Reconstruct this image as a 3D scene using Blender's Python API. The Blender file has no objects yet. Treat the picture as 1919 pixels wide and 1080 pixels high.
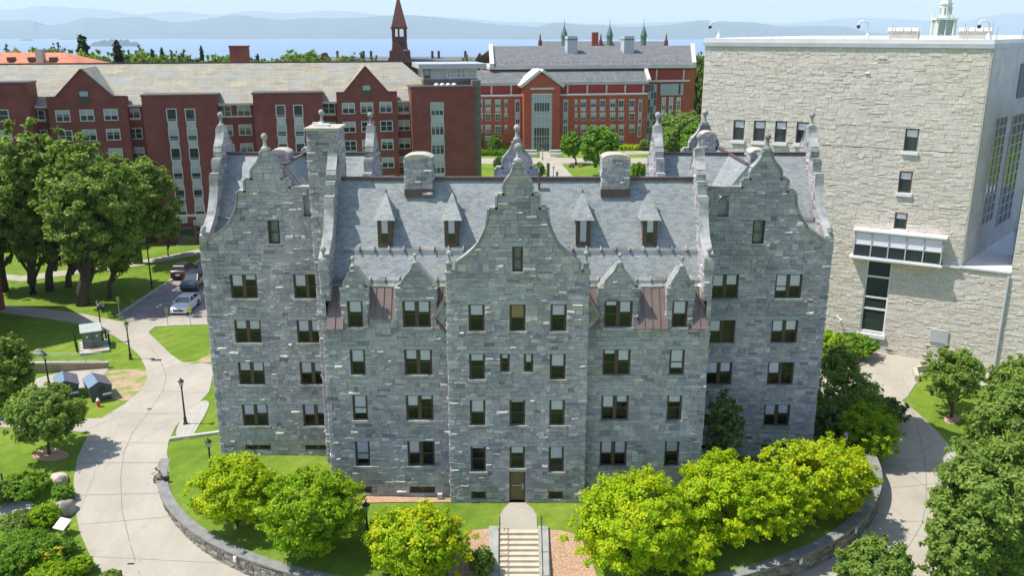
import bpy, bmesh, math, random
import numpy as np
from mathutils import Vector, Matrix
R = math.radians
scene = bpy.context.scene
COL = scene.collection
# ------------------------------------------------------------ camera
FPX, PITCH, CAMH = 1655.0, R(16.27), 28.7
cam_d = bpy.data.cameras.new('camera'); cam = bpy.data.objects.new('camera', cam_d); COL.objects.link(cam)
cam.location = (0, 0, CAMH); cam.rotation_euler = (math.pi/2-PITCH, 0, 0)
cam_d.sensor_width = 36; cam_d.lens = 36*FPX/1919; cam_d.clip_start = 0.5; cam_d.clip_end = 200000
scene.camera = cam
# ------------------------------------------------------------ world, sun, exposure
SUN_EL, SUN_BEHIND = R(60), R(-3)
world = bpy.data.worlds.new('World'); scene.world = world; world.use_nodes = True
wn = world.node_tree.nodes; wl = world.node_tree.links
bg = wn['Background']; bg.inputs['Strength'].default_value = 0.15
sky = wn.new('ShaderNodeTexSky'); sky.sky_type = 'NISHITA'; sky.sun_disc = False
sky.sun_elevation = SUN_EL; sky.air_density = 1.0; sky.dust_density = 0.6; sky.ozone_density = 1.0
svec = Vector((-math.cos(SUN_EL)*math.cos(SUN_BEHIND), math.cos(SUN_EL)*math.sin(SUN_BEHIND), math.sin(SUN_EL)))
sky.sun_rotation = math.atan2(svec.x, svec.y)
wl.new(sky.outputs[0], bg.inputs[0])
sun_d = bpy.data.lights.new('sun', 'SUN'); sun = bpy.data.objects.new('sun', sun_d); COL.objects.link(sun)
sun_d.energy = 4.7; sun_d.angle = R(0.5); sun_d.color = (1, .95, .86)
sun.rotation_euler = svec.to_track_quat('Z', 'Y').to_euler(); sun.location = (-40, 20, 80)
scene.view_settings.view_transform = 'Standard'; scene.view_settings.look = 'None'
scene.view_settings.gamma = 1; scene.view_settings.exposure = EXPOSURE = 0.40
scene.cycles.max_bounces = 6; scene.cycles.transparent_max_bounces = 8
scene.cycles.volume_bounces = 2

# ------------------------------------------------------------ pixel <-> world helpers (photo pixels, 1919x1080)
CP, SP = math.cos(PITCH), math.sin(PITCH)
def ray(px, py):
    a = (px-959.5)/FPX; b = (540-py)/FPX
    return Vector((a, CP+b*SP, -SP+b*CP))
def atY(px, py, Y):
    r = ray(px, py); t = Y/r.y
    return Vector((r.x*t, Y, CAMH+r.z*t))
def gz(px, py, z=0.0):
    r = ray(px, py); t = (z-CAMH)/r.z
    return Vector((r.x*t, r.y*t, z))
class Plane:                     # vertical facade plane: p0 ground point, ang = heading of u axis
    def __init__(s, p0, ang):
        s.p = Vector((p0[0], p0[1], 0)); s.u = Vector((math.cos(ang), math.sin(ang), 0)); s.n = Vector((math.sin(ang), -math.cos(ang), 0))
    def uv(s, px, py, w=0):
        r = ray(px, py); o = Vector((0, 0, CAMH)); q = s.p+s.n*w
        t = (q-o).dot(s.n)/r.dot(s.n); h = o+r*t
        return ((h-q).dot(s.u), h.z)
    def P(s, u, z, w=0):
        v = s.p+s.u*u+s.n*w; return (v.x, v.y, z)
def smooth(a, b, x):
    t = min(1, max(0, (x-a)/(b-a))); return t*t*(3-2*t)
ELC, ELA, ELB = (0.5, 58.0), 25.0, 17.3          # terrace ellipse round the stone hall
def h_out(x, y):
    k = min(1, max(0, (x+15)/37)); y1 = 58+k*18
    return -1.6*smooth(0, 15, y1-y)
def ell_r(x, y): return math.hypot((x-ELC[0])/ELA, (y-ELC[1])/ELB)
def h_in(x, y):
    base = h_out(x, y)
    inside = -.1-(.12+.3*smooth(55, 46, y))*smooth(.62, 1, ell_r(x, y))
    if y < 46.6 and abs(x-.4) < 7.5: inside -= .5*(46.6-y)*smooth(7.5, 3.2, abs(x-.4))
    f = smooth(64, 56, y) if y > 56 else 1.0      # behind, the terrace melts into the lawn
    return max(base+.02, inside) if y < 60 else base+(max(base, inside)-base)*f
def gt(px, py, fn=None):         # pixel -> terrain
    fn = fn or h_out; z = 0
    for _ in range(12):
        v = gz(px, py, z); z = fn(v.x, v.y)
    return gz(px, py, z)

# ------------------------------------------------------------ materials
def mat(name, base=(.5,.5,.5), rough=.8, metal=0, spec=.5):
    m = bpy.data.materials.new(name); m.use_nodes = True
    b = m.node_tree.nodes['Principled BSDF']
    b.inputs['Base Color'].default_value = (*base, 1); b.inputs['Roughness'].default_value = rough
    b.inputs['Metallic'].default_value = metal; b.inputs['Specular IOR Level'].default_value = spec
    return m
def N(m, t, **kw):
    n = m.node_tree.nodes.new(t)
    for k, v in kw.items(): setattr(n, k, v)
    return n
def L(m, a, b): m.node_tree.links.new(a, b)
def BS(m): return m.node_tree.nodes['Principled BSDF']
def ramp(m, stops, inp):
    r = N(m, 'ShaderNodeValToRGB'); e = r.color_ramp.elements
    while len(e) > 1: e.remove(e[-1])
    e[0].position = stops[0][0]; e[0].color = (*stops[0][1], 1)
    for p, c in stops[1:]:
        q = e.new(p); q.color = (*c, 1)
    L(m, inp, r.inputs[0]); return r.outputs[0]
def coords(m, kind='Object'): return N(m, 'ShaderNodeTexCoord').outputs[kind]
def noise(m, scale, detail=4, rough=.6, co=None, sc=None):
    n = N(m, 'ShaderNodeTexNoise'); n.inputs['Scale'].default_value = scale; n.inputs['Detail'].default_value = detail
    n.inputs['Roughness'].default_value = rough
    co = co or coords(m)
    if sc:
        mp = N(m, 'ShaderNodeMapping'); mp.inputs['Scale'].default_value = sc; L(m, co, mp.inputs[0]); co = mp.outputs[0]
    L(m, co, n.inputs['Vector']); return n.outputs[0]
def mixc(m, fac, a, b, mode='MIX'):
    x = N(m, 'ShaderNodeMix', data_type='RGBA', blend_type=mode)
    for s, v in ((0, fac), (6, a), (7, b)):
        if isinstance(v, (int, float)): x.inputs[s].default_value = v
        elif isinstance(v, tuple): x.inputs[s].default_value = (*v, 1)
        else: L(m, v, x.inputs[s])
    return x.outputs[2]
def bump(m, h, strength=.3, dist=.05):
    b = N(m, 'ShaderNodeBump'); b.inputs['Strength'].default_value = strength; b.inputs['Distance'].default_value = dist
    L(m, h, b.inputs['Height']); L(m, b.outputs[0], BS(m).inputs['Normal'])
def noisy(name, c1, c2, scale, rough=.85, b=.3, bd=.03, detail=5, spec=.3, c3=None, scale2=None, sc=None):
    m = mat(name, c1, rough, spec=spec); n = noise(m, scale, detail, sc=sc)
    c = ramp(m, [(.3, c1), (.7, c2)], n)
    if c3:
        n2 = noise(m, scale2 or scale*.1, 3); f = ramp(m, [(.45, (0,0,0)), (.62, (1,1,1))], n2); c = mixc(m, f, c, c3)
    L(m, c, BS(m).inputs['Base Color'])
    if b: bump(m, n, b, bd)
    return m
def attr_stone(name, stops, rough=.9, nb=.5, spec=.25, grime=(.6,.6,.6)):
    m = mat(name, (.3,.3,.3), rough, spec=spec)
    a = N(m, 'ShaderNodeAttribute'); a.attribute_name = 'v'
    c = ramp(m, stops, a.outputs['Fac'])
    n = noise(m, 5, 6, .7); n3 = noise(m, .35, 4)
    f = ramp(m, [(.25, (.72,.72,.72)), (.75, (1.22,1.22,1.22))], n); c = mixc(m, 1.0, c, f, 'MULTIPLY')
    f3 = ramp(m, [(.35, grime), (.6, (1,1,1))], n3); c = mixc(m, .6, c, f3, 'MULTIPLY')
    L(m, c, BS(m).inputs['Base Color']); bump(m, noise(m, 9, 6, .7), nb, .06)
    return m
def brick_mat(name, c1, c2, mortar, bw, bh, ms=.01, rough=.85, kind='UV', b=.25, var=None, spec=.3, dots=None):
    m = mat(name, c1, rough, spec=spec)
    t = N(m, 'ShaderNodeTexBrick'); t.inputs['Scale'].default_value = 1
    t.inputs['Brick Width'].default_value = bw; t.inputs['Row Height'].default_value = bh
    t.inputs['Mortar Size'].default_value = ms; t.inputs['Mortar Smooth'].default_value = .1
    t.inputs['Color1'].default_value = (*c1, 1); t.inputs['Color2'].default_value = (*c2, 1); t.inputs['Mortar'].default_value = (*mortar, 1)
    t.inputs['Bias'].default_value = 0
    uv = coords(m, kind); L(m, uv, t.inputs['Vector'])
    c = t.outputs['Color']
    n = noise(m, .5, 4, co=uv); f = ramp(m, [(.3, (.8,.8,.8)), (.7, (1.15,1.15,1.15))], n); c = mixc(m, 1.0, c, f, 'MULTIPLY')
    if var:
        n2 = noise(m, 1.0, 2, co=uv, sc=var[0]); f = ramp(m, [(.5, (0,0,0)), (.62, (1,1,1))], n2); c = mixc(m, f, c, var[1])
    L(m, c, BS(m).inputs['Base Color'])
    if b: bump(m, t.outputs['Fac'], -b, .02)
    return m
M = {}
M['stone'] = attr_stone('grey_ashlar_stone', [(0, (.25,.235,.26)), (.06, (.36,.345,.38)), (.35, (.44,.425,.46)), (.62, (.49,.47,.495)), (.80, (.49,.445,.42)), (.9, (.55,.525,.545)), (1, (.65,.60,.57))])
M['limestone'] = attr_stone('split_face_limestone', [(0, (.62,.56,.48)), (.4, (.66,.605,.535)), (.8, (.69,.635,.57)), (1, (.69,.62,.51))], nb=.3, grime=(.93,.92,.9))
M['coping'] = noisy('dressed_coping_stone', (.31,.315,.315), (.47,.475,.465), 3, b=.3, c3=(.22,.23,.20), scale2=.7)
M['slate'] = brick_mat('grey_slate_roof', (.225,.26,.275), (.335,.375,.39), (.15,.16,.17), .34, .15, .010, .55, var=((2.0,3.8,1), (.33,.32,.27)), spec=.5, b=.5)
M['slate_buff'] = brick_mat('mixed_buff_slate_roof', (.30,.29,.23), (.42,.36,.25), (.16,.16,.15), 1.6, .5, .02, .7, var=((.2,1.2,1), (.30,.32,.31)), b=.2)
M['slate_dark'] = brick_mat('dark_grey_slate_roof', (.15,.15,.155), (.20,.20,.20), (.11,.11,.11), .9, .45, .015, .6, b=.2)
M['copper'] = noisy('brown_copper_sheet', (.185,.135,.115), (.25,.18,.155), 1.2, rough=.45, b=.08, spec=.6)
M['copper'].node_tree.nodes['Principled BSDF'].inputs['Metallic'].default_value = .25
M['flash'] = noisy('brown_flashing_metal', (.10,.07,.065), (.14,.10,.09), 2, rough=.5, b=.05)
M['frame'] = noisy('brown_window_frame', (.085,.06,.04), (.12,.085,.06), 4, rough=.5, b=0)
M['frame_dark'] = mat('dark_window_frame', (.05,.045,.04), .5)
M['blind'] = noisy('pale_roller_blind', (.86,.80,.86), (.92,.86,.92), 8, b=0)
M['blind_tan'] = mat('tan_blind', (.55,.38,.2), .8)
M['interior'] = mat('dark_interior', (.025,.025,.028), .9)
M['brick'] = brick_mat('dark_red_brick', (.20,.052,.046), (.25,.066,.056), (.23,.12,.10), .22, .075, .006, b=.1)
M['brick_hall'] = brick_mat('orange_red_brick', (.37,.075,.04), (.44,.10,.055), (.36,.14,.10), .3, .1, .006, b=.1)
M['brick_brown'] = brick_mat('brown_grey_brick', (.17,.15,.12), (.23,.20,.16), (.2,.18,.16), .4, .2, .01, b=.1)
M['brick_panel'] = mat('red_spandrel_panel', (.30,.04,.035), .7)
M['trim'] = noisy('pale_stone_trim', (.55,.53,.49), (.66,.63,.58), 1, b=0)
M['white'] = noisy('white_paint', (.74,.74,.73), (.82,.82,.80), 2, rough=.5, b=0)
M['metal_panel'] = brick_mat('grey_metal_panel', (.46,.47,.48), (.50,.51,.52), (.3,.32,.33), 2.6, 1.1, .01, .45, b=.1)
M['metal'] = noisy('light_grey_metal', (.42,.44,.46), (.50,.52,.54), 1, rough=.4, b=0)
M['roof_white'] = noisy('white_roof_membrane', (.72,.70,.70), (.85,.83,.82), .5, rough=.6, b=.1)
M['black'] = mat('black_painted_metal', (.02,.022,.02), .45)
M['lampglass'] = mat('frosted_lamp_glass', (.62,.66,.68), .25)
M['terracotta'] = brick_mat('terracotta_tiles', (.62,.20,.11), (.70,.28,.16), (.45,.14,.08), .5, .5, .03, b=.3)
M['buff'] = noisy('buff_wall', (.42,.37,.26), (.5,.44,.32), 1, b=0)
M['green_copper'] = noisy('green_copper_patina', (.10,.17,.15), (.17,.26,.22), 3, b=0)
M['brownstone'] = noisy('dark_red_sandstone', (.13,.055,.05), (.19,.08,.07), 1, b=0)
M['bark'] = noisy('tree_bark', (.055,.042,.032), (.12,.095,.075), 8, b=.6, sc=(1,1,.3))
M['concrete'] = noisy('weathered_concrete', (.40,.38,.32), (.52,.50,.43), 2, b=.2)
M['pane'] = bpy.data.materials.new('window_glass'); M['pane'].use_nodes = True
nt = M['pane'].node_tree; nt.nodes.clear()
o_ = nt.nodes.new('ShaderNodeOutputMaterial'); mx = nt.nodes.new('ShaderNodeMixShader'); tr = nt.nodes.new('ShaderNodeBsdfTransparent'); gl = nt.nodes.new('ShaderNodeBsdfGlossy'); fr = nt.nodes.new('ShaderNodeFresnel')
fr.inputs[0].default_value = 1.5; gl.inputs['Roughness'].default_value = .03; tr.inputs[0].default_value = (.95,.97,1,1); gl.inputs[0].default_value = (.9,.95,1,1)
nt.links.new(fr.outputs[0], mx.inputs[0]); nt.links.new(tr.outputs[0], mx.inputs[1]); nt.links.new(gl.outputs[0], mx.inputs[2]); nt.links.new(mx.outputs[0], o_.inputs[0])
M['glass_dark'] = mat('tinted_glass', (.035,.05,.05), .06, spec=1.0)
M['glass_pale'] = mat('pale_reflective_glass', (.34,.40,.45), .12, spec=1.0)
def leaf_mat(name, dark, mid, light, trans=.35):
    m = mat(name, mid, .55, spec=.25); a = N(m, 'ShaderNodeAttribute'); a.attribute_name = 'v'
    c = ramp(m, [(0, dark), (.5, mid), (1, light)], a.outputs['Fac'])
    b = BS(m); L(m, c, b.inputs['Base Color'])
    t = N(m, 'ShaderNodeBsdfTranslucent'); L(m, mixc(m, .5, c, (1,1,.3), 'MULTIPLY'), t.inputs[0])
    mx = N(m, 'ShaderNodeMixShader'); mx.inputs[0].default_value = trans
    L(m, b.outputs[0], mx.inputs[1]); L(m, t.outputs[0], mx.inputs[2])
    L(m, mx.outputs[0], m.node_tree.nodes['Material Output'].inputs[0]); return m
M['leaf_yellow'] = leaf_mat('yellow_green_leaves', (.22,.36,.006), (.44,.62,.010), (.72,.68,.015), .45)
M['leaf_lime'] = leaf_mat('lime_green_leaves', (.14,.26,.008), (.30,.50,.012), (.54,.62,.02), .45)
M['leaf_green'] = leaf_mat('mid_green_leaves', (.12,.20,.035), (.23,.36,.06), (.38,.48,.10), .48)
M['leaf_deep'] = leaf_mat('deep_green_leaves', (.07,.12,.03), (.13,.21,.045), (.24,.33,.07), .4)
M['needle'] = leaf_mat('dark_needles', (.012,.03,.014), (.03,.06,.026), (.055,.09,.04), .1)
M['leaf_bright'] = leaf_mat('fresh_green_leaves', (.10,.21,.015), (.19,.37,.025), (.34,.52,.05), .45)

# ------------------------------------------------------------ mesh helpers
def tag(o, label=None, cat=None, group=None, kind=None):
    if label: o['label'] = label
    if cat: o['category'] = cat
    if group: o['group'] = group
    if kind: o['kind'] = kind
    return o
def empty(name, loc=(0,0,0), rz=0):
    o = bpy.data.objects.new(name, None); o.location = loc; o.rotation_euler.z = rz; o.empty_display_size = .3; COL.objects.link(o); return o
def thing(name, label, cat, loc=(0,0,0), rz=0, group=None): return tag(empty(name, loc, rz), label, cat, group)
def children(o): return [c for c in bpy.data.objects if c.parent == o]
def copy_tree(o, parent=None):
    c = o.copy(); COL.objects.link(c); c.parent = parent
    for ch in children(o): copy_tree(ch, c)
    return c
class MB:
    def __init__(s): s.v = []; s.f = []; s.a = []; s.uv = []
    def quad(s, a, b, c, d, val=.5, uv=None):
        i = len(s.v); s.v += [tuple(a), tuple(b), tuple(c), tuple(d)]; s.f.append((i, i+1, i+2, i+3)); s.a.append(val); s.uv.append(uv)
    def poly(s, pts, val=.5, uv=None):
        i = len(s.v); s.v += [tuple(p) for p in pts]; s.f.append(tuple(range(i, i+len(pts)))); s.a.append(val); s.uv.append(uv)
    def hexa(s, p, val=.5):      # p: 8 points, 0-3 bottom ring, 4-7 top ring
        i = len(s.v); s.v += [tuple(q) for q in p]
        for f in ((0,3,2,1), (4,5,6,7), (0,1,5,4), (1,2,6,5), (2,3,7,6), (3,0,4,7)):
            s.f.append(tuple(i+k for k in f)); s.a.append(val); s.uv.append(None)
    def box(s, x0, x1, y0, y1, z0, z1, val=.5):
        s.hexa([(x0,y0,z0),(x1,y0,z0),(x1,y1,z0),(x0,y1,z0),(x0,y0,z1),(x1,y0,z1),(x1,y1,z1),(x0,y1,z1)], val)
    def fbox(s, pl, u0, u1, w0, w1, z0, z1, val=.5):   # box on a Plane, w outward
        s.hexa([pl.P(u0,z0,w1), pl.P(u1,z0,w1), pl.P(u1,z0,w0), pl.P(u0,z0,w0), pl.P(u0,z1,w1), pl.P(u1,z1,w1), pl.P(u1,z1,w0), pl.P(u0,z1,w0)], val)
    def tube(s, pts, r, n=6, val=.5, cap=True):
        pts = [Vector(p) for p in pts]; rs = r if isinstance(r, (list, tuple)) else [r]*len(pts)
        rings = []
        for k, p in enumerate(pts):
            d = (pts[min(k+1, len(pts)-1)]-pts[max(k-1, 0)]).normalized()
            x = d.cross(Vector((0,0,1)));
            if x.length < .05: x = d.cross(Vector((1,0,0)))
            x.normalize(); y = d.cross(x); b = len(s.v)
            for j in range(n):
                t = 2*math.pi*j/n; s.v.append(tuple(p+(x*math.cos(t)+y*math.sin(t))*rs[k]))
            rings.append(b)
        for k in range(len(rings)-1):
            a, b = rings[k], rings[k+1]
            for j in range(n):
                s.f.append((a+j, a+(j+1)%n, b+(j+1)%n, b+j)); s.a.append(val); s.uv.append(None)
        if cap:
            s.f.append(tuple(rings[0]+j for j in range(n))[::-1]); s.a.append(val); s.uv.append(None)
            s.f.append(tuple(rings[-1]+j for j in range(n))); s.a.append(val); s.uv.append(None)
    def lathe(s, c, prof, n=10, rot=0, val=.5):       # prof [(r,z)]
        b0 = len(s.v); c = Vector(c)
        for r, z in prof:
            for j in range(n):
                t = 2*math.pi*j/n+rot; s.v.append((c.x+r*math.cos(t), c.y+r*math.sin(t), c.z+z))
        for k in range(len(prof)-1):
            for j in range(n):
                a = b0+k*n; b = a+n
                s.f.append((a+j, a+(j+1)%n, b+(j+1)%n, b+j)); s.a.append(val); s.uv.append(None)
        s.f.append(tuple(b0+j for j in range(n))[::-1]); s.a.append(val); s.uv.append(None)
        e = b0+(len(prof)-1)*n
        s.f.append(tuple(e+j for j in range(n))); s.a.append(val); s.uv.append(None)
    def build(s, name, m, parent=None, smooth=False, loc=None):
        me = bpy.data.meshes.new(name); me.from_pydata(s.v, [], s.f)
        at = me.attributes.new('v', 'FLOAT', 'FACE'); at.data.foreach_set('value', np.array(s.a, dtype=np.float32))
        if any(u is not None for u in s.uv):
            ul = me.uv_layers.new(name='UVMap'); arr = np.zeros((len(me.loops), 2), dtype=np.float32); k = 0
            for f, u in zip(s.f, s.uv):
                for j in range(len(f)):
                    if u is not None: arr[k] = u[j]
                    k += 1
            ul.data.foreach_set('uv', arr.ravel())
        me.materials.append(m)
        if smooth: me.polygons.foreach_set('use_smooth', [True]*len(me.polygons))
        me.update()
        o = bpy.data.objects.new(name, me); COL.objects.link(o)
        if parent is not None: o.parent = parent
        if loc: o.location = loc
        return o
def boxuv(o):                    # metric UVs from face orientation (local coords)
    me = o.data
    if not me.uv_layers: me.uv_layers.new(name='UVMap')
    ul = me.uv_layers[0].data
    for p in me.polygons:
        n = p.normal; t = Vector((0,0,1)).cross(n)
        if t.length < .05: t = Vector((1,0,0))
        t.normalize(); b = n.cross(t)
        for li in p.loop_indices:
            v = me.vertices[me.loops[li].vertex_index].co; ul[li].uv = (v.dot(t), v.dot(b))
    return o
from mathutils.geometry import tessellate_polygon
# ------------------------------------------------------------ ground, water, hills
def sub(name, poly, fn, off, m, step=2.0, kind='structure', parent=None):
    """flat polygon (world xy) laid over the terrain as a finely cut sheet"""
    bm = bmesh.new(); vs = [bm.verts.new((p[0], p[1], 0)) for p in poly]
    for t in tessellate_polygon([[Vector((p[0], p[1], 0)) for p in poly]]):
        try: bm.faces.new([vs[k] for k in t])
        except ValueError: pass
    bm.normal_update()
    for f in bm.faces:
        if f.normal.z < 0: f.normal_flip()
    xs = [p[0] for p in poly]; ys = [p[1] for p in poly]
    for ax, lo, hi in ((0, min(xs), max(xs)), (1, min(ys), max(ys))):
        k = math.ceil(lo/step)
        while k*step < hi:
            co = [0,0,0]; no = [0,0,0]; co[ax] = k*step; no[ax] = 1
            bmesh.ops.bisect_plane(bm, geom=bm.verts[:]+bm.edges[:]+bm.faces[:], plane_co=co, plane_no=no, dist=1e-5); k += 1
    for v in bm.verts: v.co.z = fn(v.co.x, v.co.y)+off
    bm.normal_update()
    for f in bm.faces:
        if f.normal.z < 0: f.normal_flip()
    me = bpy.data.meshes.new(name); bm.to_mesh(me); bm.free(); me.materials.append(m)
    for p in me.polygons: p.use_smooth = True
    o = bpy.data.objects.new(name, me); COL.objects.link(o)
    if kind: o['kind'] = kind
    if parent: o.parent = parent
    return o
def spline(pts, n=8, closed=False):
    out = []; P = [Vector((p[0], p[1])) for p in pts]; m = len(P)
    rng = range(m if closed else m-1)
    for i in rng:
        g = (lambda k: P[k % m]) if closed else (lambda k: P[min(max(k, 0), m-1)])
        a, b, c, d = g(i-1), g(i), g(i+1), g(i+2)
        for j in range(n):
            t = j/n; out.append(.5*((2*b)+(c-a)*t+(2*a-5*b+4*c-d)*t*t+(3*b-a-3*c+d)*t**3))
    if not closed: out.append(P[-1])
    return out
M['grass'] = mat('lawn_grass', (.15,.27,.03), .9, spec=.15)  # the grass's own greens, one material for every lawn
m = M['grass']; n1 = noise(m, .16, 5, .65); n2 = noise(m, 6, 4, .8); n3 = noise(m, .9, 5, .7)
c = ramp(m, [(.25, (.115,.20,.02)), (.5, (.16,.255,.03)), (.72, (.235,.315,.045))], n1)
c = mixc(m, .75, c, ramp(m, [(.25, (.62,.66,.55)), (.75, (1.3,1.25,1.2))], n2), 'MULTIPLY')
c = mixc(m, .8, c, ramp(m, [(.3, (.68,.80,.62)), (.7, (1.25,1.14,1.2))], n3), 'MULTIPLY')
n4 = noise(m, .33, 6, .75); c = mixc(m, ramp(m, [(.60, (0,0,0)), (.74, (.6,.6,.6))], n4), c, (.30,.27,.07))
w_ = N(m, 'ShaderNodeTexWave'); w_.inputs['Scale'].default_value = .22; w_.inputs['Distortion'].default_value = 1.2; mp_ = N(m, 'ShaderNodeMapping'); mp_.inputs['Rotation'].default_value = (0,0,.5); L(m, coords(m), mp_.inputs[0]); L(m, mp_.outputs[0], w_.inputs[0]); c = mixc(m, .35, c, ramp(m, [(.3, (.84,.88,.84)), (.7, (1.1,1.08,1.1))], w_.outputs[1]), 'MULTIPLY')
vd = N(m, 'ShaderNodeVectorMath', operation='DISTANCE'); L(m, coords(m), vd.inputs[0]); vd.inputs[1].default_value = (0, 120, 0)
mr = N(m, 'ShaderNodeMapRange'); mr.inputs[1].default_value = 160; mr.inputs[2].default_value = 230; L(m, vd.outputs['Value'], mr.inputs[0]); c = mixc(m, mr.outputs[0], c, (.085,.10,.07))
L(m, c, BS(m).inputs['Base Color']); bump(m, n2, .8, .08)
M['dry'] = noisy('worn_dry_soil', (.36,.25,.16), (.50,.38,.25), 3, c3=(.22,.27,.06), scale2=.9, b=.3)
M['mulch'] = noisy('wood_chip_mulch', (.30,.17,.10), (.62,.42,.29), 9, b=.5)
M['gravel'] = noisy('grey_gravel', (.26,.25,.22), (.56,.54,.48), 9, b=.6)
M['paver'] = brick_mat('brown_paver_road', (.30,.25,.23), (.38,.31,.28), (.24,.2,.19), .4, .2, .01, kind='Object', b=.1)
M['path'] = mat('pale_concrete_path', (.5,.46,.37), .85, spec=.25)
m = M['path']; n1 = noise(m, .25, 5, .6); n2 = noise(m, 12, 3)
c = ramp(m, [(.3, (.38,.345,.285)), (.7, (.46,.42,.35))], n1); c = mixc(m, .5, c, ramp(m, [(.3, (.9,.9,.9)), (.7, (1.06,1.06,1.06))], n2), 'MULTIPLY')
sn = noise(m, 1.1, 2, .4); c = mixc(m, ramp(m, [(.66, (0,0,0)), (.72, (.5,.5,.5))], sn), c, (.32,.29,.24))
s3 = noise(m, .6, 8, .8, sc=(1,.35,1)); c = mixc(m, .7, c, ramp(m, [(.35, (.86,.86,.86)), (.65, (1.07,1.07,1.07))], s3), 'MULTIPLY')
vo = N(m, 'ShaderNodeTexVoronoi', feature='DISTANCE_TO_EDGE'); vo.inputs['Scale'].default_value = .08; dn_ = N(m, 'ShaderNodeTexNoise'); dn_.inputs['Scale'].default_value = 1.2; L(m, coords(m), dn_.inputs['Vector']); L(m, mixc(m, .25, coords(m), dn_.outputs[1]), vo.inputs['Vector']); c = mixc(m, ramp(m, [(0, (.4,.4,.4)), (.003, (0,0,0))], vo.outputs[0]), c, (.20,.18,.15))
L(m, c, BS(m).inputs['Base Color']); bump(m, n2, .1, .01)
M['water'] = mat('lake_water', (.13,.22,.36), .3, spec=.5); bump(M['water'], noise(M['water'], .02, 3), .35, 8)
M['hill'] = noisy('forested_hill', (.035,.06,.03), (.06,.085,.04), .002, b=0)

# base terrain: one sheet from behind the camera down to the lake, out to the far shore
xs = sorted(set([-3000,-1500,-900,-600,-400,-280,-200,-150]+list(range(-120, 122, 4))+[150,200,280,400,600,900,1500,3000]))
ys = [-60,-20,0,10,20]+list(range(24, 100, 4))+list(range(100, 260, 8))+[270,300,340,380,430,500,600,750,900,1200,1600,2200,3000,4000]
def h_base(x, y):
    z = h_out(x, y)
    if ell_r(x, y) < .97 and y < 66: z -= .06
    if y > 300:
        z -= 120*smooth(300, 3200, y)+10*smooth(3000, 3300, y)
    return z
XX = [x for x in xs]; verts = []; faces = []
fine_x = sorted(set(XX+[x/1.0 for x in range(-30, 32, 1)])); fine_y = sorted(set(ys+list(range(38, 66, 1))))
for y in fine_y:
    for x in fine_x: verts.append((x, y, h_base(x, y)))
nx = len(fine_x)
for j in range(len(fine_y)-1):
    for i in range(nx-1): faces.append((j*nx+i, j*nx+i+1, (j+1)*nx+i+1, (j+1)*nx+i))
me = bpy.data.meshes.new('ground'); me.from_pydata(verts, [], faces); me.materials.append(M['grass'])
for p in me.polygons: p.use_smooth = True
ground = bpy.data.objects.new('ground', me); COL.objects.link(ground); ground['kind'] = 'structure'
# terrace lawn inside the curved retaining wall

def px_poly(pts, n=0, fn=None, closed=True):
    w = [gt(a, b, fn) for a, b in pts]; w = [(v.x, v.y) for v in w]
    return [(p.x, p.y) for p in spline(w, n, closed)] if n else w
STX0, STX1, STY = -1.3, 2.1, 46.75
ep = []
for t in range(260):
    an = -math.pi/2+2*math.pi*(t+.5)/260; x, y = ELC[0]+ELA*.985*math.cos(an), ELC[1]+ELB*.985*math.sin(an)
    if STX0 < x < STX1 and y < 50: continue
    ep.append((x, y))
yb_ = lambda x: ELC[1]-ELB*.985*math.sqrt(1-((x-ELC[0])/(ELA*.985))**2)
ep = [(STX1, STY), (STX1, yb_(STX1))]+ep+[(STX0, yb_(STX0)), (STX0, STY)]
sub('terrace_lawn', ep, h_in, 0, M['grass'], 1.0)
# --- paths (each outline traced on the terrain)
path_left = [(640,1130),(590,1092),(500,1050),(430,1012),(370,960),(335,925),(318,885),(313,850),(316,828),(330,800),(352,775),(372,758),(392,735),(400,700),(396,684),(372,679),(342,680),(318,663),(295,640),(278,624),(290,613),(350,610),(420,608),(420,597),(330,596),(300,598),(262,602),(238,606),(200,598),(150,588),(80,579),(0,572),(-40,570),(-40,584),(0,587),(80,597),(150,608),(192,620),(215,631),(240,648),(262,668),(273,690),(276,710),(265,732),(235,757),(190,785),(100,787),(0,780),(-40,778),(-40,798),(0,802),(80,806),(168,812),(158,830),(145,860),(138,900),(140,950),(150,1000),(170,1045),(200,1085),(240,1130)]
sub('walkway', px_poly(path_left), h_out, .03, M['path'])
path_right = [(1420,1135),(1500,1075),(1560,1040),(1610,990),(1640,930),(1640,870),(1630,830),(1600,800),(1560,770),(1520,735),(1500,700),(1500,670),(1540,655),(1610,652),(1700,668),(1800,684),(1940,700),(1940,735),(1860,735),(1790,700),(1735,690),(1722,712),(1700,745),(1690,752),(1720,775),(1755,808),(1785,840),(1800,870),(1795,900),(1780,930),(1800,1000),(1840,1050),(1880,1135)]
sub('plaza', px_poly(path_right), h_out, .03, M['path'])
road = [(222,594),(262,566),(300,541),(340,516),(374,490),(420,455),(520,455),(520,608),(350,600),(262,602),(238,603)]
sub('paved_road', px_poly(road), h_out, .012, M['paver'])
kl = px_poly([(222,594),(262,566),(300,541),(340,516),(374,490),(420,455)])
mb = MB()
for (a, b) in zip(kl[:-1], kl[1:]):
    d = Vector((b[0]-a[0], b[1]-a[1], 0)); nn = Vector((-d.y, d.x, 0)).normalized()*.3; p, q = Vector((*a, 0)), Vector((*b, 0))
    mb.hexa([p, q, q+nn, p+nn, p+Vector((0,0,.15)), q+Vector((0,0,.15)), q+nn+Vector((0,0,.15)), p+nn+Vector((0,0,.15))])
tag(mb.build('road_kerb', M['concrete']), kind='structure')
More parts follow.
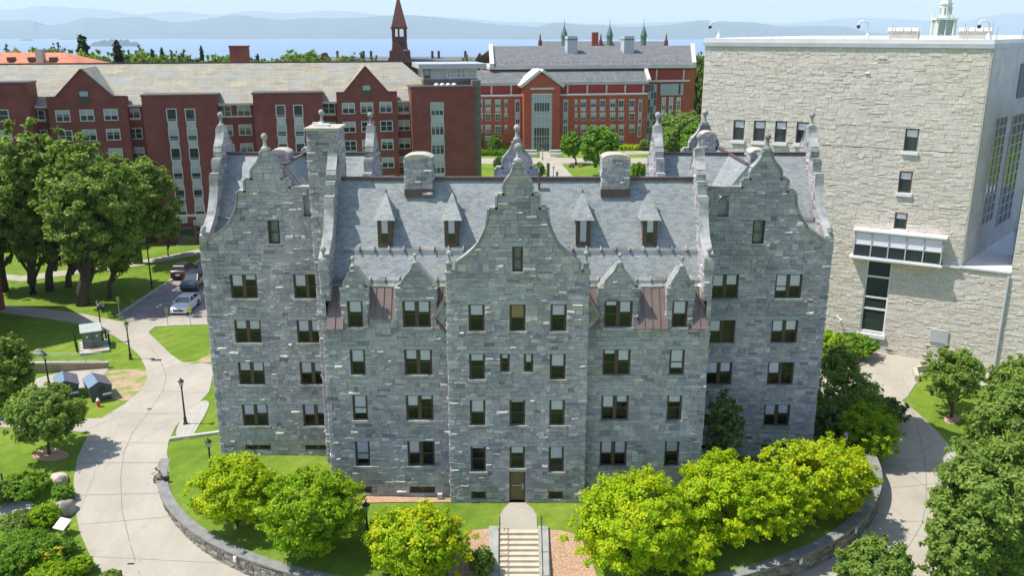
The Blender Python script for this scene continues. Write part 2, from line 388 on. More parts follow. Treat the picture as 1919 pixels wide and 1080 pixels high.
sub('path_to_dormitory', px_poly([(-40,520),(40,528),(120,517),(220,505),(300,492),(370,478),(430,462),(430,454),(370,468),(300,482),(220,495),(120,507),(40,517),(-40,510)]), h_out, .02, M['path'])
sub('path_along_dormitory', px_poly([(330,455),(380,449),(430,449),(430,456),(380,457),(330,462)]), h_out, .02, M['path'])
# worn patches, gravel
sub('gravel_patch', px_poly([(340,824),(330,815),(336,795),(352,775),(372,757),(383,752),(392,757),(386,775),(372,800),(358,822)], 4), h_out, .045, M['gravel'])
sub('worn_ground', px_poly([(196,700),(225,694),(272,694),(275,712),(262,735),(238,752),(212,748),(203,735)], 3), h_out, .02, M['dry'])
sub('worn_grass_strip', px_poly([(355,684),(372,676),(397,665),(398,680),(376,681)], 3), h_out, .05, M['dry'])
sub('loading_ramp', px_poly([(60,712),(110,700),(180,690),(206,689),(196,702),(180,724),(120,733),(70,738),(40,728)]), h_out, .03, M['path'])
sub('small_lawn', px_poly([(395,800),(412,790),(415,812),(392,812)]), h_out, .05, M['grass'])
# front door path + mulch beds (on the terrace)
fp = [(955,944),(984,944),(998,955),(1006,968),(1007,1001),(936,1001),(937,968),(944,955)]
sub('entrance_path', px_poly(fp, 0, h_in), h_in, .05, M['path'], 1.0)
sub('mulch_bed', px_poly([(870,1000),(935,1000),(935,1110),(840,1110),(850,1040)], 3, h_in), h_in, .05, M['mulch'], 1.0)
sub('mulch_bed', px_poly([(1012,1002),(1070,1000),(1100,1030),(1120,1110),(1012,1110)], 3, h_in), h_in, .05, M['mulch'], 1.0)
sub('gravel_strip', px_poly([(650,930),(845,936),(845,943),(760,943),(650,945)], 0, h_in), h_in, .05, M['mulch'], 1.0)
sub('mulch_ring', px_poly([(60,855),(90,840),(128,850),(120,862),(80,865)], 4), h_out, .02, M['mulch'], 1.0)
sub('mulch_ring', px_poly([(1770,782),(1785,776),(1800,785),(1790,795),(1772,793)], 4), h_out, .02, M['mulch'], 1.0)
# far quad between the buildings
sub('street', px_poly([(700,296),(1250,296),(1250,307),(700,307)]), h_out, .03, M['path'], 8)
sub('quad_path', px_poly([(1012,284),(1038,284),(1042,296),(1062,318),(1085,345),(1110,380),(1060,380),(1040,345),(1022,318),(1012,296)]), h_out, .05, M['path'], 8)
sub('side_street', px_poly([(1170,284),(1260,280),(1260,287),(1170,290)]), h_out, .03, M['path'], 8)
# --- pavement score lines on the long walkway (thin grooves in the slab)
mb = MB()
def groove(p0, p1, n=10, fn=h_out, w=.025):
    a, b = gt(*p0, fn), gt(*p1, fn)
    for i in range(n):
        p, q = a.lerp(b, i/n), a.lerp(b, (i+1)/n); d = (q-p); d.z = 0; s = Vector((-d.y, d.x, 0)).normalized()*w
        p.z = fn(p.x, p.y)+.036; q.z = fn(q.x, q.y)+.036
        mb.quad(p-s, q-s, q+s, p+s)
cl = [(262,1080),(244,1020),(229,960),(226,900),(232,850),(250,810),(282,768),(305,735),(312,705),(300,675),(280,650)]
for a, b in zip(cl[:-1], cl[1:]): groove(a, b, 4)
for p0, p1 in [((172,1045),(470,1060)),((148,985),(375,965)),((138,930),(338,925)),((140,870),(316,868)),((158,830),(318,832)),((205,775),(350,778)),((265,732),(385,738)),((276,700),(330,672))]: groove(p0, p1, 10)
cr = [(1700,745),(1720,800),(1731,850),(1736,900),(1735,950),(1727,985),(1700,1030)]
for a, b in zip(cr[:-1], cr[1:]): groove(a, b, 4)
for p0, p1 in [((1630,920),(1790,905)),((1600,985),(1790,975)),((1640,860),(1795,870))]: groove(p0, p1, 8)
for x, y, w_ in ((293, 676, .45), (612, 1070, .2), (246, 1058, .2), (280, 768, .18)):
    v = gt(x, y); mc = MB(); mc.box(v.x-w_, v.x+w_, v.y-.3*w_-.05, v.y+.3*w_+.05, v.z+.02, v.z+.042); tag(mc.build('drain_cover', M['black']), 'dark drain cover in the walkway %s' % {676: 'by the pointed lawn left of the hall', 1058: 'nearest the bottom edge at left', 768: 'left of the gravel strip', 1070: 'against the wall below the first trees'}[y], 'drain cover')
M['groove'] = mat('dark_joint', (.24,.22,.18), .9)
tag(mb.build('paving_joints', M['groove']), kind='structure')

sub('garden_path', px_poly([(-30,945),(50,940),(62,950),(40,960),(-30,968)], 3), h_out, .02, M['gravel'], 1.0)
# --- lake and far hills
mb = MB(); mb.quad((-60000,2400,-119), (60000,2400,-119), (60000,17500,-119), (-60000,17500,-119))
tag(mb.build('lake_water', M['water']), kind='structure')
def ridge(name, pts, D, base_py=72, seed=0, thick=2500):
    """hill range: crest traced from (px,py) pairs at distance D, sloping to both sides"""
    rnd = random.Random(seed); P = spline(pts, 10); v = []; f = []
    for p in P:
        j = rnd.uniform(-.6, .6)
        c = atY(p.x, p.y+j, D); z0 = -125
        for k in range(6):
            t = k/5; zz = c.z+(z0-c.z)*(t**.8); yy = D-thick*t+rnd.uniform(-1, 1)*thick*.04
            v.append((c.x*(yy/D), yy, zz+rnd.uniform(-1, 1)*(c.z+125)*.04*(t*(1-t)*4)))
        v.append((c.x, D+thick, z0))
    for i in range(len(P)-1):
        for k in range(6):
            if k < 5: f.append((i*7+k, i*7+k+1, (i+1)*7+k+1, (i+1)*7+k))
        f.append((i*7, (i+1)*7, (i+1)*7+6, i*7+6))
    me = bpy.data.meshes.new(name); me.from_pydata(v, [], f); me.materials.append(M['hill'])
    for p in me.polygons: p.use_smooth = True
    o = bpy.data.objects.new(name, me); COL.objects.link(o); o['kind'] = 'structure'; return o
ridge('hills', [(-1500,69),(-600,66),(0,38),(60,46),(115,44),(160,33),(200,34),(260,31),(330,41),(400,33),(450,28),(520,36),(590,33),(640,34),(690,31),(750,28),(800,30),(860,37),(920,44),(1000,50),(1100,62),(1180,66),(1300,70)], 19500, seed=1)
ridge('hills', [(900,72),(1000,52),(1040,42),(1090,46),(1130,47),(1180,50),(1250,46),(1310,38),(1360,40),(1410,41),(1460,49),(1520,48),(1580,49),(1620,58),(1700,66),(1850,70),(2400,71)], 18500, seed=2)
ridge('hills', [(-1500,40),(-300,20),(0,18),(60,12),(90,11),(140,14),(200,18),(260,26),(330,20),(400,27),(470,20),(540,24),(600,20),(660,21),(720,28),(850,32),(950,40),(1050,42),(1150,44),(1260,40),(1340,38),(1420,43),(1500,42),(1600,33),(1700,36),(1790,41),(1850,30),(1919,24),(2100,34),(3000,60)], 36000, seed=3, thick=5000)
def island(px0, px1, py, D, hgt, seed):
    rnd = random.Random(seed); a, b = atY(px0, py, D), atY(px1, py, D); n = 24; v = []; f = []
    for i in range(n+1):
        t = i/n; e = math.sin(math.pi*t)**.4; x = a.x+(b.x-a.x)*t; h = hgt*e*(.8+.4*rnd.random())
        v += [(x, D-120*e, -119), (x, D-80*e, -119+h*.7), (x, D, -119+h), (x, D+100*e, -119)]
    for i in range(n):
        for k in range(3): f.append((i*4+k, (i+1)*4+k, (i+1)*4+k+1, i*4+k+1))
    me = bpy.data.meshes.new('island'); me.from_pydata(v, [], f); me.materials.append(M['hill'])
    o = bpy.data.objects.new('island', me); COL.objects.link(o); o['kind'] = 'structure'
island(170, 265, 86, 9100, 62, 1); island(38, 64, 74, 14200, 25, 2); island(110,150,73,15500,20,3)

hz = MB(); hz.box(-48000, 48000, -150, 42000, -132, 1700)
M['haze'] = bpy.data.materials.new('haze_air'); M['haze'].use_nodes = True; nt = M['haze'].node_tree; nt.nodes.clear()
ho = nt.nodes.new('ShaderNodeOutputMaterial'); pv = nt.nodes.new('ShaderNodeVolumePrincipled'); pv.inputs['Density'].default_value = 5.2e-5; pv.inputs['Color'].default_value = (.80,.92,1,1); pv.inputs['Anisotropy'].default_value = 0
nt.links.new(pv.outputs[0], ho.inputs['Volume']); tag(hz.build('haze', M['haze']), kind='stuff')
# ------------------------------------------------------------ ashlar masonry made of real blocks
def ashlar(mb, pl, zs, xl, xr, openings=(), w=0.0, depth=.3, seed=0, rock=.06, rh=(.22,.36), bw=(.28,.80), rough=.04, split=.45, quoin=.05):
    rnd = random.Random(seed)
    fl = xl if callable(xl) else (lambda z: xl); fr_ = xr if callable(xr) else (lambda z: xr)
    cuts = sorted(set(round(z, 4) for z in list(zs)+[o[2] for o in openings]+[o[3] for o in openings] if min(zs)-1e-6 <= z <= max(zs)+1e-6))
    rows = []
    for a, b in zip(cuts[:-1], cuts[1:]):
        if b-a < .02: continue
        n = max(1, round((b-a)/rnd.uniform(*rh))); e = [a+(b-a)*(k/n) for k in range(n+1)]
        for k in range(1, n): e[k] += rnd.uniform(-.05, .05)*(b-a)/n
        rows += list(zip(e[:-1], e[1:]))
    def block(a0, a1, b0, b1, z0, z1):       # left(bottom,top) right(bottom,top)
        val = rnd.random(); i = .016
        P = pl.P; q = rnd.uniform(-.3, 1)*rough
        bk = [P(a0, z0, w-depth), P(b0, z0, w-depth), P(b1, z1, w-depth), P(a1, z1, w-depth)]
        md = [P(a0, z0, w), P(b0, z0, w), P(b1, z1, w), P(a1, z1, w)]
        c = [(a0+i, z0+i), (b0-i, z0+i), (b1-i, z1-i), (a1+i, z1-i)]
        fr = [P(u, z, w+.012+max(0, q+rnd.uniform(-.4, .6)*rough)) for u, z in c]
        k = len(mb.v); mb.v += bk+md+fr; F = []
        for s in range(4):
            t = (s+1) % 4; F.append((k+s, k+t, k+4+t, k+4+s)); F.append((k+4+s, k+4+t, k+8+t, k+8+s))
        if rnd.random() < rock and b0-a0 > .3 and z1-z0 > .15:
            hz = z1-z0; wd = b0-a0; out = rnd.uniform(.06, .17)
            zr = z1-hz*rnd.uniform(.15, .5)
            m1 = P(a0+wd*rnd.uniform(.05, .3), zr+rnd.uniform(-.05, .03), w+out*rnd.uniform(.6, 1.1)); m2 = P(b0-wd*rnd.uniform(.05, .4), zr+rnd.uniform(-.05, .03), w+out)
            mb.v += [m1, m2]; F += [(k+11, k+12, k+13, k+10), (k+8, k+9, k+13, k+12), (k+8, k+12, k+11), (k+9, k+10, k+13)]
            val = min(1, val*.5+.5)
        else: F.append((k+8, k+9, k+10, k+11))
        mb.f += F; mb.a += [val]*len(F); mb.uv += [None]*len(F)
    for (z0, z1) in rows:
        zm = (z0+z1)/2; L0, L1, R0, R1 = fl(z0+1e-4), fl(z1-1e-4), fr_(z0+1e-4), fr_(z1-1e-4)
        if R0-L0 < .08 and R1-L1 < .08: continue
        iv = [(L0, L1, R0, R1)]
        for o in openings:
            if o[2]-1e-3 < zm < o[3]+1e-3:
                nv = []
                for (p0, p1, q0, q1) in iv:
                    if o[1] <= min(p0, p1) or o[0] >= max(q0, q1): nv.append((p0, p1, q0, q1)); continue
                    if o[0] > max(p0, p1): nv.append((p0, p1, o[0], o[0]))
                    if o[1] < min(q0, q1): nv.append((o[1], o[1], q0, q1))
                iv = nv
        for (p0, p1, q0, q1) in iv:
            if quoin:
                if p0 == L0 and not callable(xl): p0 = p1 = L0-rnd.uniform(0, quoin*1.6)
                if q0 == R0 and not callable(xr): q0 = q1 = R0+rnd.uniform(0, quoin*1.6)
            x = [(p0, p1)]; cur = max(p0, p1); end = min(q0, q1)
            while cur < end:
                cur += rnd.uniform(*bw)
                if cur < end-.18: x.append((cur, cur))
            x.append((q0, q1))
            for (a, b) in zip(x[:-1], x[1:]):
                if rnd.random() < split and a[0] == a[1] and b[0] == b[1] and z1-z0 > .24:
                    zc = z0+(z1-z0)*rnd.uniform(.4, .6); block(a[0], a[0], b[0], b[0], z0, zc)
                    if rnd.random() < .5 and b[0]-a[0] > .6:
                        xc = (a[0]+b[0])/2+rnd.uniform(-.1, .1); block(a[0], a[0], xc, xc, zc, z1); block(xc, xc, b[0], b[0], zc, z1)
                    else: block(a[0], a[0], b[0], b[0], zc, z1)
                else: block(a[0], a[1], b[0], b[1], z0, z1)
def coping(mb, pl, pts, t=.13, w0=-.5, w1=.12):
    for (a, b) in zip(pts[:-1], pts[1:]):
        d = Vector((b[0]-a[0], b[1]-a[1])); l = d.length
        if l < 1e-4: continue
        d /= l; n = Vector((-d.y, d.x))*t
        mb.hexa([pl.P(a[0], a[1], w1), pl.P(b[0], b[1], w1), pl.P(b[0], b[1], w0), pl.P(a[0], a[1], w0),
                 pl.P(a[0]+n.x, a[1]+n.y, w1), pl.P(b[0]+n.x, b[1]+n.y, w1), pl.P(b[0]+n.x, b[1]+n.y, w0), pl.P(a[0]+n.x, a[1]+n.y, w0)])
def finial(c, s=1.0, parent=None, ped=.35, pz=None):
    """square pedestal, bell, neck and ball"""
    mb = MB(); c = Vector(c); h = (pz if pz else .45)*1.0
    mb.box(c.x-.19*s, c.x+.19*s, c.y-.19*s, c.y+.19*s, c.z, c.z+h)
    mb.box(c.x-.25*s, c.x+.25*s, c.y-.25*s, c.y+.25*s, c.z+h, c.z+h+.08*s)
    mb.lathe((c.x, c.y, c.z+h+.08*s), [(.23*s, 0), (.22*s, .06*s), (.13*s, .14*s), (.1*s, .3*s), (.085*s, .4*s), (.13*s, .45*s), (.08*s, .5*s), (.15*s, .56*s), (.205*s, .67*s), (.205*s, .77*s), (.14*s, .88*s), (.02*s, .93*s)], 10)
    return mb.build('finial', M['coping'], parent)
# curved-and-stepped gable outline, traced from the middle gable (offset from axis, height)
_t = [(855.6,513),(855.6,494),(874,481),(892.6,464.4),(900,453),(907,438.5),(912,425),(915,412.6),(916.7,392),(931.5,392),(931.5,366),(945,366),(944.2,352),(947,343),(952.5,336),(958.5,328),(963,317),(964,307)]
TPL = []
for x_, y_ in _t:
    p = atY(x_, y_, 50.0); TPL.append((p.x-atY(970.5, y_, 50.0).x, p.z))
THW, TZ0 = -TPL[0][0], TPL[0][1]
def gable_profile(cx, hw, dz=0, zs=1.0): return [(cx+u*hw/THW, TZ0+(z-TZ0)*zs+dz) for u, z in TPL]
def prof_fn(pts, side):
    """x of the outline at height z (pts go up)"""
    def f(z):
        if z <= pts[0][1]: return pts[0][0]
        for a, b in zip(pts[:-1], pts[1:]):
            if a[1] <= z <= b[1] and b[1]-a[1] > 1e-6: return a[0]+(b[0]-a[0])*(z-a[1])/(b[1]-a[1])
        return pts[-1][0]
    return f
def mirror(pts, cx): return [(2*cx-u, z) for u, z in pts]

# ------------------------------------------------------------ windows
def pane_window(parent, pl, u0, u1, z0, z1, w, cols=1, blind=(.5,), fw=.09, sash=True, seed=0, frame='frame', bl='blind', label=None, deep=.45):
    """frame with mullions and meeting rails > pane, blind, interior"""
    f = MB(); W = (u1-u0)/cols; t = .07
    f.fbox(pl, u0, u0+fw, w-t, w, z0, z1); f.fbox(pl, u1-fw, u1, w-t, w, z0, z1)
    f.fbox(pl, u0+fw, u1-fw, w-t, w-.004, z0, z0+fw); f.fbox(pl, u0+fw, u1-fw, w-t, w-.004, z1-fw, z1)
    for c in range(1, cols): f.fbox(pl, u0+W*c-fw, u0+W*c+fw, w-t, w+.004, z0+fw, z1-fw)
    zm = z0+(z1-z0)*.48
    for c in range(cols):
        a = u0+W*c+fw; b = u0+W*(c+1)-fw
        f.fbox(pl, a, a+.035, w-t-.02, w-.02, z0+fw, z1-fw); f.fbox(pl, b-.035, b, w-t-.02, w-.02, z0+fw, z1-fw)
        if sash: f.fbox(pl, a+.035, b-.035, w-t-.02, w-.018, zm-.03, zm+.03)
    fo = f.build('window', M[frame], parent)
    if label: fo['label'] = label
    g = MB(); g.quad(pl.P(u0+.02, z0+.02, w-.05), pl.P(u1-.02, z0+.02, w-.05), pl.P(u1-.02, z1-.02, w-.05), pl.P(u0+.02, z1-.02, w-.05)); g.build('pane', M['pane'], fo)
    b = MB(); any_ = False
    for c in range(cols):
        k = blind[c % len(blind)]
        if k <= 0: continue
        a = u0+W*c+fw*.8; e = u0+W*(c+1)-fw*.8; any_ = True
        b.fbox(pl, a, e, w-.085, w-.07, z1-(z1-z0)*k, z1-.03)
    if any_: b.build('blind', M[bl], fo)
    r = MB(); r.hexa([pl.P(u0, z0, w-.06), pl.P(u1, z0, w-.06), pl.P(u1, z0, w-deep), pl.P(u0, z0, w-deep), pl.P(u0, z1, w-.06), pl.P(u1, z1, w-.06), pl.P(u1, z1, w-deep), pl.P(u0, z1, w-deep)])
    r.f = [x for k, x in enumerate(r.f) if k != 2]; r.a.pop(); r.uv.pop(); r.build('interior', M['interior'], fo)
    return fo

# ------------------------------------------------------------ the stone hall
hall = thing('stone_hall', 'grey rough stone residence hall with curved stepped gables, ball finials and slate roofs', 'building', (0.33, 50.0, 0))
PH = hall; OFF = -Vector(hall.location)
def hb(mb, name, m, smooth=False, uv=False, parent=None):
    mb.v = [tuple(Vector(p)+OFF) for p in mb.v]; o = mb.build(name, M[m], parent or PH, smooth)
    if uv: boxuv(o)
    return o
class HP(Plane):                 # plane in hall-local coordinates
    def __init__(s, x, y, ang): s.p = Vector((x, y, 0))+OFF; s.p.z = 0; s.u = Vector((math.cos(ang), math.sin(ang), 0)); s.n = Vector((math.sin(ang), -math.cos(ang), 0))
WN = {'tower': [], 'bay': [], 'wing': []}
ROWS = [(2.07,3.83), (5.25,6.96), (8.3,9.98), (11.4,13.1)]
rb = random.Random(5)
C0 = .33
YT, YB, YW = 50.0, 50.74, 56.4
XL, XR = -11.45, 11.96; WXL, WXR = -20.43, 21.03
front = HP(0, YT, 0)             # u = world x (hall-local origin handled by OFF)
bayp = HP(0, YB, 0); wingp = HP(0, YW, 0)
W0 = MB()
def wlist(): return []
# --- openings
tower_o, bay_o, wing_o = [], [], []
def addw(lst, cx, w, z0, z1, cols, blind, **k): lst.append((cx-w/2, cx+w/2, z0, z1, cols, blind, k))
for i, (z0, z1) in enumerate(ROWS):
    for j, cx in enumerate((-2.11, .33, 2.77)):
        if i == 2 and j == 1: continue
        if i == 0 and j == 1: addw(tower_o, cx, .95, 2.3, z1, 1, [(.35,)][0]); continue
        k = {}
        bl = rb.choice([(.42,), (.5,), (.55,), (.3,), (.62,)])
        if (i, j) == (3, 1): k['bl'] = 'blind_tan'; bl = (.52,)
        if (i, j) in ((0, 0), (1, 1)): bl = (.12,)
        addw(tower_o, cx, .95, z0, z1, 1, bl, **k)
addw(tower_o, -.43, .57, 8.79, 9.98, 1, (.3,)); addw(tower_o, 1.0, .57, 8.79, 9.98, 1, (.5,))
addw(tower_o, .33, .62, 15.1, 16.63, 1, (0,))
for cx in (-2.11, 2.77): addw(tower_o, cx, .93, .13, .68, 1, (0,), sash=False)
for sgn in (-1, 1):
    for i, (z0, z1) in enumerate(ROWS):
        bl = rb.choice([(.5,.5), (.45,.2), (.5,0), (.3,.5), (.4,.45)])
        addw(bay_o, C0+sgn*6.08, 1.70, z0, z1, 2, bl if sgn < 0 else bl[::-1])
        addw(bay_o, C0+sgn*9.79, .93, z0, z1, 1, rb.choice([(.5,), (.45,), (.3,), (.75,), (.4,)]))
    addw(bay_o, C0+sgn*6.08, 1.65, .13, .62, 2, (0,), sash=False); addw(bay_o, C0+sgn*9.79, .95, .13, .62, 1, (0,), sash=False)
WR = [(2.2,3.85), (5.3,6.98), (8.35,10.0), (11.5,13.2)]
for (cx) in (-17.82, -13.62, 14.15, 18.38):
    for i, (z0, z1) in enumerate(WR): addw(wing_o, cx, 1.78, z0, z1, 2, rb.choice([(.5,.5), (.5,.45), (.7,.5), (.5,.25), (.4,.42), (.45,.85), (.5,0)]))
    addw(wing_o, cx, 1.8, .35, .75, 2, (0,), sash=False)
addw(wing_o, -15.55, .76, 15.25, 16.85, 1, (0,), frame='frame_dark'); addw(wing_o, 16.1, .8, 15.25, 16.85, 1, (0,), frame='frame_dark')
door_o = [(-.17, .83, -.1, 2.28)]
mm = lambda l: [o[:4] for o in l]

# --- middle tower wall with its gable
tp = gable_profile(C0+.02, THW)
for nm, cfg in (('tower', 0),):
    w = MB()
    lt = [(-3.85, -.3), (-3.85, TZ0)]
    xl = lambda z: -3.85 if z <= TZ0 else prof_fn(tp, 0)(z)
    xr = lambda z: 4.53 if z <= TZ0 else prof_fn(mirror(tp, C0+.02), 1)(z)
    ashlar(w, front, [-.3, TZ0], -3.85, 4.53, mm(tower_o)+door_o, seed=1, rock=.06)
    steps = [p[1] for p in tp if p[1] >= TZ0]
    ashlar(w, front, steps, prof_fn(tp, 0), prof_fn(mirror(tp, C0+.02), 1), mm(tower_o), seed=2, rock=.11)
    ashlar(w, HP(-3.85, YT+.75, -math.pi/2), [-.3, TZ0], 0, .72, (), seed=3, rock=.2, depth=.25)
    ashlar(w, HP(4.53, YT, math.pi/2), [-.3, TZ0], .03, .75, (), seed=4, depth=.25)
    w.v = [v for v in w.v]; w.build('tower_wall', M['stone'], PH)
    bk = MB(); pr = [(u, z) for u, z in tp]+[(u, z) for u, z in mirror(tp, C0+.02)][::-1]
    bk.poly([front.P(u, z, -.32) for u, z in pr][::-1]); bk.build('gable_back', M['stone'], PH)
cp = MB()
def full_coping(pl, prof, cx, cut_left=False, cut_right=False, **k):
    left = prof; right = mirror(prof, cx)[::-1]
    pts = ([] if cut_left else left)+([] if cut_right else right)
    if cut_left: pts = [(left[-1])]+right
    if cut_right: pts = left+[right[0]]
    coping(cp, pl, pts, **k)
full_coping(front, tp, C0+.02)
for (a, b) in ((-3.95, -2.98), (3.66, 4.63)): cp.fbox(front, a, b, -.55, .1, TZ0-.02, TZ0+.10)
cp.build('gable_coping', M['coping'], PH)
pk = (C0+.02, YT+.2, tp[-1][1]-.35)
def lc(x, y, z): return tuple(Vector((x, y, z))+OFF)
finial(lc(*pk), 1.05, PH)
for x in (-3.68, 4.36): finial(lc(x, YT+.15, TZ0+.1), .82, PH)
# --- bays
w = MB(); zt = 11.95
for s, (a, b) in ((-1, (XL, -3.9)), (1, (4.58, XR))):
    ashlar(w, bayp, [-.3, 11.35], a, b, mm(bay_o), seed=10+s)
ashlar(w, bayp, [11.35, 11.98], C0-9.79+.8, C0-6.08-1.2, (), seed=19)
w.build('bay_wall', M['stone'], PH)
w = MB()
ashlar(w, HP(XL, 60.3, -math.pi/2), [-.3, 13.6], 0, 60.3-YB, (), seed=21, rock=.25, depth=.25)
ashlar(w, HP(XR, YB, math.pi/2), [-.3, 13.6], .03, 60.3-YB, (), seed=22, depth=.25)
w.build('side_wall', M['stone'], PH)
# --- stone dormer gables that break the eave
def ogee(cx, pts, Y):
    return [(atY(x, y, Y).x-atY(cx, y, Y).x, atY(x, y, Y).z) for x, y in pts]
og_s = ogee(660.5, [(642.5,541),(642.5,533),(644.5,527),(649.5,518.5),(655,510),(657,504),(657.5,500)], YB)
og_b = ogee(776.5, [(749,541),(749.5,532),(752.5,526),(759,518),(767.5,509),(772,500),(773,494)], YB)
def stone_dormer(cx, hw, og, seed):
    w = MB(); zsh = og[0][1]
    sel = mm([o for o in bay_o if abs((o[0]+o[1])/2-cx) < .3])
    dp = HP(0, YB-.05, 0)
    ashlar(w, dp, [11.35, zsh], cx-hw, cx+hw, sel, seed=seed, rock=.06, rh=(.2,.3), depth=.2)
    L_ = [(cx+u, z) for u, z in og]; R_ = mirror(L_, cx)
    ashlar(w, dp, [z for _, z in L_], prof_fn(L_, 0), prof_fn(R_, 1), (), seed=seed+1, rh=(.2,.3), depth=.2, rock=.12)
    yr = lambda z: 55.5-(19.67-z)/1.6
    for sx, s in ((cx-hw+.02, -1), (cx+hw-.02, 1)):      # cheeks
        a = [lc(sx, YB+.1, 11.4), lc(sx, yr(11.4)+.05, 11.4), lc(sx, yr(zsh)+.1, zsh), lc(sx, YB+.1, zsh)]
        w.poly(a if s > 0 else a[::-1], .4)
    o = w.build('dormer_gable', M['stone'], PH)
    r = MB(); zp = L_[-1][1]-.35
    for s in (-1, 1):
        r.quad(lc(cx+s*hw, YB+.15, zsh+.02), lc(cx+s*hw, yr(zsh)+.1, zsh+.02), lc(cx, yr(zp)+.1, zp), lc(cx, YB+.15, zp))
    ro = r.build('dormer_roof', M['slate'], o); boxuv(ro)
    c = MB(); coping(c, dp, L_+R_[::-1], t=.09, w0=-.28, w1=.09)
    for s in (-1, 1): c.fbox(dp, min(cx+s*hw, cx+s*(-og[0][0]-.05))-.06, max(cx+s*hw, cx+s*(-og[0][0]-.05))+.06, -.3, .12, zsh-.04, zsh+.06)
    c.build('coping', M['coping'], o)
    finial(lc(cx, YB+.05, L_[-1][1]-.12), .62, o, pz=.14)
for cx, hw, og, s in ((C0-9.79, .82, og_s, 31), (C0-6.08, 1.22, og_b, 33), (C0+6.08, 1.22, og_b, 35), (C0+9.79, .82, og_s, 37)): stone_dormer(cx, hw, og, s)
# --- windows, sills, door
def put(lst, pl, w=-.09, seedo=0):
    for n, (u0, u1, z0, z1, cols, blind, k) in enumerate(lst):
        fo = pane_window(PH, pl, u0, u1, z0, z1, w, cols, blind, **k)
        if z1-z0 > 1:
            s = MB(); s.fbox(pl, u0-.1, u1+.1, -.2, .13, z0-.16, z0+.005); s.build('sill', M['coping'], fo)
            s = MB(); s.fbox(pl, u0-.16, u1+.16, -.1, .055, z1, z1+.24, .4); s.build('lintel', M['lintel'], fo)
M['lintel'] = noisy('smooth_grey_lintel', (.30,.33,.35), (.42,.45,.46), 3, b=.3)
put(tower_o, front); put(bay_o, bayp); put(wing_o, wingp)
d = MB(); d.fbox(front, -.17, -.09, -.25, -.1, -.05, 2.28); d.fbox(front, .75, .83, -.25, -.1, -.05, 2.28); d.fbox(front, -.09, .75, -.25, -.1, 2.16, 2.28)
dr = d.build('door', M['frame'], PH)
M['door'] = noisy('olive_brown_door', (.13,.10,.045), (.17,.13,.06), 2, rough=.45, b=0)
d = MB(); d.fbox(front, -.09, .75, -.22, -.16, 0, 2.16); d.fbox(front, -.02, .68, -.16, -.145, .18, .95); d.fbox(front, -.02, .68, -.16, -.145, 1.15, 2.05); d.build('door_leaf', M['door'], dr)
d = MB(); d.fbox(front, .02, .62, -.145, -.10, 1.02, 1.07); d.build('push_bar', M['metal'], dr)
d = MB(); d.fbox(front, .64, .72, -.145, -.06, .8, 1.2); d.build('handle', M['metal'], dr)
d = MB(); d.fbox(front, .52, .72, -.16, -.14, 1.98, 2.08); d.build('door_number_plate', M['white'], dr)
# --- main roof
RS, RZ, RY = 1.6, 19.67, 55.5
yr = lambda z: RY-(RZ-z)/RS
def roof(name, quads, m='slate', th=None):
    b = MB()
    for q in quads: b.poly([lc(*p) for p in q])
    o = b.build(name, M[m], PH); boxuv(o); return o
xa, xb = XL+.2, XR-.2
roof('main_roof', [[(xa, yr(13.88), 13.88), (xb, yr(13.88), 13.88), (xb, RY, RZ), (xa, RY, RZ)], [(xb, 60.6, 11.55), (xa, 60.6, 11.55), (xa, RY, RZ), (xb, RY, RZ)],
    [(C0-4, YT+.3, 12.6), (C0-4, RY, 12.6), (C0, RY, 18.6), (C0, YT+.3, 18.6)][::-1], [(C0+4, YT+.3, 12.6), (C0+4, RY, 12.6), (C0, RY, 18.6), (C0, YT+.3, 18.6)]])
b = MB(); b.box(xa, xb, RY-.16, RY+.16, RZ-.02, RZ+.16)
hb(b, 'ridge_flashing', 'flash')
# copper aprons with standing seams between the dormers
def on_roof(x, z, up=0): n = Vector((0, -RS, 1)).normalized(); y = yr(z); return lc(x, y+n.y*up, z+n.z*up)
cpa = [(atY(613,575,50.9).x, C0-9.79-.72, 11.4), (C0-9.79+.72, C0-6.08-1.1, 11.95), (C0-6.08+1.1, -3.86, 11.42), (4.55, C0+6.08-1.1, 11.42), (C0+6.08+1.1, C0+9.79-.72, 11.42), (C0+9.79+.72, atY(1326,575,50.9).x, 11.42)]
for a, b_, zb in cpa:
    q = MB(); zt_ = 13.65
    q.hexa([on_roof(a, zb, .03), on_roof(b_, zb, .03), on_roof(b_, zb, -.05), on_roof(a, zb, -.05), on_roof(a, zt_, .03), on_roof(b_, zt_, .03), on_roof(b_, zt_, -.05), on_roof(a, zt_, -.05)])
    n = max(1, round((b_-a)/.52))
    for k in range(1, n):
        x = a+(b_-a)*k/n; q.hexa([on_roof(x-.015, zb, .028), on_roof(x+.015, zb, .028), on_roof(x+.015, zb, .09), on_roof(x-.015, zb, .09), on_roof(x-.015, zt_, .028), on_roof(x+.015, zt_, .028), on_roof(x+.015, zt_, .09), on_roof(x-.015, zt_, .09)])
    q.build('copper_apron', M['copper'], PH)
    q = MB(); q.hexa([on_roof(a, 13.66, .02), on_roof(b_, 13.66, .02), on_roof(b_, 13.66, .08), on_roof(a, 13.66, .08), on_roof(a, 13.92, .02), on_roof(b_, 13.92, .02), on_roof(b_, 13.92, .08), on_roof(a, 13.92, .08)])
    q.build('eave_flashing', M['coping'], PH)
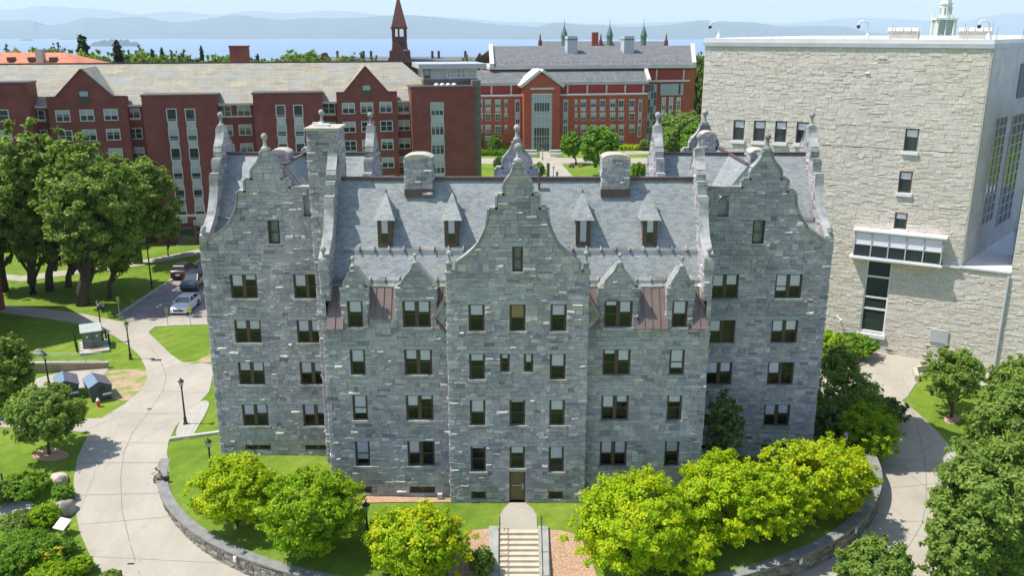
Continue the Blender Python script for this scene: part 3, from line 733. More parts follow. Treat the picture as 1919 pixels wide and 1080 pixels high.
# small copper hoods against the tower flanks
for s, xt in ((-1, -3.9), (1, 4.58)):
    q = MB(); xo = xt+s*.78
    q.hexa([lc(xt, YB-.55, 13.55), lc(xo, YB-.55, 12.15), lc(xo, YB+.5, 12.15), lc(xt, YB+.5, 13.55), lc(xt, YB-.55, 13.68), lc(xo+s*.06, YB-.55, 12.2), lc(xo+s*.06, YB+.5, 12.2), lc(xt, YB+.5, 13.68)])
    q.build('copper_hood', M['copper'], PH)
    q = MB(); q.poly([lc(xt, YB-.45, 11.4), lc(xo-s*.1, YB-.45, 12.15), lc(xt, YB-.45, 13.5)][::s]); q.hexa([lc(xt, YB-.6, 13.4), lc(xo, YB-.6, 12.02), lc(xo, YB-.56, 12.02), lc(xt, YB-.56, 13.4), lc(xt, YB-.6, 13.53), lc(xo, YB-.6, 12.15), lc(xo, YB-.56, 12.15), lc(xt, YB-.56, 13.53)])
    q.build('hood_bracket', M['coping'], PH)
# snow guards: two rails on brackets
for zr, segs in ((15.62, [(xa+.9, -3.0), (3.7, xb-.15)]), (13.95, [(xa+.5, C0-9.79-.8), (C0-9.79+.8, C0-6.08-1.15), (C0-6.08+1.15, -3.9), (4.6, C0+6.08-1.15), (C0+6.08+1.15, C0+9.79-.8), (C0+9.79+.8, xb-.3)])):
    for a, b_ in segs:
        q = MB()
        for up in (.08, .2): q.tube([on_roof(a, zr+up*.4, up), on_roof(b_, zr+up*.4, up)], .022, 5)
        q.hexa([on_roof(a, zr+.05, .02), on_roof(b_, zr+.05, .02), on_roof(b_, zr+.05, .035), on_roof(a, zr+.05, .035), on_roof(a, zr+.24, .02), on_roof(b_, zr+.24, .02), on_roof(b_, zr+.24, .035), on_roof(a, zr+.24, .035)])
        n = max(1, int((b_-a)/.82))
        for k in range(n+1):
            x = a+(b_-a)*k/n; q.hexa([on_roof(x-.04, zr-.02, .03), on_roof(x+.04, zr-.02, .03), on_roof(x+.04, zr-.02, .24), on_roof(x-.04, zr-.02, .24), on_roof(x-.04, zr+.3, .03), on_roof(x+.04, zr+.3, .03), on_roof(x+.04, zr+.16, .24), on_roof(x-.04, zr+.16, .24)])
        q.build('snow_guard', M['coping'], PH)
# --- spired roof dormers
def spire_dormer(cx, bl):
    yf = 53.15; z0, z1 = 16.05, 17.6; hw = .44
    q = MB(); q.box(*[cx-hw, cx+hw], yf, yr(z1)+.2, z0-.1, z1); q.v = [tuple(Vector(p)+OFF) for p in q.v]
    o = q.build('roof_dormer', M['frame'], PH)
    dp = HP(0, yf, 0)
    f = MB(); f.fbox(dp, cx-hw, cx-.2, 0, .05, z0-.1, z1); f.fbox(dp, cx+.2, cx+hw, 0, .05, z0-.1, z1); f.fbox(dp, cx-.2, cx+.2, 0, .05, z0-.1, z0+.12); f.fbox(dp, cx-hw-.02, cx+hw+.02, .05, .12, z0-.12, z0-.06); f.build('casing', M['frame'], o)
    g = MB(); g.quad(dp.P(cx-.2, z0+.1, .02), dp.P(cx+.2, z0+.1, .02), dp.P(cx+.2, z1, .02), dp.P(cx-.2, z1, .02)); g.build('pane', M['pane'], o)
    g = MB(); g.fbox(dp, cx-.19, cx+.19, .004, .01, z0+.1+(z1-z0)*bl, z1); g.build('blind', M['blind'], o)
    r = MB(); ax, ay, az = cx, 54.35, 19.1; e = .66; ze = z1-.06
    p = [(cx-e, yf-.2, ze), (cx+e, yf-.2, ze), (cx+e, yr(ze)+.9, ze+.0), (cx-e, yr(ze)+.9, ze+.0)]
    for i in range(4): r.poly([lc(*p[i]), lc(*p[(i+1) % 4]), lc(ax, ay, az)])
    r.poly([lc(*k) for k in p[::-1]]); ro = r.build('spire_roof', M['slate'], o); boxuv(ro)
    f = MB(); f.lathe(lc(ax, ay, az-.12), [(.09, 0), (.07, .14), (.03, .26)], 6); f.build('spire_cap', M['copper'], o)
for cx, bl in ((C0-8.16, .35), (C0-4.05, .35), (C0+4.05, .0), (C0+8.16, .4)): spire_dormer(cx, bl)

# --- chimneys
def chimney(x0, x1, y0, y1, z0, z1, seed, flash=True, cap='round'):
    q = MB(); nm = 'chimney'
    ashlar(q, HP(x0, y0, 0), [z0, z1], 0, x1-x0, (), seed=seed, rock=.12, rh=(.2,.32), depth=.2)
    ashlar(q, HP(x1, y0, math.pi/2), [z0, z1], .02, y1-y0, (), seed=seed+1, rh=(.2,.32), depth=.2)
    ashlar(q, HP(x0, y1, -math.pi/2), [z0, z1], 0, y1-y0-.02, (), seed=seed+2, rock=.25, rh=(.2,.32), depth=.2)
    ashlar(q, HP(x1, y1, math.pi), [z0, z1], .02, x1-x0-.02, (), seed=seed+3, rh=(.2,.32), depth=.2)
    o = q.build(nm, M['stone'], PH)
    c = MB()
    if cap == 'round':
        n = 8
        for k in range(n):
            a, b_ = k/n, (k+1)/n; f_ = lambda t: z1+.02+.22*(1-abs(2*t-1)**3)
            X0, X1 = x0-.04+(x1-x0+.08)*a, x0-.04+(x1-x0+.08)*b_
            c.hexa([lc(X0, y0-.04, z1-.12), lc(X1, y0-.04, z1-.12), lc(X1, y1+.04, z1-.12), lc(X0, y1+.04, z1-.12), lc(X0, y0-.04, f_(a)-.06), lc(X1, y0-.04, f_(b_)-.06), lc(X1, y1+.04, f_(b_)-.06), lc(X0, y1+.04, f_(a)-.06)])
    else:
        c.box(x0-.14, x1+.14, y0-.14, y1+.14, z1, z1+.16); c.v = [lc(*p) for p in c.v]
    c.build('chimney_cap', M['cap'], o)
    if flash:
        c = MB(); c.box(x0-.06, x1+.06, y0-.06, y1+.06, z0-.05, z0+.42); c.v = [lc(*p) for p in c.v]; c.build('base_flashing', M['flash'], o)
    return o
M['cap'] = noisy('worn_chimney_cap', (.42,.37,.30), (.56,.50,.42), 3, b=.5)
for cx in (atY(785,340,54.9).x, atY(1153,340,54.9).x): chimney(cx-.84, cx+.84, 54.75, 56.25, 18.75, 21.15, 50+int(cx), True)
# tall stack in the corner of the left wing
q_ = chimney(-12.72, -10.85, 55.2, 57.5, -.1, 22.75, 61, False, 'flat')
b = MB(); b.box(-12.2, -11.5, 56, 56.6, 22.9, 23.05); b.box(-12.6, -12.0, 56.4, 56.7, 23.0, 23.12); hb(b, 'flue_hatch', 'white', parent=q_)
# --- end parapets of the roofs: profile in the YZ plane
def parapet(x0, x1, yc, hw, dz, zs, seed, face=1, side_stone=True, front_only=False):
    """x0..x1 thickness, gable outline spanning yc-hw..yc+hw"""
    prof = gable_profile(0, hw, dz, zs); prof = [(u, z) for u, z in prof]
    o = None
    q = MB()
    for pl, xx in ((HP(x1, yc, math.pi/2), 1), (HP(x0, yc, -math.pi/2), -1)):
        zb = prof[0][1]
        ashlar(q, pl, [zb-1.9]+[z for _, z in prof], prof_fn(prof, 0), prof_fn(mirror(prof, 0), 1), (), seed=seed+xx, rh=(.25,.4), depth=(x1-x0)/2-.01, rock=.08)
    ashlar(q, HP(0, yc-hw, 0), [zb-1.9, zb-.05], x0+.02, x1-.02, (), seed=seed+5, rh=(.2,.3), depth=.2)
    o = q.build('end_parapet', M['stone'], PH)
    c = MB(); pl = HP(x1, yc, math.pi/2); coping(c, pl, prof+mirror(prof, 0)[::-1], t=.12, w0=-(x1-x0)-.06, w1=.06)
    c.fbox(pl, -hw-.12, -hw+.4, -(x1-x0)-.1, .1, prof[0][1]-.02, prof[0][1]+.1)
    c.build('coping', M['coping'], o)
    xm = (x0+x1)/2
    finial(lc(xm, yc, prof[-1][1]-.35), 1.0, o); finial(lc(xm, yc-hw+.12, prof[0][1]+.1), .9, o)
parapet(XL+.02, XL+.5, RY, RY-YB+.02, 0, 1.0, 71)
parapet(XR-.5, XR-.02, RY, RY-YB+.02, 0, 1.0, 81)
WRY, WRZ, WH = 62.0, 20.4, 5.6
EZ = (21.45+.75-TZ0)/(21.45-TZ0)
parapet(WXL+.02, WXL+.48, WRY, WH-.05, 0, EZ, 91)
parapet(WXR-.48, WXR-.02, WRY, WH-.05, 0, EZ, 101)
IXL, IXR = -9.8, 10.1
parapet(IXL-.23, IXL+.23, WRY, WH-.05, 0, EZ, 111)
parapet(IXR-.23, IXR+.23, WRY, WH-.05, 0, EZ, 121)
# --- wings
w = MB(); wing_z = 15.0
zflat = 18.95
gL, gR = -15.75, 16.28
def wing(side, cx, a, b, seed, extra):
    hw = abs((a if side < 0 else b)-cx)-.45
    prof = gable_profile(cx, hw, -.15, 1.0)
    L_ = prof if side < 0 else mirror(prof, cx)      # outer half
    outer = prof_fn(L_, 0); In = mirror(L_, cx)
    isl = [p for p in In if p[1] >= zflat-.02]
    inn = prof_fn(In, 0)
    zs = [-.4, TZ0-.15]
    ww = MB()
    ashlar(ww, wingp, [-2.0, -.4], a, b, (), seed=seed+7)
    ashlar(ww, wingp, [-.4, TZ0-.15], a, b, mm(wing_o), seed=seed, rock=.055)
    flat_in = b if side < 0 else a
    def fin(z): return flat_in if z < zflat else inn(z)
    zz = [z for _, z in L_]+[zflat]
    zz = sorted(z for z in zz)
    if side < 0: ashlar(ww, wingp, zz, outer, fin, mm(wing_o)+extra, seed=seed+1, rock=.10)
    else: ashlar(ww, wingp, zz, fin, outer, mm(wing_o)+extra, seed=seed+1, rock=.10)
    ww.build('wing_wall', M['stone'], PH)
    cc = MB()
    top_in = [p for p in In if p[1] > zflat+.05]
    if side < 0:
        coping(cc, wingp, L_+top_in[::-1]+[(top_in[0][0], zflat), (flat_in, zflat)])
    else:
        coping(cc, wingp, [(flat_in, zflat), (top_in[0][0], zflat)]+top_in+L_[::-1])
    e = a if side < 0 else b
    cc.fbox(wingp, min(e, e-side*.95)-.08, max(e, e-side*.95)+.08, -.55, .1, TZ0-.17, TZ0-.05)
    cc.build('gable_coping', M['coping'], PH)
    finial(lc(cx, YW+.2, L_[-1][1]-.35), 1.05, PH); finial(lc(e-side*.2, YW+.15, TZ0-.05), .9, PH)
    bk = MB(); pr = ([(flat_in, zflat)] if False else [])+[p for p in L_ if p[1] > 15.4]
    bk.poly([wingp.P(u, z, -.33) for u, z in [(cx, 15.4)]+pr+[(cx, L_[-1][1])]]); bk.poly([wingp.P(u, z, -.33) for u, z in [(cx, 18.9)]+[p for p in In if p[1] > 18.9]+[(cx, L_[-1][1])]]); bk.build('gable_back', M['stone'], PH)
arch = [(13.32, 14.05, 17.1, 18.45)]
wing(-1, gL, WXL, -11.1, 131, [(-13.5, -12.85, 17.1, 18.45)]); wing(1, gR, 11.7, WXR, 141, arch)
for a_, b_ in ((13.2, 14.15), (-13.6, -12.75)): s = MB(); s.fbox(wingp, a_, b_, -.3, .12, 17.0, 17.1); s.build('opening_sill', M['coping'], PH)
for tri in (((13.32, 18.45), (13.32, 18.0), (13.5, 18.3)), ((14.05, 18.45), (13.85, 18.3), (14.05, 18.0))): s = MB(); s.poly([wingp.P(u, z, .0) for u, z in tri]); s.build('arch_stone', M['stone'], PH)
w = MB()
ashlar(w, HP(WXL, WRY+WH, -math.pi/2), [-.4, 14.6], 0, 2*WH, (), seed=151, rock=.22, depth=.25)
ashlar(w, HP(WXR, YW, math.pi/2), [-2.0, 14.6], .03, 2*WH, (), seed=152, depth=.25)
for x, y, an, l in ((WXR, WRY+WH, math.pi, WXR-IXR), (IXL, WRY+WH, math.pi, IXL-WXL), (IXL, YW+4, math.pi/2, 7.2), (IXR, WRY+WH, -math.pi/2, 7.2)):
    ashlar(w, HP(x, y, an), [-.4, 13.6], 0, l, (), seed=153, depth=.2, rh=(.4,.6), bw=(.6,1.4))
w.build('wing_side_wall', M['stone'], PH)
sl = (WRZ-13.4)/(WH-.1)
for x0, x1, cr in ((WXL+.25, IXL, -14.6), (IXR, WXR-.25, 15.2)):
    q = MB()
    q.poly([lc(x0, YW+.1, 13.4), lc(x1, YW+.1, 13.4), lc(x1, WRY, WRZ), lc(x0, WRY, WRZ)]); q.poly([lc(x1, WRY+WH, 13.4), lc(x0, WRY+WH, 13.4), lc(x0, WRY, WRZ), lc(x1, WRY, WRZ)])
    hh = 4.3
    for s in (-1, 1):
        q.poly([lc(cr+s*hh, YW+.35, WRZ-.03-hh*1.35), lc(cr+s*hh, WRY+WH-.3, WRZ-.03-hh*1.35), lc(cr, WRY+WH-.3, WRZ-.03), lc(cr, YW+.35, WRZ-.03)][::s])
    q2 = MB(); q2.poly([lc(cr-hh, YW+.37, WRZ-.1-hh*1.35), lc(cr+hh, YW+.37, WRZ-.1-hh*1.35), lc(cr, YW+.37, WRZ-.1)])
    o = q.build('wing_roof', M['slate'], PH); boxuv(o)
    r = MB(); r.box(x0+.2, x1-.2, WRY-.13, WRY+.13, WRZ-.02, WRZ+.13); r.box(cr-.1, cr+.1, YW+.5, WRY+WH-.4, WRZ-.05, WRZ+.075); r.v = [lc(*p) for p in r.v]; r.build('ridge_flashing', M['flash'], o)
    q2.build('roof_end_wall', M['stone'], o)
    r = MB(); yy = lambda z: WRY-(WRZ-z)/sl
    for zr in (16.4,):
        for up in (.1, .2): r.tube([lc(x0+.3, yy(zr)-up*.8, zr+up*.6), lc(x1-.3, yy(zr)-up*.8, zr+up*.6)], .03, 5)
        for k in range(12):
            x = x0+.3+(x1-x0-.6)*k/11; r.box(x-.05, x+.05, yy(zr)-.2, yy(zr)+.1, zr-.02, zr+.14) if 0 else r.hexa([lc(x-.05, yy(zr)-.22, zr), lc(x+.05, yy(zr)-.22, zr), lc(x+.05, yy(zr), zr), lc(x-.05, yy(zr), zr), lc(x-.05, yy(zr)-.22, zr+.16), lc(x+.05, yy(zr)-.22, zr+.16), lc(x+.05, yy(zr)+.1, zr+.16), lc(x-.05, yy(zr)+.1, zr+.16)])
    r.build('snow_guard', M['coping'], o)
# rear gables with finials
def rear_gable(cx, hw, Y, dz, seed):
    pl = HP(0, Y, 0); prof = gable_profile(cx, hw, dz); q = MB()
    ashlar(q, pl, [17.2]+[z for _, z in prof if z > 17.2], prof_fn(prof, 0), prof_fn(mirror(prof, cx), 1), (), seed=seed, depth=.4, rock=.10)
    o = q.build('rear_gable', M['stone'], PH)
    c = MB(); pp = [p for p in prof if p[1] > 17.2]; coping(c, pl, pp+mirror(pp, cx)[::-1], w0=-.5, w1=.1); c.build('coping', M['coping'], o)
    finial(lc(cx, Y+.2, prof[-1][1]-.35), 1.05, o)
rear_gable(C0, 4.3, 60.2, 0, 161); rear_gable(-14.35, 4.6, 67.3, .4, 162); rear_gable(14.55, 4.6, 67.3, .4, 163)
chimney(13.95, 14.95, 65.3, 66.5, 18.6, 21.4, 171, False)
chimney(-16.0, -14.75, 58.3, 59.6, 17.6, 21.0, 175, True); chimney(15.75, 16.85, 58.3, 59.7, 17.6, 21.0, 181, True)
chimney(-14.9, -13.9, 65.3, 66.5, 18.6, 21.4, 185, False)
# vent pipe on the main ridge
b = MB(); b.tube([(1.7, 55.1, 19.1), (1.7, 55.1, 20.2)], .07, 8); b.tube([(2.3, 56.1, 19.1), (2.3, 56.1, 20.6)], .1, 8); hb(b, 'vent_pipe', 'flash')
# wall notice right of the tower, low light fittings
b = MB(); b.fbox(bayp, 7.62, 7.95, .05, .075, 2.45, 2.72); b.fbox(bayp, 7.62, 7.95, .05, .075, 2.78, 3.08); b.build('wall_notice', M['white'], PH)
b = MB()
for i in range(3): b.fbox(bayp, 7.67, 7.9, .075, .079, 2.52+.06*i, 2.54+.06*i)
for i in range(3): b.fbox(bayp, 7.67, 7.9, .075, .079, 2.85+.06*i, 2.87+.06*i)
b.build('notice_lettering', M['frame_dark'], PH)
b = MB(); b.box(-4.75, -4.45, YB-.5, YB-.2, .02, .3); hb(b, 'wall_vent_box', 'metal')
M['navy_panel'] = mat('dark_blue_panel', (.07,.10,.15), .5)
# ------------------------------------------------------------ other buildings
def fwin(parent, pl, u0, u1, z0, z1, w=.0, cols=2, trim='trim', seed=0, lower=.5, glass='glass_dark', name='window', span=None):
    """double-hung window with pale surround: frame > pane, upper blind"""
    t = .12*(1 if u1-u0 > .8 else .7); f = MB()
    f.fbox(pl, u0-t*.4, u0+t*.6, w-.1, w+.05, z0, z1); f.fbox(pl, u1-t*.6, u1+t*.4, w-.1, w+.05, z0, z1)
    f.fbox(pl, u0+t*.6, u1-t*.6, w-.1, w+.045, z0, z0+t); f.fbox(pl, u0+t*.6, u1-t*.6, w-.1, w+.045, z1-t, z1)
    for c in range(1, cols):
        x = u0+(u1-u0)*c/cols; f.fbox(pl, x-t*.4, x+t*.4, w-.1, w+.04, z0+t, z1-t)
    zm = z0+(z1-z0)*lower; f.fbox(pl, u0+t*.6, u1-t*.6, w-.1, w+.03, zm-.03, zm+.03)
    fo = f.build(name, M[trim], parent)
    g = MB(); g.fbox(pl, u0, u1, w-.08, w+.01, z0+.02, z1-.02); g.build('pane', M[glass], fo)
    rnd = random.Random(seed)
    if rnd.random() < .75:
        k = rnd.uniform(.25, .6); b = MB(); b.fbox(pl, u0+t*.6, u1-t*.6, w+.005, w+.02, z1-t-(z1-z0)*k, z1-t); b.build('blind', M['blind_dim'], fo)
    return fo
M['blind_dim'] = mat('blind_behind_glass', (.38,.42,.40), .6)
def wall_poly(parent, pl, pts, w, m, name, th=.5):
    """extruded wall outline on a plane"""
    b = MB(); n = len(pts); fr = [pl.P(u, z, w) for u, z in pts]; bk = [pl.P(u, z, w-th) for u, z in pts]
    b.poly(fr); b.poly(bk[::-1])
    for i in range(n):
        j = (i+1) % n; b.quad(fr[j], fr[i], bk[i], bk[j])
    return boxuv(b.build(name, M[m], parent))
# ---------- long brick dormitory, left background
A = gz(370, 450, 0); dang = math.atan2(11, 52.6)
D0 = Plane((A.x, A.y), dang)
dorm = thing('brick_dormitory', 'long dark red brick dormitory with tan slate roof, pointed gables and flat topped stair towers', 'building')
def duv(x, y, w=0): return D0.uv(x, y, w)
def drect(x0, x1, ytop, w): u0 = duv(x0, ytop, w)[0]; u1 = duv(x1, ytop, w)[0]; return u0, u1, duv(x0, ytop, w)[1]
DEP = 16
ul, ur = duv(-60, 200)[0], duv(885, 180)[0]
zE = duv(440, 193)[1]
b = MB(); b.fbox(D0, ul, ur, -DEP, 0, -.5, zE); boxuv(b.build('wall', M['brick'], dorm))
# slate roof, ridge at photo line y 120..115
RW = -8.2
zr_ = (D0.uv(30, 120, RW)[1]+D0.uv(755, 115, RW)[1])/2
uR0, uR1 = D0.uv(-80, 121, RW)[0], D0.uv(752, 115, RW)[0]
uE1 = D0.uv(838, 180, .3)[0]
b = MB(); e = .45
b.poly([D0.P(ul-1, zE, e), D0.P(uE1, zE, e), D0.P(uR1, zr_, RW), D0.P(ul-1, zr_, RW)]); b.poly([D0.P(uE1, zE, -DEP-e), D0.P(ul-1, zE, -DEP-e), D0.P(ul-1, zr_, RW), D0.P(uR1, zr_, RW)])
b.poly([D0.P(uE1, zE, e), D0.P(uE1, zE, -DEP-e), D0.P(uR1, zr_, RW)])
rf = boxuv(b.build('roof', M['slate_buff'], dorm))
b = MB(); b.fbox(D0, ul, uE1, .3, .55, zE-.25, zE+.05); b.build('eave_gutter', M['trim'], rf)
b = MB(); b.fbox(D0, ul-1, uR1, RW-.15, RW+.15, zr_-.05, zr_+.12); b.build('ridge_flashing', M['flash'], rf)
for x0 in (326, 535):
    for dx in (0, 7):
        p = D0.uv(x0+dx, 165, -4.5); b = MB(); b.tube([D0.P(p[0], p[1]-1.2, -4.5), D0.P(p[0], p[1]+.6, -4.5)], .12, 6); b.build('vent_pipe', M['black'], rf)
b = MB(); u0, u1 = D0.uv(430, 100, -13)[0], D0.uv(466, 100, -13)[0]; z1 = D0.uv(448, 84, -13)[1]; b.fbox(D0, u0, u1, -15, -13, 15, z1-.3); b.fbox(D0, u0-.1, u1+.1, -15.1, -12.9, z1-.3, z1-.1); boxuv(b.build('chimney', M['brick'], rf))
def block_tower(x0, x1, yt, w, name='stair_tower'):
    u0, u1, zt = drect(x0, x1, yt, w); b = MB(); b.fbox(D0, u0, u1, -1.5, w, -.5, zt); o = boxuv(b.build(name, M['brick'], dorm))
    b = MB(); b.fbox(D0, u0-.12, u1+.12, -1.6, w+.1, zt, zt+.22); b.build('parapet_cap', M['flash'], o); return o, u0, u1, zt
def gable_bay(x0, x1, ysh, xp, yp, w):
    u0, u1, zs = drect(x0, x1, ysh, w); up, zp = duv(xp, yp, w); hwp = (u1-u0)*.36
    o = wall_poly(dorm, D0, [(u0, -.5), (u1, -.5), (u1, zs), (up+hwp, zs), (up, zp), (up-hwp, zs), (u0, zs)], w, 'brick', 'gable_wall', 1.5)
    b = MB()
    for s in (-1, 1): b.poly([D0.P(up+s*(hwp+.2), zs-.2, w+.15), D0.P(up, zp+.1, w+.15), D0.P(up, zp+.1, RW+(zr_-zp)*.9), D0.P(up+s*(hwp+.2), zs-.2, 0)][::s])
    boxuv(b.build('gable_roof', M['slate_buff'], o))
    c = MB(); coping(c, D0, [(u0, zs), (up-hwp, zs), (up, zp), (up+hwp, zs), (u1, zs)], t=.14, w0=w-.4, w1=w+.12); c.build('coping', M['flash'], o)
    return o, up
def dwins(cols, rows, w, wd=1.75, h=1.55, par=None, k0=0):
    for i, cx in enumerate(cols):
        for j, cy in enumerate(rows):
            u, z = duv(cx+.06*(j*34)*(cx-960)/-960*0, cy, w)
            fwin(par or dorm, D0, u-wd/2, u+wd/2, z-h/2, z+h/2, w+.02, 2, seed=k0+i*17+j)
def dcol(cx, cy0, n, w, seed, par=None, wd=1.7, h=1.55):
    u, z = duv(cx, cy0, w)
    for j in range(n):
        zz = z-j*2.62; fwin(par or dorm, D0, u-wd/2, u+wd/2, zz-h/2, zz+h/2, w+.02, 2, seed=seed+j)
WG = 1.1
g1, _ = gable_bay(86, 236, 183, 151, 130, WG); g2, _ = gable_bay(630, 744, 174, 684, 125, WG)
for cx, n in ((118, 5), (163, 5), (208, 4)): dcol(cx, 217.5-(cx-118)*.03, n, WG, int(cx), g1)
for cx in (653, 687.5, 723): dcol(cx, 203-(cx-653)*.03, 5, WG, int(cx), g2)
for g, cx, cy in ((g1, 157.5, 180), (g2, 687, 168.5)):
    u, z = duv(cx, cy, WG); fwin(g, D0, u-.6, u+.6, z-.85, z+.75, WG+.02, 1, trim='flash', seed=3)
for cx, cy, n in ((72, 217, 5), (250, 213.5, 6), (421, 208.5, 4), (457, 207.5, 4), (616, 203, 3), (756, 200, 5)): dcol(cx, cy, n, 0, int(cx)*3)
# string courses
for xa_, xb_ in ((405, 473), (604, 630), (744, 770), (56, 86), (236, 264)):
    u0, u1 = duv(xa_, 218)[0], duv(xb_, 218)[0]; z = duv(440, 218)[1]; b = MB(); b.fbox(D0, u0, u1, 0, .08, z-.12, z+.1); b.build('string_course', M['trim'], dorm)
for x0, x1, yt, strips in ((264, 405, 181, (320.5, 355.5)), (473, 604, 177, (525, 558))):
    o, u0, u1, zt = block_tower(x0, x1, yt, 2.2)
    for sx in strips:
        uc, z1 = duv(sx, 203 if x0 < 300 else 196, 2.2)
        for k in range(6):
            za = z1-k*2.62; hh = .62*2.62*1.0
            f = MB(); f.fbox(D0, uc-.62, uc+.62, 2.1, 2.26, za-2.62, za-1.72); sp = f.build('spandrel', M['metal'], o)
            fwin(o, D0, uc-.62, uc+.62, za-1.74, za, 2.22, 1, trim='trim', seed=k, lower=.2)
    z4 = duv(370, 403, 2.2)[1]; b = MB(); b.fbox(D0, u0, u1, 2.2, 2.28, z4-.2, z4+.15); b.build('string_course', M['trim'], o)
    if x0 < 300:
        for cx in (378,):
            u, z = duv(cx, 424, 2.2); fwin(o, D0, u-1, u+1, z-.9, z+.9, 2.22, 2, seed=9)
        u, z = duv(352, 440, 2.2); b = MB(); b.fbox(D0, u-1.3, u+1.3, 2.2, 2.9, -.1, 2.6); dd = b.build('entrance', M['flash'], o); b = MB(); b.fbox(D0, u-.9, u+.9, 2.9, 2.95, 0, 2.2); b.build('glass_door', M['glass_dark'], dd)
o, u0, u1, zt = block_tower(-60, 49, 158, 2.6, 'end_tower')
uc, z1 = duv(2, 205, 2.6)
for k in range(3): fwin(o, D0, uc-.8, uc+.8, z1-1.6-k*2.62, z1-k*2.62, 2.62, 1, seed=k)
# end tower at the right with penthouse
o, u0, u1, zt = block_tower(770, 888, 165, 3.0, 'end_tower')
uc0, uc1 = duv(807, 200, 3.0)[0], duv(831, 200, 3.0)[0]; z1 = duv(819, 191, 3.0)[1]
for k in range(6):
    za = z1-k*2.75
    f = MB(); f.fbox(D0, uc0, uc1, 2.9, 3.06, za-2.75, za-1.9); f.build('spandrel', M['metal'], o)
    fwin(o, D0, uc0, uc1, za-1.92, za, 3.02, 3, trim='metal', seed=40+k, glass='glass_dark')
b = MB(); uw = D0.uv(896, 200, 1.0)[0]; b.fbox(D0, u1+.02, uw+.3, -14, 1.6, -.5, D0.uv(890, 150, 1.6)[1]); boxuv(b.build('brown_brick_flank', M['brick_brown'], dorm))
pw = -1.0
pu0, pu1 = D0.uv(793, 150, pw)[0], D0.uv(896, 150, pw)[0]; pz0 = zt-1.0; pzb = D0.uv(840, 148, pw)[1]; pz1 = D0.uv(840, 128, pw)[1]; pz2 = D0.uv(840, 119, pw)[1]
b = MB(); b.fbox(D0, pu0, pu1, -9, pw, pz0, pzb); pent = boxuv(b.build('penthouse', M['brick_brown'], dorm))
b = MB(); b.fbox(D0, pu0+.1, pu1-.1, -8.9, pw-.1, pzb, pz1); boxuv(b.build('upper_wall', M['metal_panel'], pent))
b = MB(); b.fbox(D0, pu0-.7, pu1+1.1, -10, pw+1.0, pz1, pz2); b.build('flat_roof', M['metal'], pent)
for xa_, xb_ in ((838, 851), (855, 873), (876, 893)):
    a, c = D0.uv(xa_, 138, pw)[0], D0.uv(xb_, 138, pw)[0]; fwin(pent, D0, a, c, pzb+.15, pz1-.1, pw-.05, 2, trim='white', seed=int(xa_), glass='glass_pale')
a, c = D0.uv(794, 138, pw)[0], D0.uv(806, 138, pw)[0]; fwin(pent, D0, a, c, pzb+.1, pz1-.1, pw-.05, 1, trim='brick_brown', seed=1)
for k in range(4):
    u = D0.uv(818+k*11, 163, 1.0)[0]; b = MB(); b.lathe(D0.P(u, zt, 1.0), [(.35, 0), (.35, .35), (.2, .5), (.02, .55)], 8); b.build('roof_vent', M['white'], pent)
# ---------- orange red science hall in the centre distance
hA, hB = gz(897, 284, 0), gz(1212, 276, 0); hang = math.atan2(hB.y-hA.y, hB.x-hA.x)
H0 = Plane((hA.x, hA.y), hang)
sh = thing('science_hall', 'orange red brick hall with dark grey roofs and a tall glazed entrance bay', 'building')
hu = lambda x, y, w=0: H0.uv(x, y, w)
def hbox(x0, x1, yt, w, m, name, back=-10, zb=-.5, par=None, yb=None):
    u0, u1 = hu(x0, yt, w)[0], hu(x1, yt, w)[0]; z = hu((x0+x1)/2, yt, w)[1]
    if yb: zb = hu((x0+x1)/2, yb, w)[1]
    b = MB(); b.fbox(H0, u0, u1, back, w, zb, z); return boxuv(b.build(name, M[m], par or sh)), u0, u1, z
mw, a0, a1, zc = hbox(860, 1214, 179, 0, 'brick_hall', 'main_wall', -8)
hbox(860, 1214, 176.5, .25, 'trim', 'cornice', -.5, yb=179.5)
hbox(860, 1214, 158, -1.6, 'brick_panel', 'attic_wall', -9, zb=zc-.1)
for x in (921, 958, 1064, 1101, 1137, 1172, 1206): hbox(x-1.4, x+1.4, 159, -1.5, 'trim', 'pier', -1.7, zb=zc)
hbox(860, 1216, 154.5, -1.1, 'metal', 'eave_band', -9, yb=159)
z155 = hu(1040, 154.5, -1.1)[1]; zr1 = hu(1050, 130, -8)[1]
b = MB(); b.poly([H0.P(hu(860, 154, -1)[0], z155+.02, -.9), H0.P(hu(1214, 154, -1)[0], z155+.02, -.9), H0.P(hu(1207, 130, -8)[0], zr1, -8), H0.P(hu(860, 130, -8)[0], zr1, -8)]); boxuv(b.build('front_roof', M['slate_dark'], sh))
b = MB(); q0, q1 = hu(1213, 154, -1)[0], hu(1206, 130, -8)[0]; b.hexa([H0.P(q0, z155, -.8), H0.P(q0+.9, z155, -.8), H0.P(q1+.9, zr1, -8), H0.P(q1, zr1, -8), H0.P(q0, z155+.6, -.8), H0.P(q0+.9, z155+.6, -.8), H0.P(q1+.9, zr1+.6, -8), H0.P(q1, zr1+.6, -8)]); b.build('roof_verge', M['trim'], sh)
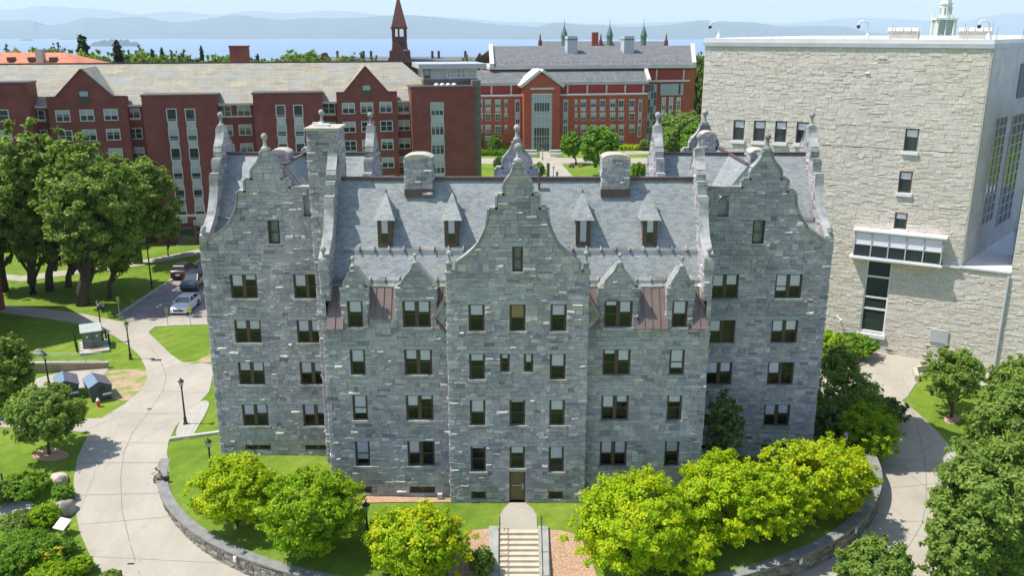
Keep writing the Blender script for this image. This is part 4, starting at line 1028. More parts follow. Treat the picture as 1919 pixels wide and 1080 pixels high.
# rear taller block
WB = -18
hbox(920, 1304, 126, WB, 'brick_hall', 'rear_wall', -36)
hbox(1212, 1303, 130, -7.5, 'brick_hall', 'side_block', -18)
hbox(1212, 1260, 132, -7.4, 'brick_panel', 'upper_panel', -7.6, yb=148)
hbox(1233, 1282, 132, -7.35, 'brick_panel', 'upper_panel', -7.6, yb=148)
for x in (1231, 1282): hbox(x-1.2, x+1.2, 130, -7.2, 'trim', 'pier', -7.6, yb=149)
hbox(1212, 1293, 149.5, -7.0, 'trim', 'cornice', -7.6, yb=153)
hbox(917, 1306, 123, -6.8, 'trim', 'eave_band', -30, yb=128.5)
zE2 = hu(1100, 123, -6.8)[1]; zR2 = hu(1100, 85.5, -24)[1]
uL2, uR2 = hu(925, 123, -6.8)[0], hu(1303, 123, -6.8)[0]
b = MB(); b.poly([H0.P(uL2, zE2+.02, -6.8), H0.P(uR2, zE2+.02, -6.8), H0.P(hu(1294, 85, -24)[0], zR2, -24), H0.P(hu(925, 86, -24)[0], zR2, -24)]); b.poly([H0.P(uR2, zE2+.02, -40), H0.P(uL2, zE2+.02, -40), H0.P(hu(925, 86, -24)[0], zR2, -24), H0.P(hu(1294, 85, -24)[0], zR2, -24)]); rr = boxuv(b.build('rear_roof', M['slate_dark'], sh))
for x_0, x_1, s in ((918, 925, 0), (1297, 1303, 1)):
    q0, q1 = hu(x_0, 123, -6.6)[0], hu(924 if s == 0 else 1294, 86, -24)[0]-(1.2 if s == 0 else 0); b = MB(); t = 1.1
    b.hexa([H0.P(q0, zE2-.5, -6.5), H0.P(q0+t, zE2-.5, -6.5), H0.P(q1+t, zR2, -24), H0.P(q1, zR2, -24), H0.P(q0, zE2+.7, -6.5), H0.P(q0+t, zE2+.7, -6.5), H0.P(q1+t, zR2+.6, -24), H0.P(q1, zR2+.6, -24)]); b.build('roof_verge', M['trim'], sh)
for x in (1073, 1179):
    u0, u1 = hu(x-9.5, 90, -17)[0], hu(x+9, 90, -17)[0]; z1 = hu(x, 67, -17)[1]; b = MB(); b.fbox(H0, u0, u1, -20, -17, zE2+1, z1); ch = boxuv(b.build('metal_flue', M['metal_panel'] if 0 else M['metal'], rr)); b = MB(); b.fbox(H0, u0-.1, u1+.1, -20.1, -16.9, z1-1.0, z1-.8); b.build('flue_band', M['flash'], ch)
# snow fence along both eaves
for yy_, w_, xa_, xb_ in ((117, -9.5, 928, 1300), (148.5, -2.6, 862, 1210)):
    u0, u1 = hu(xa_, yy_, w_)[0], hu(xb_, yy_, w_)[0]; z = hu(1100, yy_, w_)[1]; b = MB()
    n = int((u1-u0)/1.3)
    for k in range(n): u = u0+(u1-u0)*k/n; b.fbox(H0, u, u+.7, w_-.05, w_+.05, z, z+.35)
    so = b.build('snow_guard', M['trim'], sh); so['kind'] = 'stuff'
# glazed entrance gable
eg, e0, e1, zg = hbox(982, 1050, 160, 2.2, 'brick_hall', 'entrance_bay', -2)
up, zp = hu(1014.5, 134, 2.2)
gw = wall_poly(sh, H0, [(e0, zg), (e1, zg), (up, zp-.3)], 2.15, 'brick_hall', 'entrance_gable', 6)
c = MB(); coping(c, H0, [(e0-.7, zg-.5), (up, zp), (e1+.7, zg-.5)], t=.7, w0=-5, w1=2.7); c.build('coping', M['trim'], gw)
hbox(994, 1039, 164, 2.35, 'trim', 'sign_band', 2.0, yb=167.5, par=gw)
gb, g0, g1_, gzt = hbox(996.5, 1035, 175, 2.3, 'trim', 'glazed_bay', 2.0, zb=0)
c = MB(); n = 8
zz0 = 0
rowz = [hu(1016, y, 2.3)[1] for y in (275, 255, 239, 233, 217, 209, 192, 177)]
for r_ in range(len(rowz)-1):
    for k in range(n):
        ua, ub = g0+(g1_-g0)*k/n, g0+(g1_-g0)*(k+1)/n
        dark = r_ in (1, 5) and 1 <= k <= n-2 or r_ == 0 and 1 <= k <= n-2
        q = MB(); q.fbox(H0, ua+.06, ub-.06, 2.3, 2.34, rowz[r_]+.06 if r_ else .2, rowz[r_+1]-.06); q.build('pane', M['glass_dark' if dark else 'glass_pale'], gb)
def hwin(cx, cy, wd, h, w=0, cols=2, seed=0, span=False, glass='glass_dark'):
    u, z = hu(cx, cy, w); par = mw
    if span:
        q = MB(); q.fbox(H0, u-wd/2, u+wd/2, w, w+.06, z-h/2-.9, z-h/2); q.build('spandrel', M['metal'], par)
    q = MB(); q.fbox(H0, u-wd/2-.15, u+wd/2+.15, w, w+.08, z+h/2, z+h/2+.25); q.build('lintel', M['trim'], par)
    fwin(par, H0, u-wd/2, u+wd/2, z-h/2, z+h/2, w+.02, cols, trim='metal', seed=seed, glass=glass)
for k, cx in enumerate((877, 899, 914.5, 933, 948, 1079.5, 1093, 1112, 1129, 1148, 1164, 1184)):
    nar = cx in (948, 1079.5)
    for r_, cy in enumerate((195, 219.5, 242.5, 263)):
        if r_ == 3 and (k % 2 or nar): continue
        hwin(cx, cy-(0 if cx < 1000 else (cx-1050)*.008), .62 if nar else 1.3, 1.7, seed=k*7+r_, cols=1 if nar else 2, span=(r_ == 0))
for x0, x1 in ((965, 975), (1055.5, 1065), (1197, 1204)):
    o_, u0, u1, z1 = hbox(x0, x1, 186, .12, 'metal', 'window_strip', -.2, yb=262 if x0 < 1190 else 257, par=sh)
    for j, cy in enumerate((200, 222, 245)):
        z = hu((x0+x1)/2, cy, .12)[1]; fwin(o_, H0, u0+.15, u1-.15, z-1.3, z+1.3, .14, 2, trim='metal', seed=j)
for x0, x1, w_ in ((956, 984, .5), (1051, 1073, .5)): pass
for x in (1244, 1258, 1272):
    o_, u0, u1, z1 = hbox(x-4, x+4, 182, -7.3, 'trim', 'window_strip', -7.6, yb=214, par=sh)
    for cy in (195, 222): z = hu(x, cy, -7.3)[1]; fwin(o_, H0, u0+.1, u1-.1, z-1.6, z+1.6, -7.28, 2, trim='white', seed=int(x))
o_, u0, u1, z1 = hbox(1238, 1281, 157, -7.2, 'metal', 'upper_glazing', -7.6, yb=178, par=sh)
zb_ = hu(1260, 177, -7.2)[1]
for k in range(9): q = MB(); a, c_ = u0+(u1-u0)*k/9, u0+(u1-u0)*(k+1)/9; q.fbox(H0, a+.07, c_-.07, -7.2, -7.15, zb_+.1, z1-.1); q.build('pane', M['glass_dark' if k in (7,) else 'glass_pale'], o_)
o_, u0, u1, z1 = hbox(1215, 1231, 158, -7.1, 'metal', 'corner_glazing', -7.6, yb=262, par=sh)
for r_ in range(8):
    for k in range(3): q = MB(); a, c_ = u0+(u1-u0)*k/3, u0+(u1-u0)*(k+1)/3; za = .8+(z1-.8)*r_/8; q.fbox(H0, a+.08, c_-.08, -7.1, -7.05, za, za+(z1-.8)/8-.15); q.build('pane', M['glass_dark' if (r_+k) % 3 else 'glass_pale'], o_)
# steps and low stone walls by its door
for x0, x1 in ((983, 1005), (1029, 1050)):
    a, c_ = gz(x0, 287, 0), gz(x1, 287, 0)
    for k in range(2): b = MB(); b.box(a.x, c_.x, a.y-3-k*4, a.y-2-k*4, 0, 1.1-k*.3); tag(b.build('low_stone_wall', M['trim']), 'pale low wall %s the glazed entrance of the science hall, %s row' % ('left of' if x0 < 1000 else 'right of', ('back', 'front')[k]), 'wall', 'low walls by the hall entrance')
# ---------- far roofs above the red hall: old hall with green turrets
oh = thing('turreted_hall', 'far brick hall with dark slate roof, three green copper turrets and red chimney', 'building')
def fb(par, x0, x1, y0, y1, Y, m, name, dep=8, zb=None):
    a, c = atY(x0, y0, Y), atY(x1, y1, Y); b = MB(); b.box(a.x, c.x, Y, Y+dep, c.z if zb is None else zb, a.z); return boxuv(b.build(name, M[m], par))
YO = 300
fb(oh, 1012, 1250, 86, 100, YO, 'brownstone', 'wall', zb=-.5)
a, c = atY(1012, 86, YO), atY(1250, 86, YO); t = atY(1100, 77, YO+5)
b = MB(); b.poly([(a.x, YO-.5, a.z), (c.x, YO-.5, a.z), (c.x, YO+5, t.z), (a.x, YO+5, t.z)]); b.poly([(c.x, YO+10, a.z), (a.x, YO+10, a.z), (a.x, YO+5, t.z), (c.x, YO+5, t.z)]); boxuv(b.build('roof', M['slate_dark'], oh))
for x in (1057, 1142, 1205.5):
    p = atY(x, 82, YO-2); r_ = 5.2/FPX*YO; b = MB(); b.lathe((p.x, YO-2, p.z-2), [(r_, 0), (r_, 4.2), (r_*1.25, 4.3), (r_*1.25, 4.6)], 8); tw = b.build('turret', M['green_copper'], oh)
    b = MB(); b.lathe((p.x, YO-2, p.z+2.6), [(r_*1.15, 0), (r_*.95, 1.0), (r_*.4, 2.3), (r_*.12, 3.2), (.03, 5.4)], 8); b.build('spire', M['green_copper'], tw)
fb(oh, 1110, 1121, 60, 86, YO-1, 'brick_hall', 'chimney', 2.5)
for x in (1012, 1125, 1247): p = atY(x, 85, YO); b = MB(); b.lathe((p.x, YO-1, p.z), [(.7, 0), (.6, 1.5), (.25, 2.2), (.3, 2.6), (.03, 4)], 6); b.build('pinnacle', M['brownstone'], oh)
p0, p1, p2 = atY(1137, 86, YO-1), atY(1153, 86, YO-1), atY(1146, 75, YO-1); b = MB(); b.poly([p0, p1, p2]); b.poly([p1, (p1.x, YO+5, p1.z), (p2.x, YO+5, p2.z), p2]); b.poly([(p0.x, YO+5, p0.z), p0, p2, (p2.x, YO+5, p2.z)]); b.build('small_gable', M['brick_hall'], oh)
# spired sandstone hall
st = thing('spired_hall', 'dark red sandstone hall with tall pointed bell tower and a long low roof', 'building')
YS = 262
pc = atY(750, 110, YS); k = YS/FPX*1.0
def sq(par, hw, y0, y1, m, name, hw2=None):
    z1, z0 = atY(750, y0, YS).z, atY(750, y1, YS).z; h2 = hw2 if hw2 is not None else hw
    b = MB(); b.hexa([(pc.x-hw*k, YS-hw*k, z0), (pc.x+hw*k, YS-hw*k, z0), (pc.x+hw*k, YS+hw*k, z0), (pc.x-hw*k, YS+hw*k, z0), (pc.x-h2*k, YS-h2*k, z1), (pc.x+h2*k, YS-h2*k, z1), (pc.x+h2*k, YS+h2*k, z1), (pc.x-h2*k, YS+h2*k, z1)])
    return b.build(name, M[m], par)
sq(st, 17, 95, 200, 'brownstone', 'tower_base'); sq(st, 17, 92, 95, 'brownstone', 'broach', 13); sq(st, 13, 75, 92, 'brownstone', 'tower_shaft', 11.5)
sq(st, 13.5, 50, 54, 'brownstone', 'cornice'); sq(st, 12.5, -12, 50, 'brownstone', 'spire', .3)
z0, z1 = atY(750, 76, YS).z, atY(750, 53, YS).z
for dx, dy in ((-1, -1), (1, -1), (1, 1), (-1, 1), (0, -1), (-1, 0), (1, 0)):
    b = MB(); x, y = pc.x+dx*10.5*k, YS+dy*10.5*k; b.box(x-1.6*k, x+1.6*k, y-1.6*k, y+1.6*k, z0, z1); b.build('belfry_post', M['brownstone'], st)
sq(st, 12, 68, 76, 'brownstone', 'belfry_parapet')
za, zb = atY(750, 118, YS-8).z, atY(750, 78, YS-8).z
b = MB(); x0, x1 = pc.x-20*k, pc.x+21*k; xm = pc.x-1*k; b.poly([(x0, YS-6, za), (x1, YS-6, za), (xm, YS-6, zb)]); b.poly([(x1, YS-6, za), (x1, YS+4, za), (xm, YS+4, zb), (xm, YS-6, zb)]); b.poly([(x0, YS+4, za), (x0, YS-6, za), (xm, YS-6, zb), (xm, YS+4, zb)]); b.build('entrance_gable', M['brownstone'], st)
a, c = atY(598, 113, YS), atY(920, 113, YS); t = atY(750, 106, YS+6)
b = MB(); b.box(a.x, c.x, YS, YS+12, -.5, a.z); b.build('wall', M['brownstone'], st)
b = MB(); b.poly([(a.x, YS-.5, a.z), (c.x, YS-.5, a.z), (c.x, YS+6, t.z), (a.x, YS+6, t.z)]); b.poly([(c.x, YS+12, a.z), (a.x, YS+12, a.z), (a.x, YS+6, t.z), (c.x, YS+6, t.z)]); boxuv(b.build('roof', M['slate_dark'], st))
for x in (632, 681, 695, 810, 822, 872): fb(st, x-2.2, x+2.2, 95, 112, YS+3, 'brownstone', 'chimney', 1)
for x in (603, 898):
    p0, p1, p2 = atY(x-9, 114, YS-1), atY(x+9, 114, YS-1), atY(x, 99, YS-1); b = MB(); b.poly([p0, p1, p2]); b.poly([p1, (p1.x, YS+6, p1.z), (p2.x, YS+6, p2.z), p2]); b.poly([(p0.x, YS+6, p0.z), p0, p2, (p2.x, YS+6, p2.z)]); b.build('small_gable', M['brownstone'], st)
# terracotta roofed house, far left
th = thing('tile_roofed_hall', 'buff walled building under an orange clay tile hipped roof at the far left', 'building')
YT_ = 168
a, c = atY(-60, 131, YT_), atY(158, 131, YT_); r0, r1 = atY(-40, 97, YT_+9), atY(120, 98, YT_+9)
b = MB(); b.box(a.x, c.x-1, YT_, YT_+18, -.5, a.z); b.build('wall', M['buff'], th)
b = MB(); z = a.z; b.poly([(a.x, YT_-1, z), (c.x, YT_-1, z), (r1.x, YT_+9, r1.z), (r0.x, YT_+9, r1.z)]); b.poly([(c.x, YT_-1, z), (c.x, YT_+19, z), (r1.x, YT_+9, r1.z)]); b.poly([(c.x, YT_+19, z), (a.x, YT_+19, z), (r0.x, YT_+9, r1.z), (r1.x, YT_+9, r1.z)]); rt = boxuv(b.build('roof', M['terracotta'], th))
p = atY(71, 92, YT_+3); b = MB(); b.box(p.x-.65, p.x+.65, YT_+3, YT_+4.2, p.z-6, p.z); b.build('chimney', M['concrete'], rt)
for x in (18, 57, 97): p = atY(x, 110, YT_+3.4); b = MB(); b.box(p.x-.4, p.x+.4, YT_+3.1, YT_+5, p.z-.5, p.z+.3); b.build('skylight', M['frame_dark'], rt)
for x in (10, 20): p = atY(x, 140, YT_); b = MB(); b.box(p.x-.35, p.x+.35, YT_-.05, YT_+.1, p.z-.7, p.z+.7); b.build('window', M['glass_dark'], th)
# white steeple
sp = thing('white_steeple', 'white wooden chapel steeple rising behind the pale stone block', 'steeple')
YP = 205; cx_ = atY(1764, 80, YP).x; k = YP/FPX; RZr = R(35)
def sqr(hw, y0, y1, name, m='white', hw2=None, n=4, par=None):
    z1, z0 = atY(1764, y0, YP).z, atY(1764, y1, YP).z; b = MB(); s2 = math.sqrt(2) if n == 4 else 1
    b.lathe((cx_, YP, z0), [(hw*k*s2, 0), ((hw2 or hw)*k*s2, z1-z0)], n, rot=RZr); return b.build(name, M[m], par or sp)
sqr(17, 74, 300, 'lower_stage'); sqr(18.5, 33, 37, 'cornice'); sqr(14, 37, 74, 'belfry_core', 'metal')
for i in range(4):
    for off in (-1, 0, 1):
        an = RZr+math.pi/4+i*math.pi/2; z0, z1 = atY(1764, 74, YP).z, atY(1764, 37, YP).z
        x, y = cx_+math.cos(an)*15.5*k-math.sin(an)*off*13.5*k, YP+math.sin(an)*15.5*k+math.cos(an)*off*13.5*k
        b = MB(); r_ = (2.6 if off else 1.5)*k; b.lathe((x, y, z0), [(r_, 0), (r_*.9, z1-z0)], 8); b.build('column', M['white'], sp)
sqr(10, 7, 33, 'lantern', n=8); sqr(11.5, 5, 8, 'lantern_cornice', n=8); sqr(8.5, -12, 5, 'upper_lantern', n=8); sqr(8, -60, -12, 'spire', hw2=.3, n=8)
for i in range(8):
    an = RZr+math.pi/8+i*math.pi/4; z0, z1 = atY(1764, 27, YP).z, atY(1764, 12, YP).z; x, y = cx_+math.cos(an)*9.4*k, YP+math.sin(an)*9.4*k
    b = MB(); b.lathe((x, y, z0), [(1.6*k, 0), (1.6*k, (z1-z0)*.85), (.5*k, z1-z0)], 6); b.build('louvre', M['blind_dim'], sp)
for i in range(4):
    an = RZr+i*math.pi/2; z0 = atY(1764, 33, YP).z; x, y = cx_+math.cos(an)*24*k, YP+math.sin(an)*24*k; b = MB(); b.lathe((x, y, z0), [(1.2*k, 0), (1.2*k, 4*k), (.4*k, 6*k), (.8*k, 7.5*k), (.1*k, 10*k)], 6); b.build('urn', M['white'], sp)

# ---------- the pale split-face library block on the right
wp, wq = gz(1628, 658, 0), gz(1759, 679, 0); wang = math.atan2(wq.y-wp.y, wq.x-wp.x); EWA = R(49)
LB = Plane((wp.x, wp.y), wang)
lib = thing('pale_stone_block', 'huge pale rough limestone block with few narrow windows and a flat white roof', 'building')
lu = lambda x, y, w=0: LB.uv(x, y, w)
uL = lu(1322, 83)[0]; uC, zT = lu(1862, 82); uS = lu(1893, 521)[0]; ztr = (lu(1602, 470)[1]+lu(1893, 521)[1])/2
uC2 = lu(1803, 467)[0]; uC = (uC+uC2)/2
lw = []
def lwin(x0, x1, y0, y1): a, c = lu(x0, (y0+y1)/2)[0], lu(x1, (y0+y1)/2)[0]; return (a, c, lu((x0+x1)/2, y1)[1], lu((x0+x1)/2, y0)[1])
for q in ((1374,1395,225,263), (1412,1434,226,265), (1452,1474,227,267), (1492,1516,229,269), (1695,1721,241,284), (1684,1709,321,362), (1676,1700,399,430)): lw.append(lwin(*q))
strip = lwin(1625, 1664, 487, 624); strip = (lu(1642, 550)[0]-1.05, lu(1642, 550)[0]+1.05, lu(1636, 626)[1], lu(1652, 488)[1])
q = MB(); ashlar(q, LB, [ztr, zT], uL, uC, lw, seed=201, rh=(.24,.36), bw=(.4,1.15), rough=.03, rock=.004, split=.35, depth=.35, quoin=.01)
ashlar(q, LB, [-.3, ztr], uL, uS, lw+[strip], seed=202, rh=(.24,.36), bw=(.4,1.15), rough=.03, rock=.004, split=.35, depth=.35, quoin=.01)
zR_ = 24.0
ashlar(q, LB, [-.3, ztr+.001], uS+.03, uS+24, (), w=.1, seed=203, rh=(.24,.36), bw=(.4,1.15), rough=.03, rock=.004, split=.35, quoin=0)
ashlar(q, LB, [ztr+.001, zR_], uS+.0, uS+24, (), w=.1, seed=204, rh=(.24,.36), bw=(.4,1.15), rough=.03, rock=.004, split=.35, quoin=0)
q.build('stone_wall', M['limestone'], lib)
W_ = 46
EW = Plane(LB.P(uC, 0, 0)[:2], EWA)
b = MB(); pc_ = [LB.P(uL+.02, 0, -.36), LB.P(uC-.3, 0, -.36), EW.P(90, 0, -.3), LB.P(uL+.02, 0, -W_)]; b.hexa([(x, y, -.3) for x, y, z in pc_]+[(x, y, zT-.3) for x, y, z in pc_]); b.fbox(LB, uC, uS+24, -W_, -.36, -.3, ztr-.05) ; b.fbox(LB, uS+.05, uS+24, -7, -.3, ztr, zR_-.3); boxuv(b.build('core', M['metal_panel'], lib))
def cap_prism(g, z0, z1, m, name):
    b = MB(); pc_ = [LB.P(uL-g, 0, g), LB.P(uC+g*.9, 0, g), EW.P(90, 0, g), LB.P(uL-g, 0, -W_)]; b.hexa([(x, y, z0) for x, y, z in pc_]+[(x, y, z1) for x, y, z in pc_]); b.build(name, M[m], lib)
cap_prism(.12, zT, zT+.35, 'roof_white', 'roof_edge'); cap_prism(.16, zT-.35, zT-.002, 'metal', 'edge_flashing')
b = MB(); b.fbox(LB, uL+.5, uC+.12, -.9, .16, ztr-.02, ztr+.14) if 0 else b.fbox(LB, uC-.0, uS+.02, -W_, .16, ztr-.04, ztr+.12); b.build('terrace_roof', M['roof_white'], lib)
b = MB(); b.fbox(LB, lu(1600, 470)[0], uC, -.2, .35, ztr-.05, ztr+.13); b.build('ledge', M['roof_white'], lib)
# metal end wall with tall curtain windows
b = MB(); b.fbox(EW, .0, 90, -.3, .06, ztr+.1, zT-.36); boxuv(b.build('metal_end_wall', M['metal_panel'], lib))
b = MB(); b.fbox(EW, -.02, .5, .06, .12, ztr+.12, zT-.3); b.build('corner_trim', M['concrete'], lib)
def ecol(pts):   # px polygon corners -> u range, z range on end wall
    us = [EW.uv(x, y, .06) for x, y in pts]; return min(u for u, _ in us), max(u for u, _ in us), min(z for _, z in us), max(z for _, z in us)
for tx, tx2, bx in (((1866, 222), (1887, 219), (1836, 424)), ((1898, 216), (1922, 212), (1868, 423))):
    u0, zt0 = EW.uv(*tx, .06); u1, zb0 = EW.uv(*bx, .06); wd = EW.uv(*tx2, .06)[0]-u0
    f = MB(); nz = 11; nc = 3
    for c_ in range(nc+1): f.fbox(EW, u0+wd*c_/nc-.05, u0+wd*c_/nc+.05, .06, .16, zb0, zt0)
    for r_ in range(nz+1): z = zb0+(zt0-zb0)*r_/nz; f.fbox(EW, u0+.05, u0+wd-.05, .06, .15, z-.05, z+.05)
    fo = f.build('curtain_window', M['metal'], lib); b = MB(); b.fbox(EW, u0, u0+wd, .06, .09, zb0, zt0); b.build('pane', M['glass_dark'], fo)
u0, z0 = EW.uv(1908, 155, .06); b = MB(); b.fbox(EW, u0, u0+5, .06, .12, z0-1.4, z0+1.7); b.build('louvre_panel', M['navy_panel'], lib)
for k_, (a, c, z0, z1) in enumerate(lw):
    f = MB(); t = .12
    f.fbox(LB, a, a+t, -.3, -.12, z0, z1); f.fbox(LB, c-t, c, -.3, -.12, z0, z1); f.fbox(LB, a+t, c-t, -.3, -.125, z0, z0+t); f.fbox(LB, a+t, c-t, -.3, -.125, z1-t, z1)
    fo = f.build('window', M['flash'], lib)
    b = MB(); b.fbox(LB, a+t, c-t, -.3, -.2, z0+t, z1-t); b.build('pane', M['glass_dark'], fo)
    b = MB(); b.fbox(LB, a+t, c-t, -.2, -.18, z1-t-(z1-z0)*.3, z1-t); b.build('blind', M['blind'], fo)
    b = MB(); b.fbox(LB, a-.12, c+.12, -.25, .2, z0-.28, z0+.004); b.build('sill', M['white'], fo)
a, c, z0, z1 = strip
f = MB(); f.fbox(LB, a, a+.12, -.3, -.1, z0, z1); f.fbox(LB, c-.12, c, -.3, -.1, z0, z1)
for y in (624, 581, 559, 520, 490): z = lu(1645, y)[1]; f.fbox(LB, a+.12, c-.12, -.3, -.1, z-.08, z+.08)
fo = f.build('strip_window', M['white'], lib); b = MB(); b.fbox(LB, a+.1, c-.1, -.3, -.2, z0, z1); b.build('pane', M['glass_dark'], fo)
b = MB(); b.fbox(LB, a-.15, c+.15, -.25, .25, z0-.35, z0); b.build('sill', M['white'], fo)
# projecting glazed box on the ledge
su0, su1 = lu(1604, 450)[0], lu(1762, 490, 1.0)[0]; sz0 = ztr+.13; sz1 = sz0+2.35
b = MB(); b.fbox(LB, su0-.2, su1+.3, -2.4, 1.0, sz1, sz1+.15); sk = b.build('glazed_bay', M['roof_white'], lib)
f = MB(); nb = 5
for k_ in range(nb+1): u = su0+(su1-su0)*k_/nb; f.fbox(LB, u-.05, u+.05, .72, .82, sz0, sz1)
for z in (sz0+.04, sz1-.06, sz0+1.15): f.fbox(LB, su0+.05, su1-.05, .73, .81, z-.05, z+.05)
for w_ in (-.8,): f.fbox(LB, su1-.05, su1+.05, w_-.05, w_+.05, sz0, sz1)
f.build('mullions', M['metal'], sk)
b = MB(); b.fbox(LB, su0, su1, -2.2, .76, sz0, sz0+1.12); b.build('lower_glass', M['glass_dark'], sk)
b = MB(); b.fbox(LB, su0, su1, -2.2, .75, sz0+1.12, sz1); b.build('upper_blinds', M['blind'], sk)
b = MB(); b.fbox(LB, su0-.3, su1+.2, -.2, 1.0, sz0-.16, sz0); b.build('shelf', M['roof_white'], sk)
# downpipe, panel, wall light, camera
b = MB(); b.tube([LB.P(uS-.1, .4, .22), LB.P(uS-.1, ztr-.3, .22)], .12, 8); b.build('downpipe', M['metal'], lib)
z0, z1 = lu(1760, 642)[1], lu(1760, 618)[1]; a, c = lu(1743, 630)[0], lu(1777, 630)[0]; b = MB(); b.fbox(LB, a, c, .02, .16, z0, z1); b.build('wall_panel', M['metal'], lib)
p = lu(1570, 596); b = MB(); b.tube([LB.P(p[0], p[1]+.3, .1), LB.P(p[0], p[1]+.3, .7), LB.P(p[0]+.3, p[1]+.2, .7)], .06, 6); b.lathe(LB.P(p[0]+.4, p[1]-.1, .7), [(.12, 0), (.16, .2), (.05, .3)], 8); b.build('wall_camera', M['white'], lib)
for x, y in ((1667, 657), (1735, 675)): p = lu(x, y); b = MB(); b.fbox(LB, p[0]-.3, p[0]+.3, .1, .14, .3, .42); b.build('wall_vent', M['frame_dark'], lib)
# roof cameras, hatches and rods
def roofcam(px, s=1.0):
    u = lu(px, 80, -.6)[0]; P_ = Vector(LB.P(u, zT+.35, -.6)); b = MB()
    pts = [P_, P_+Vector((0,0,1.0)), P_+Vector((-.1,0,1.35)), P_+Vector((-.45,0,1.5)), P_+Vector((-.8,0,1.4)), P_+Vector((-.85,0,1.15))]
    b.tube(pts, .075, 8); b.lathe(P_, [(.25, 0), (.2, .25), (.1, .5)], 8); o = b.build('camera_arm', M['white'], lib)
    b = MB(); q = pts[-1]; b.lathe(q-Vector((0,0,.3)), [(.04, 0), (.14, .06), (.17, .18), (.12, .3)], 8); b.build('dome_camera', M['frame_dark'], o)
for x in (1346, 1624, 1850): roofcam(x)
for x in (1691, 1825):
    u = lu(x, 75, -5)[0]; b = MB(); b.fbox(LB, u-1.2, u+1.2, -7, -5, zT+.3, zT+1.0); o = b.build('roof_hatch', M['concrete'], lib)
    for k_ in range(4): b = MB(); b.fbox(LB, u-1.3+k_*.66, u-1.3+k_*.66+.6, -7.1, -4.9, zT+1.0, zT+1.3); b.build('hatch_dome', M['white'], o)
for x in (1400, 1447, 1462, 1519, 1582, 1612, 1670, 1719, 1761, 1781, 1805, 1811, 1857, 1866, 1915):
    u = lu(x, 78, -1)[0]; b = MB(); P_ = LB.P(u, zT+.3, -1.0); b.tube([P_, (P_[0], P_[1], P_[2]+random.Random(x).uniform(.4, 1.5))], .04, 5); b.build('lightning_rod', M['metal'], lib)

# ---------- steep gabled hall just beyond the left edge (its gable shades the lawn)
gh = thing('gabled_hall', 'steep gabled brick hall standing beyond the left edge of the lawn', 'building')
def gp(x, y, z): return (x, y, z)
X1, X0, Yc, hd, ze, zp = -54.5, -78, 82, 8.6, 10.5, 25
b = MB(); b.box(X0, X1, Yc-hd, Yc+hd, -.5, ze); b.poly([(X1, Yc-hd, ze), (X1, Yc+hd, ze), (X1, Yc, zp)]); b.poly([(X0, Yc+hd, ze), (X0, Yc-hd, ze), (X0, Yc, zp)]); boxuv(b.build('wall', M['brick'], gh))
b = MB(); b.poly([(X0-.4, Yc-hd-.5, ze-.7), (X1+.3, Yc-hd-.5, ze-.7), (X1+.3, Yc, zp+.2), (X0-.4, Yc, zp+.2)]); b.poly([(X1+.3, Yc+hd+.5, ze-.7), (X0-.4, Yc+hd+.5, ze-.7), (X0-.4, Yc, zp+.2), (X1+.3, Yc, zp+.2)]); boxuv(b.build('roof', M['slate_dark'], gh))
gpl = Plane((X1, Yc-hd), math.pi/2); gpf = Plane((X0, Yc-hd), 0)
for i in range(3):
    for j in range(3): fwin(gh, gpl, 2.2+i*5.2, 3.9+i*5.2, 1.2+j*3.1, 3.0+j*3.1, .02, 2, seed=i*5+j)
for i in range(6):
    for j in range(3): fwin(gh, gpf, 1.5+i*3.7, 3.2+i*3.7, 1.2+j*3.1, 3.0+j*3.1, .02, 2, seed=i*7+j)
# ------------------------------------------------------------ retaining wall and front stairs
def ell_pt(t, dr=0): return Vector((ELC[0]+(ELA+dr)*math.cos(t), ELC[1]+(ELB+dr)*math.sin(t), 0))
def wall_top(y): return -.1-(.12+.3*smooth(55, 46, y))+.10
M['retaining'] = attr_stone('brown_grey_wall_stone', [(0, (.15,.135,.11)), (.5, (.25,.23,.19)), (1, (.38,.35,.29))])
M['capstone'] = noisy('grey_cap_stone', (.19,.19,.18), (.29,.285,.27), 2, b=.4)
def curved_wall(t0, t1, label):
    n = int(abs(t1-t0)/R(1.5)); q = MB(); c = MB(); rnd = random.Random(int(t0*100)); ts = [t0+(t1-t0)*i/n for i in range(n+1)]
    for i in range(n):
        a, b = ell_pt(ts[i], .28), ell_pt(ts[i+1], .28); ai, bi = ell_pt(ts[i], -.42), ell_pt(ts[i+1], -.42)
        za, zb = wall_top(a.y), wall_top(b.y); ga, gb = h_out(a.x, a.y)-.1, h_out(b.x, b.y)-.1
        if za-ga < .14: za = ga+.14
        if zb-gb < .14: zb = gb+.14
        c.hexa([(a.x, a.y, za-.1), (b.x, b.y, zb-.1), (bi.x, bi.y, zb-.1), (ai.x, ai.y, za-.1), (a.x, a.y, za), (b.x, b.y, zb), (bi.x, bi.y, zb), (ai.x, ai.y, za)], rnd.random())
        d = (b-a); L_ = d.length; ang = math.atan2(d.y, d.x); pl = Plane((a.x-(0), a.y), ang)
        if pl.n.dot(a-Vector((*ELC, 0))) < 0: pl = Plane((b.x, b.y), ang+math.pi)
        ashlar(q, pl, [min(ga, gb), min(za, zb)-.11], 0, L_, (), w=-.07, seed=i, rh=(.16,.24), bw=(.25,.5), rough=.05, rock=.02, quoin=0, depth=.3)
    o = thing('retaining_wall', label, 'wall'); q.build('wall_face', M['retaining'], o); c.build('cap_stones', M['capstone'], o); return o
curved_wall(R(187), R(264.5), 'low curved stone retaining wall sweeping left of the front stairs')
curved_wall(R(275.5), R(362), 'low curved stone retaining wall sweeping right of the front stairs')
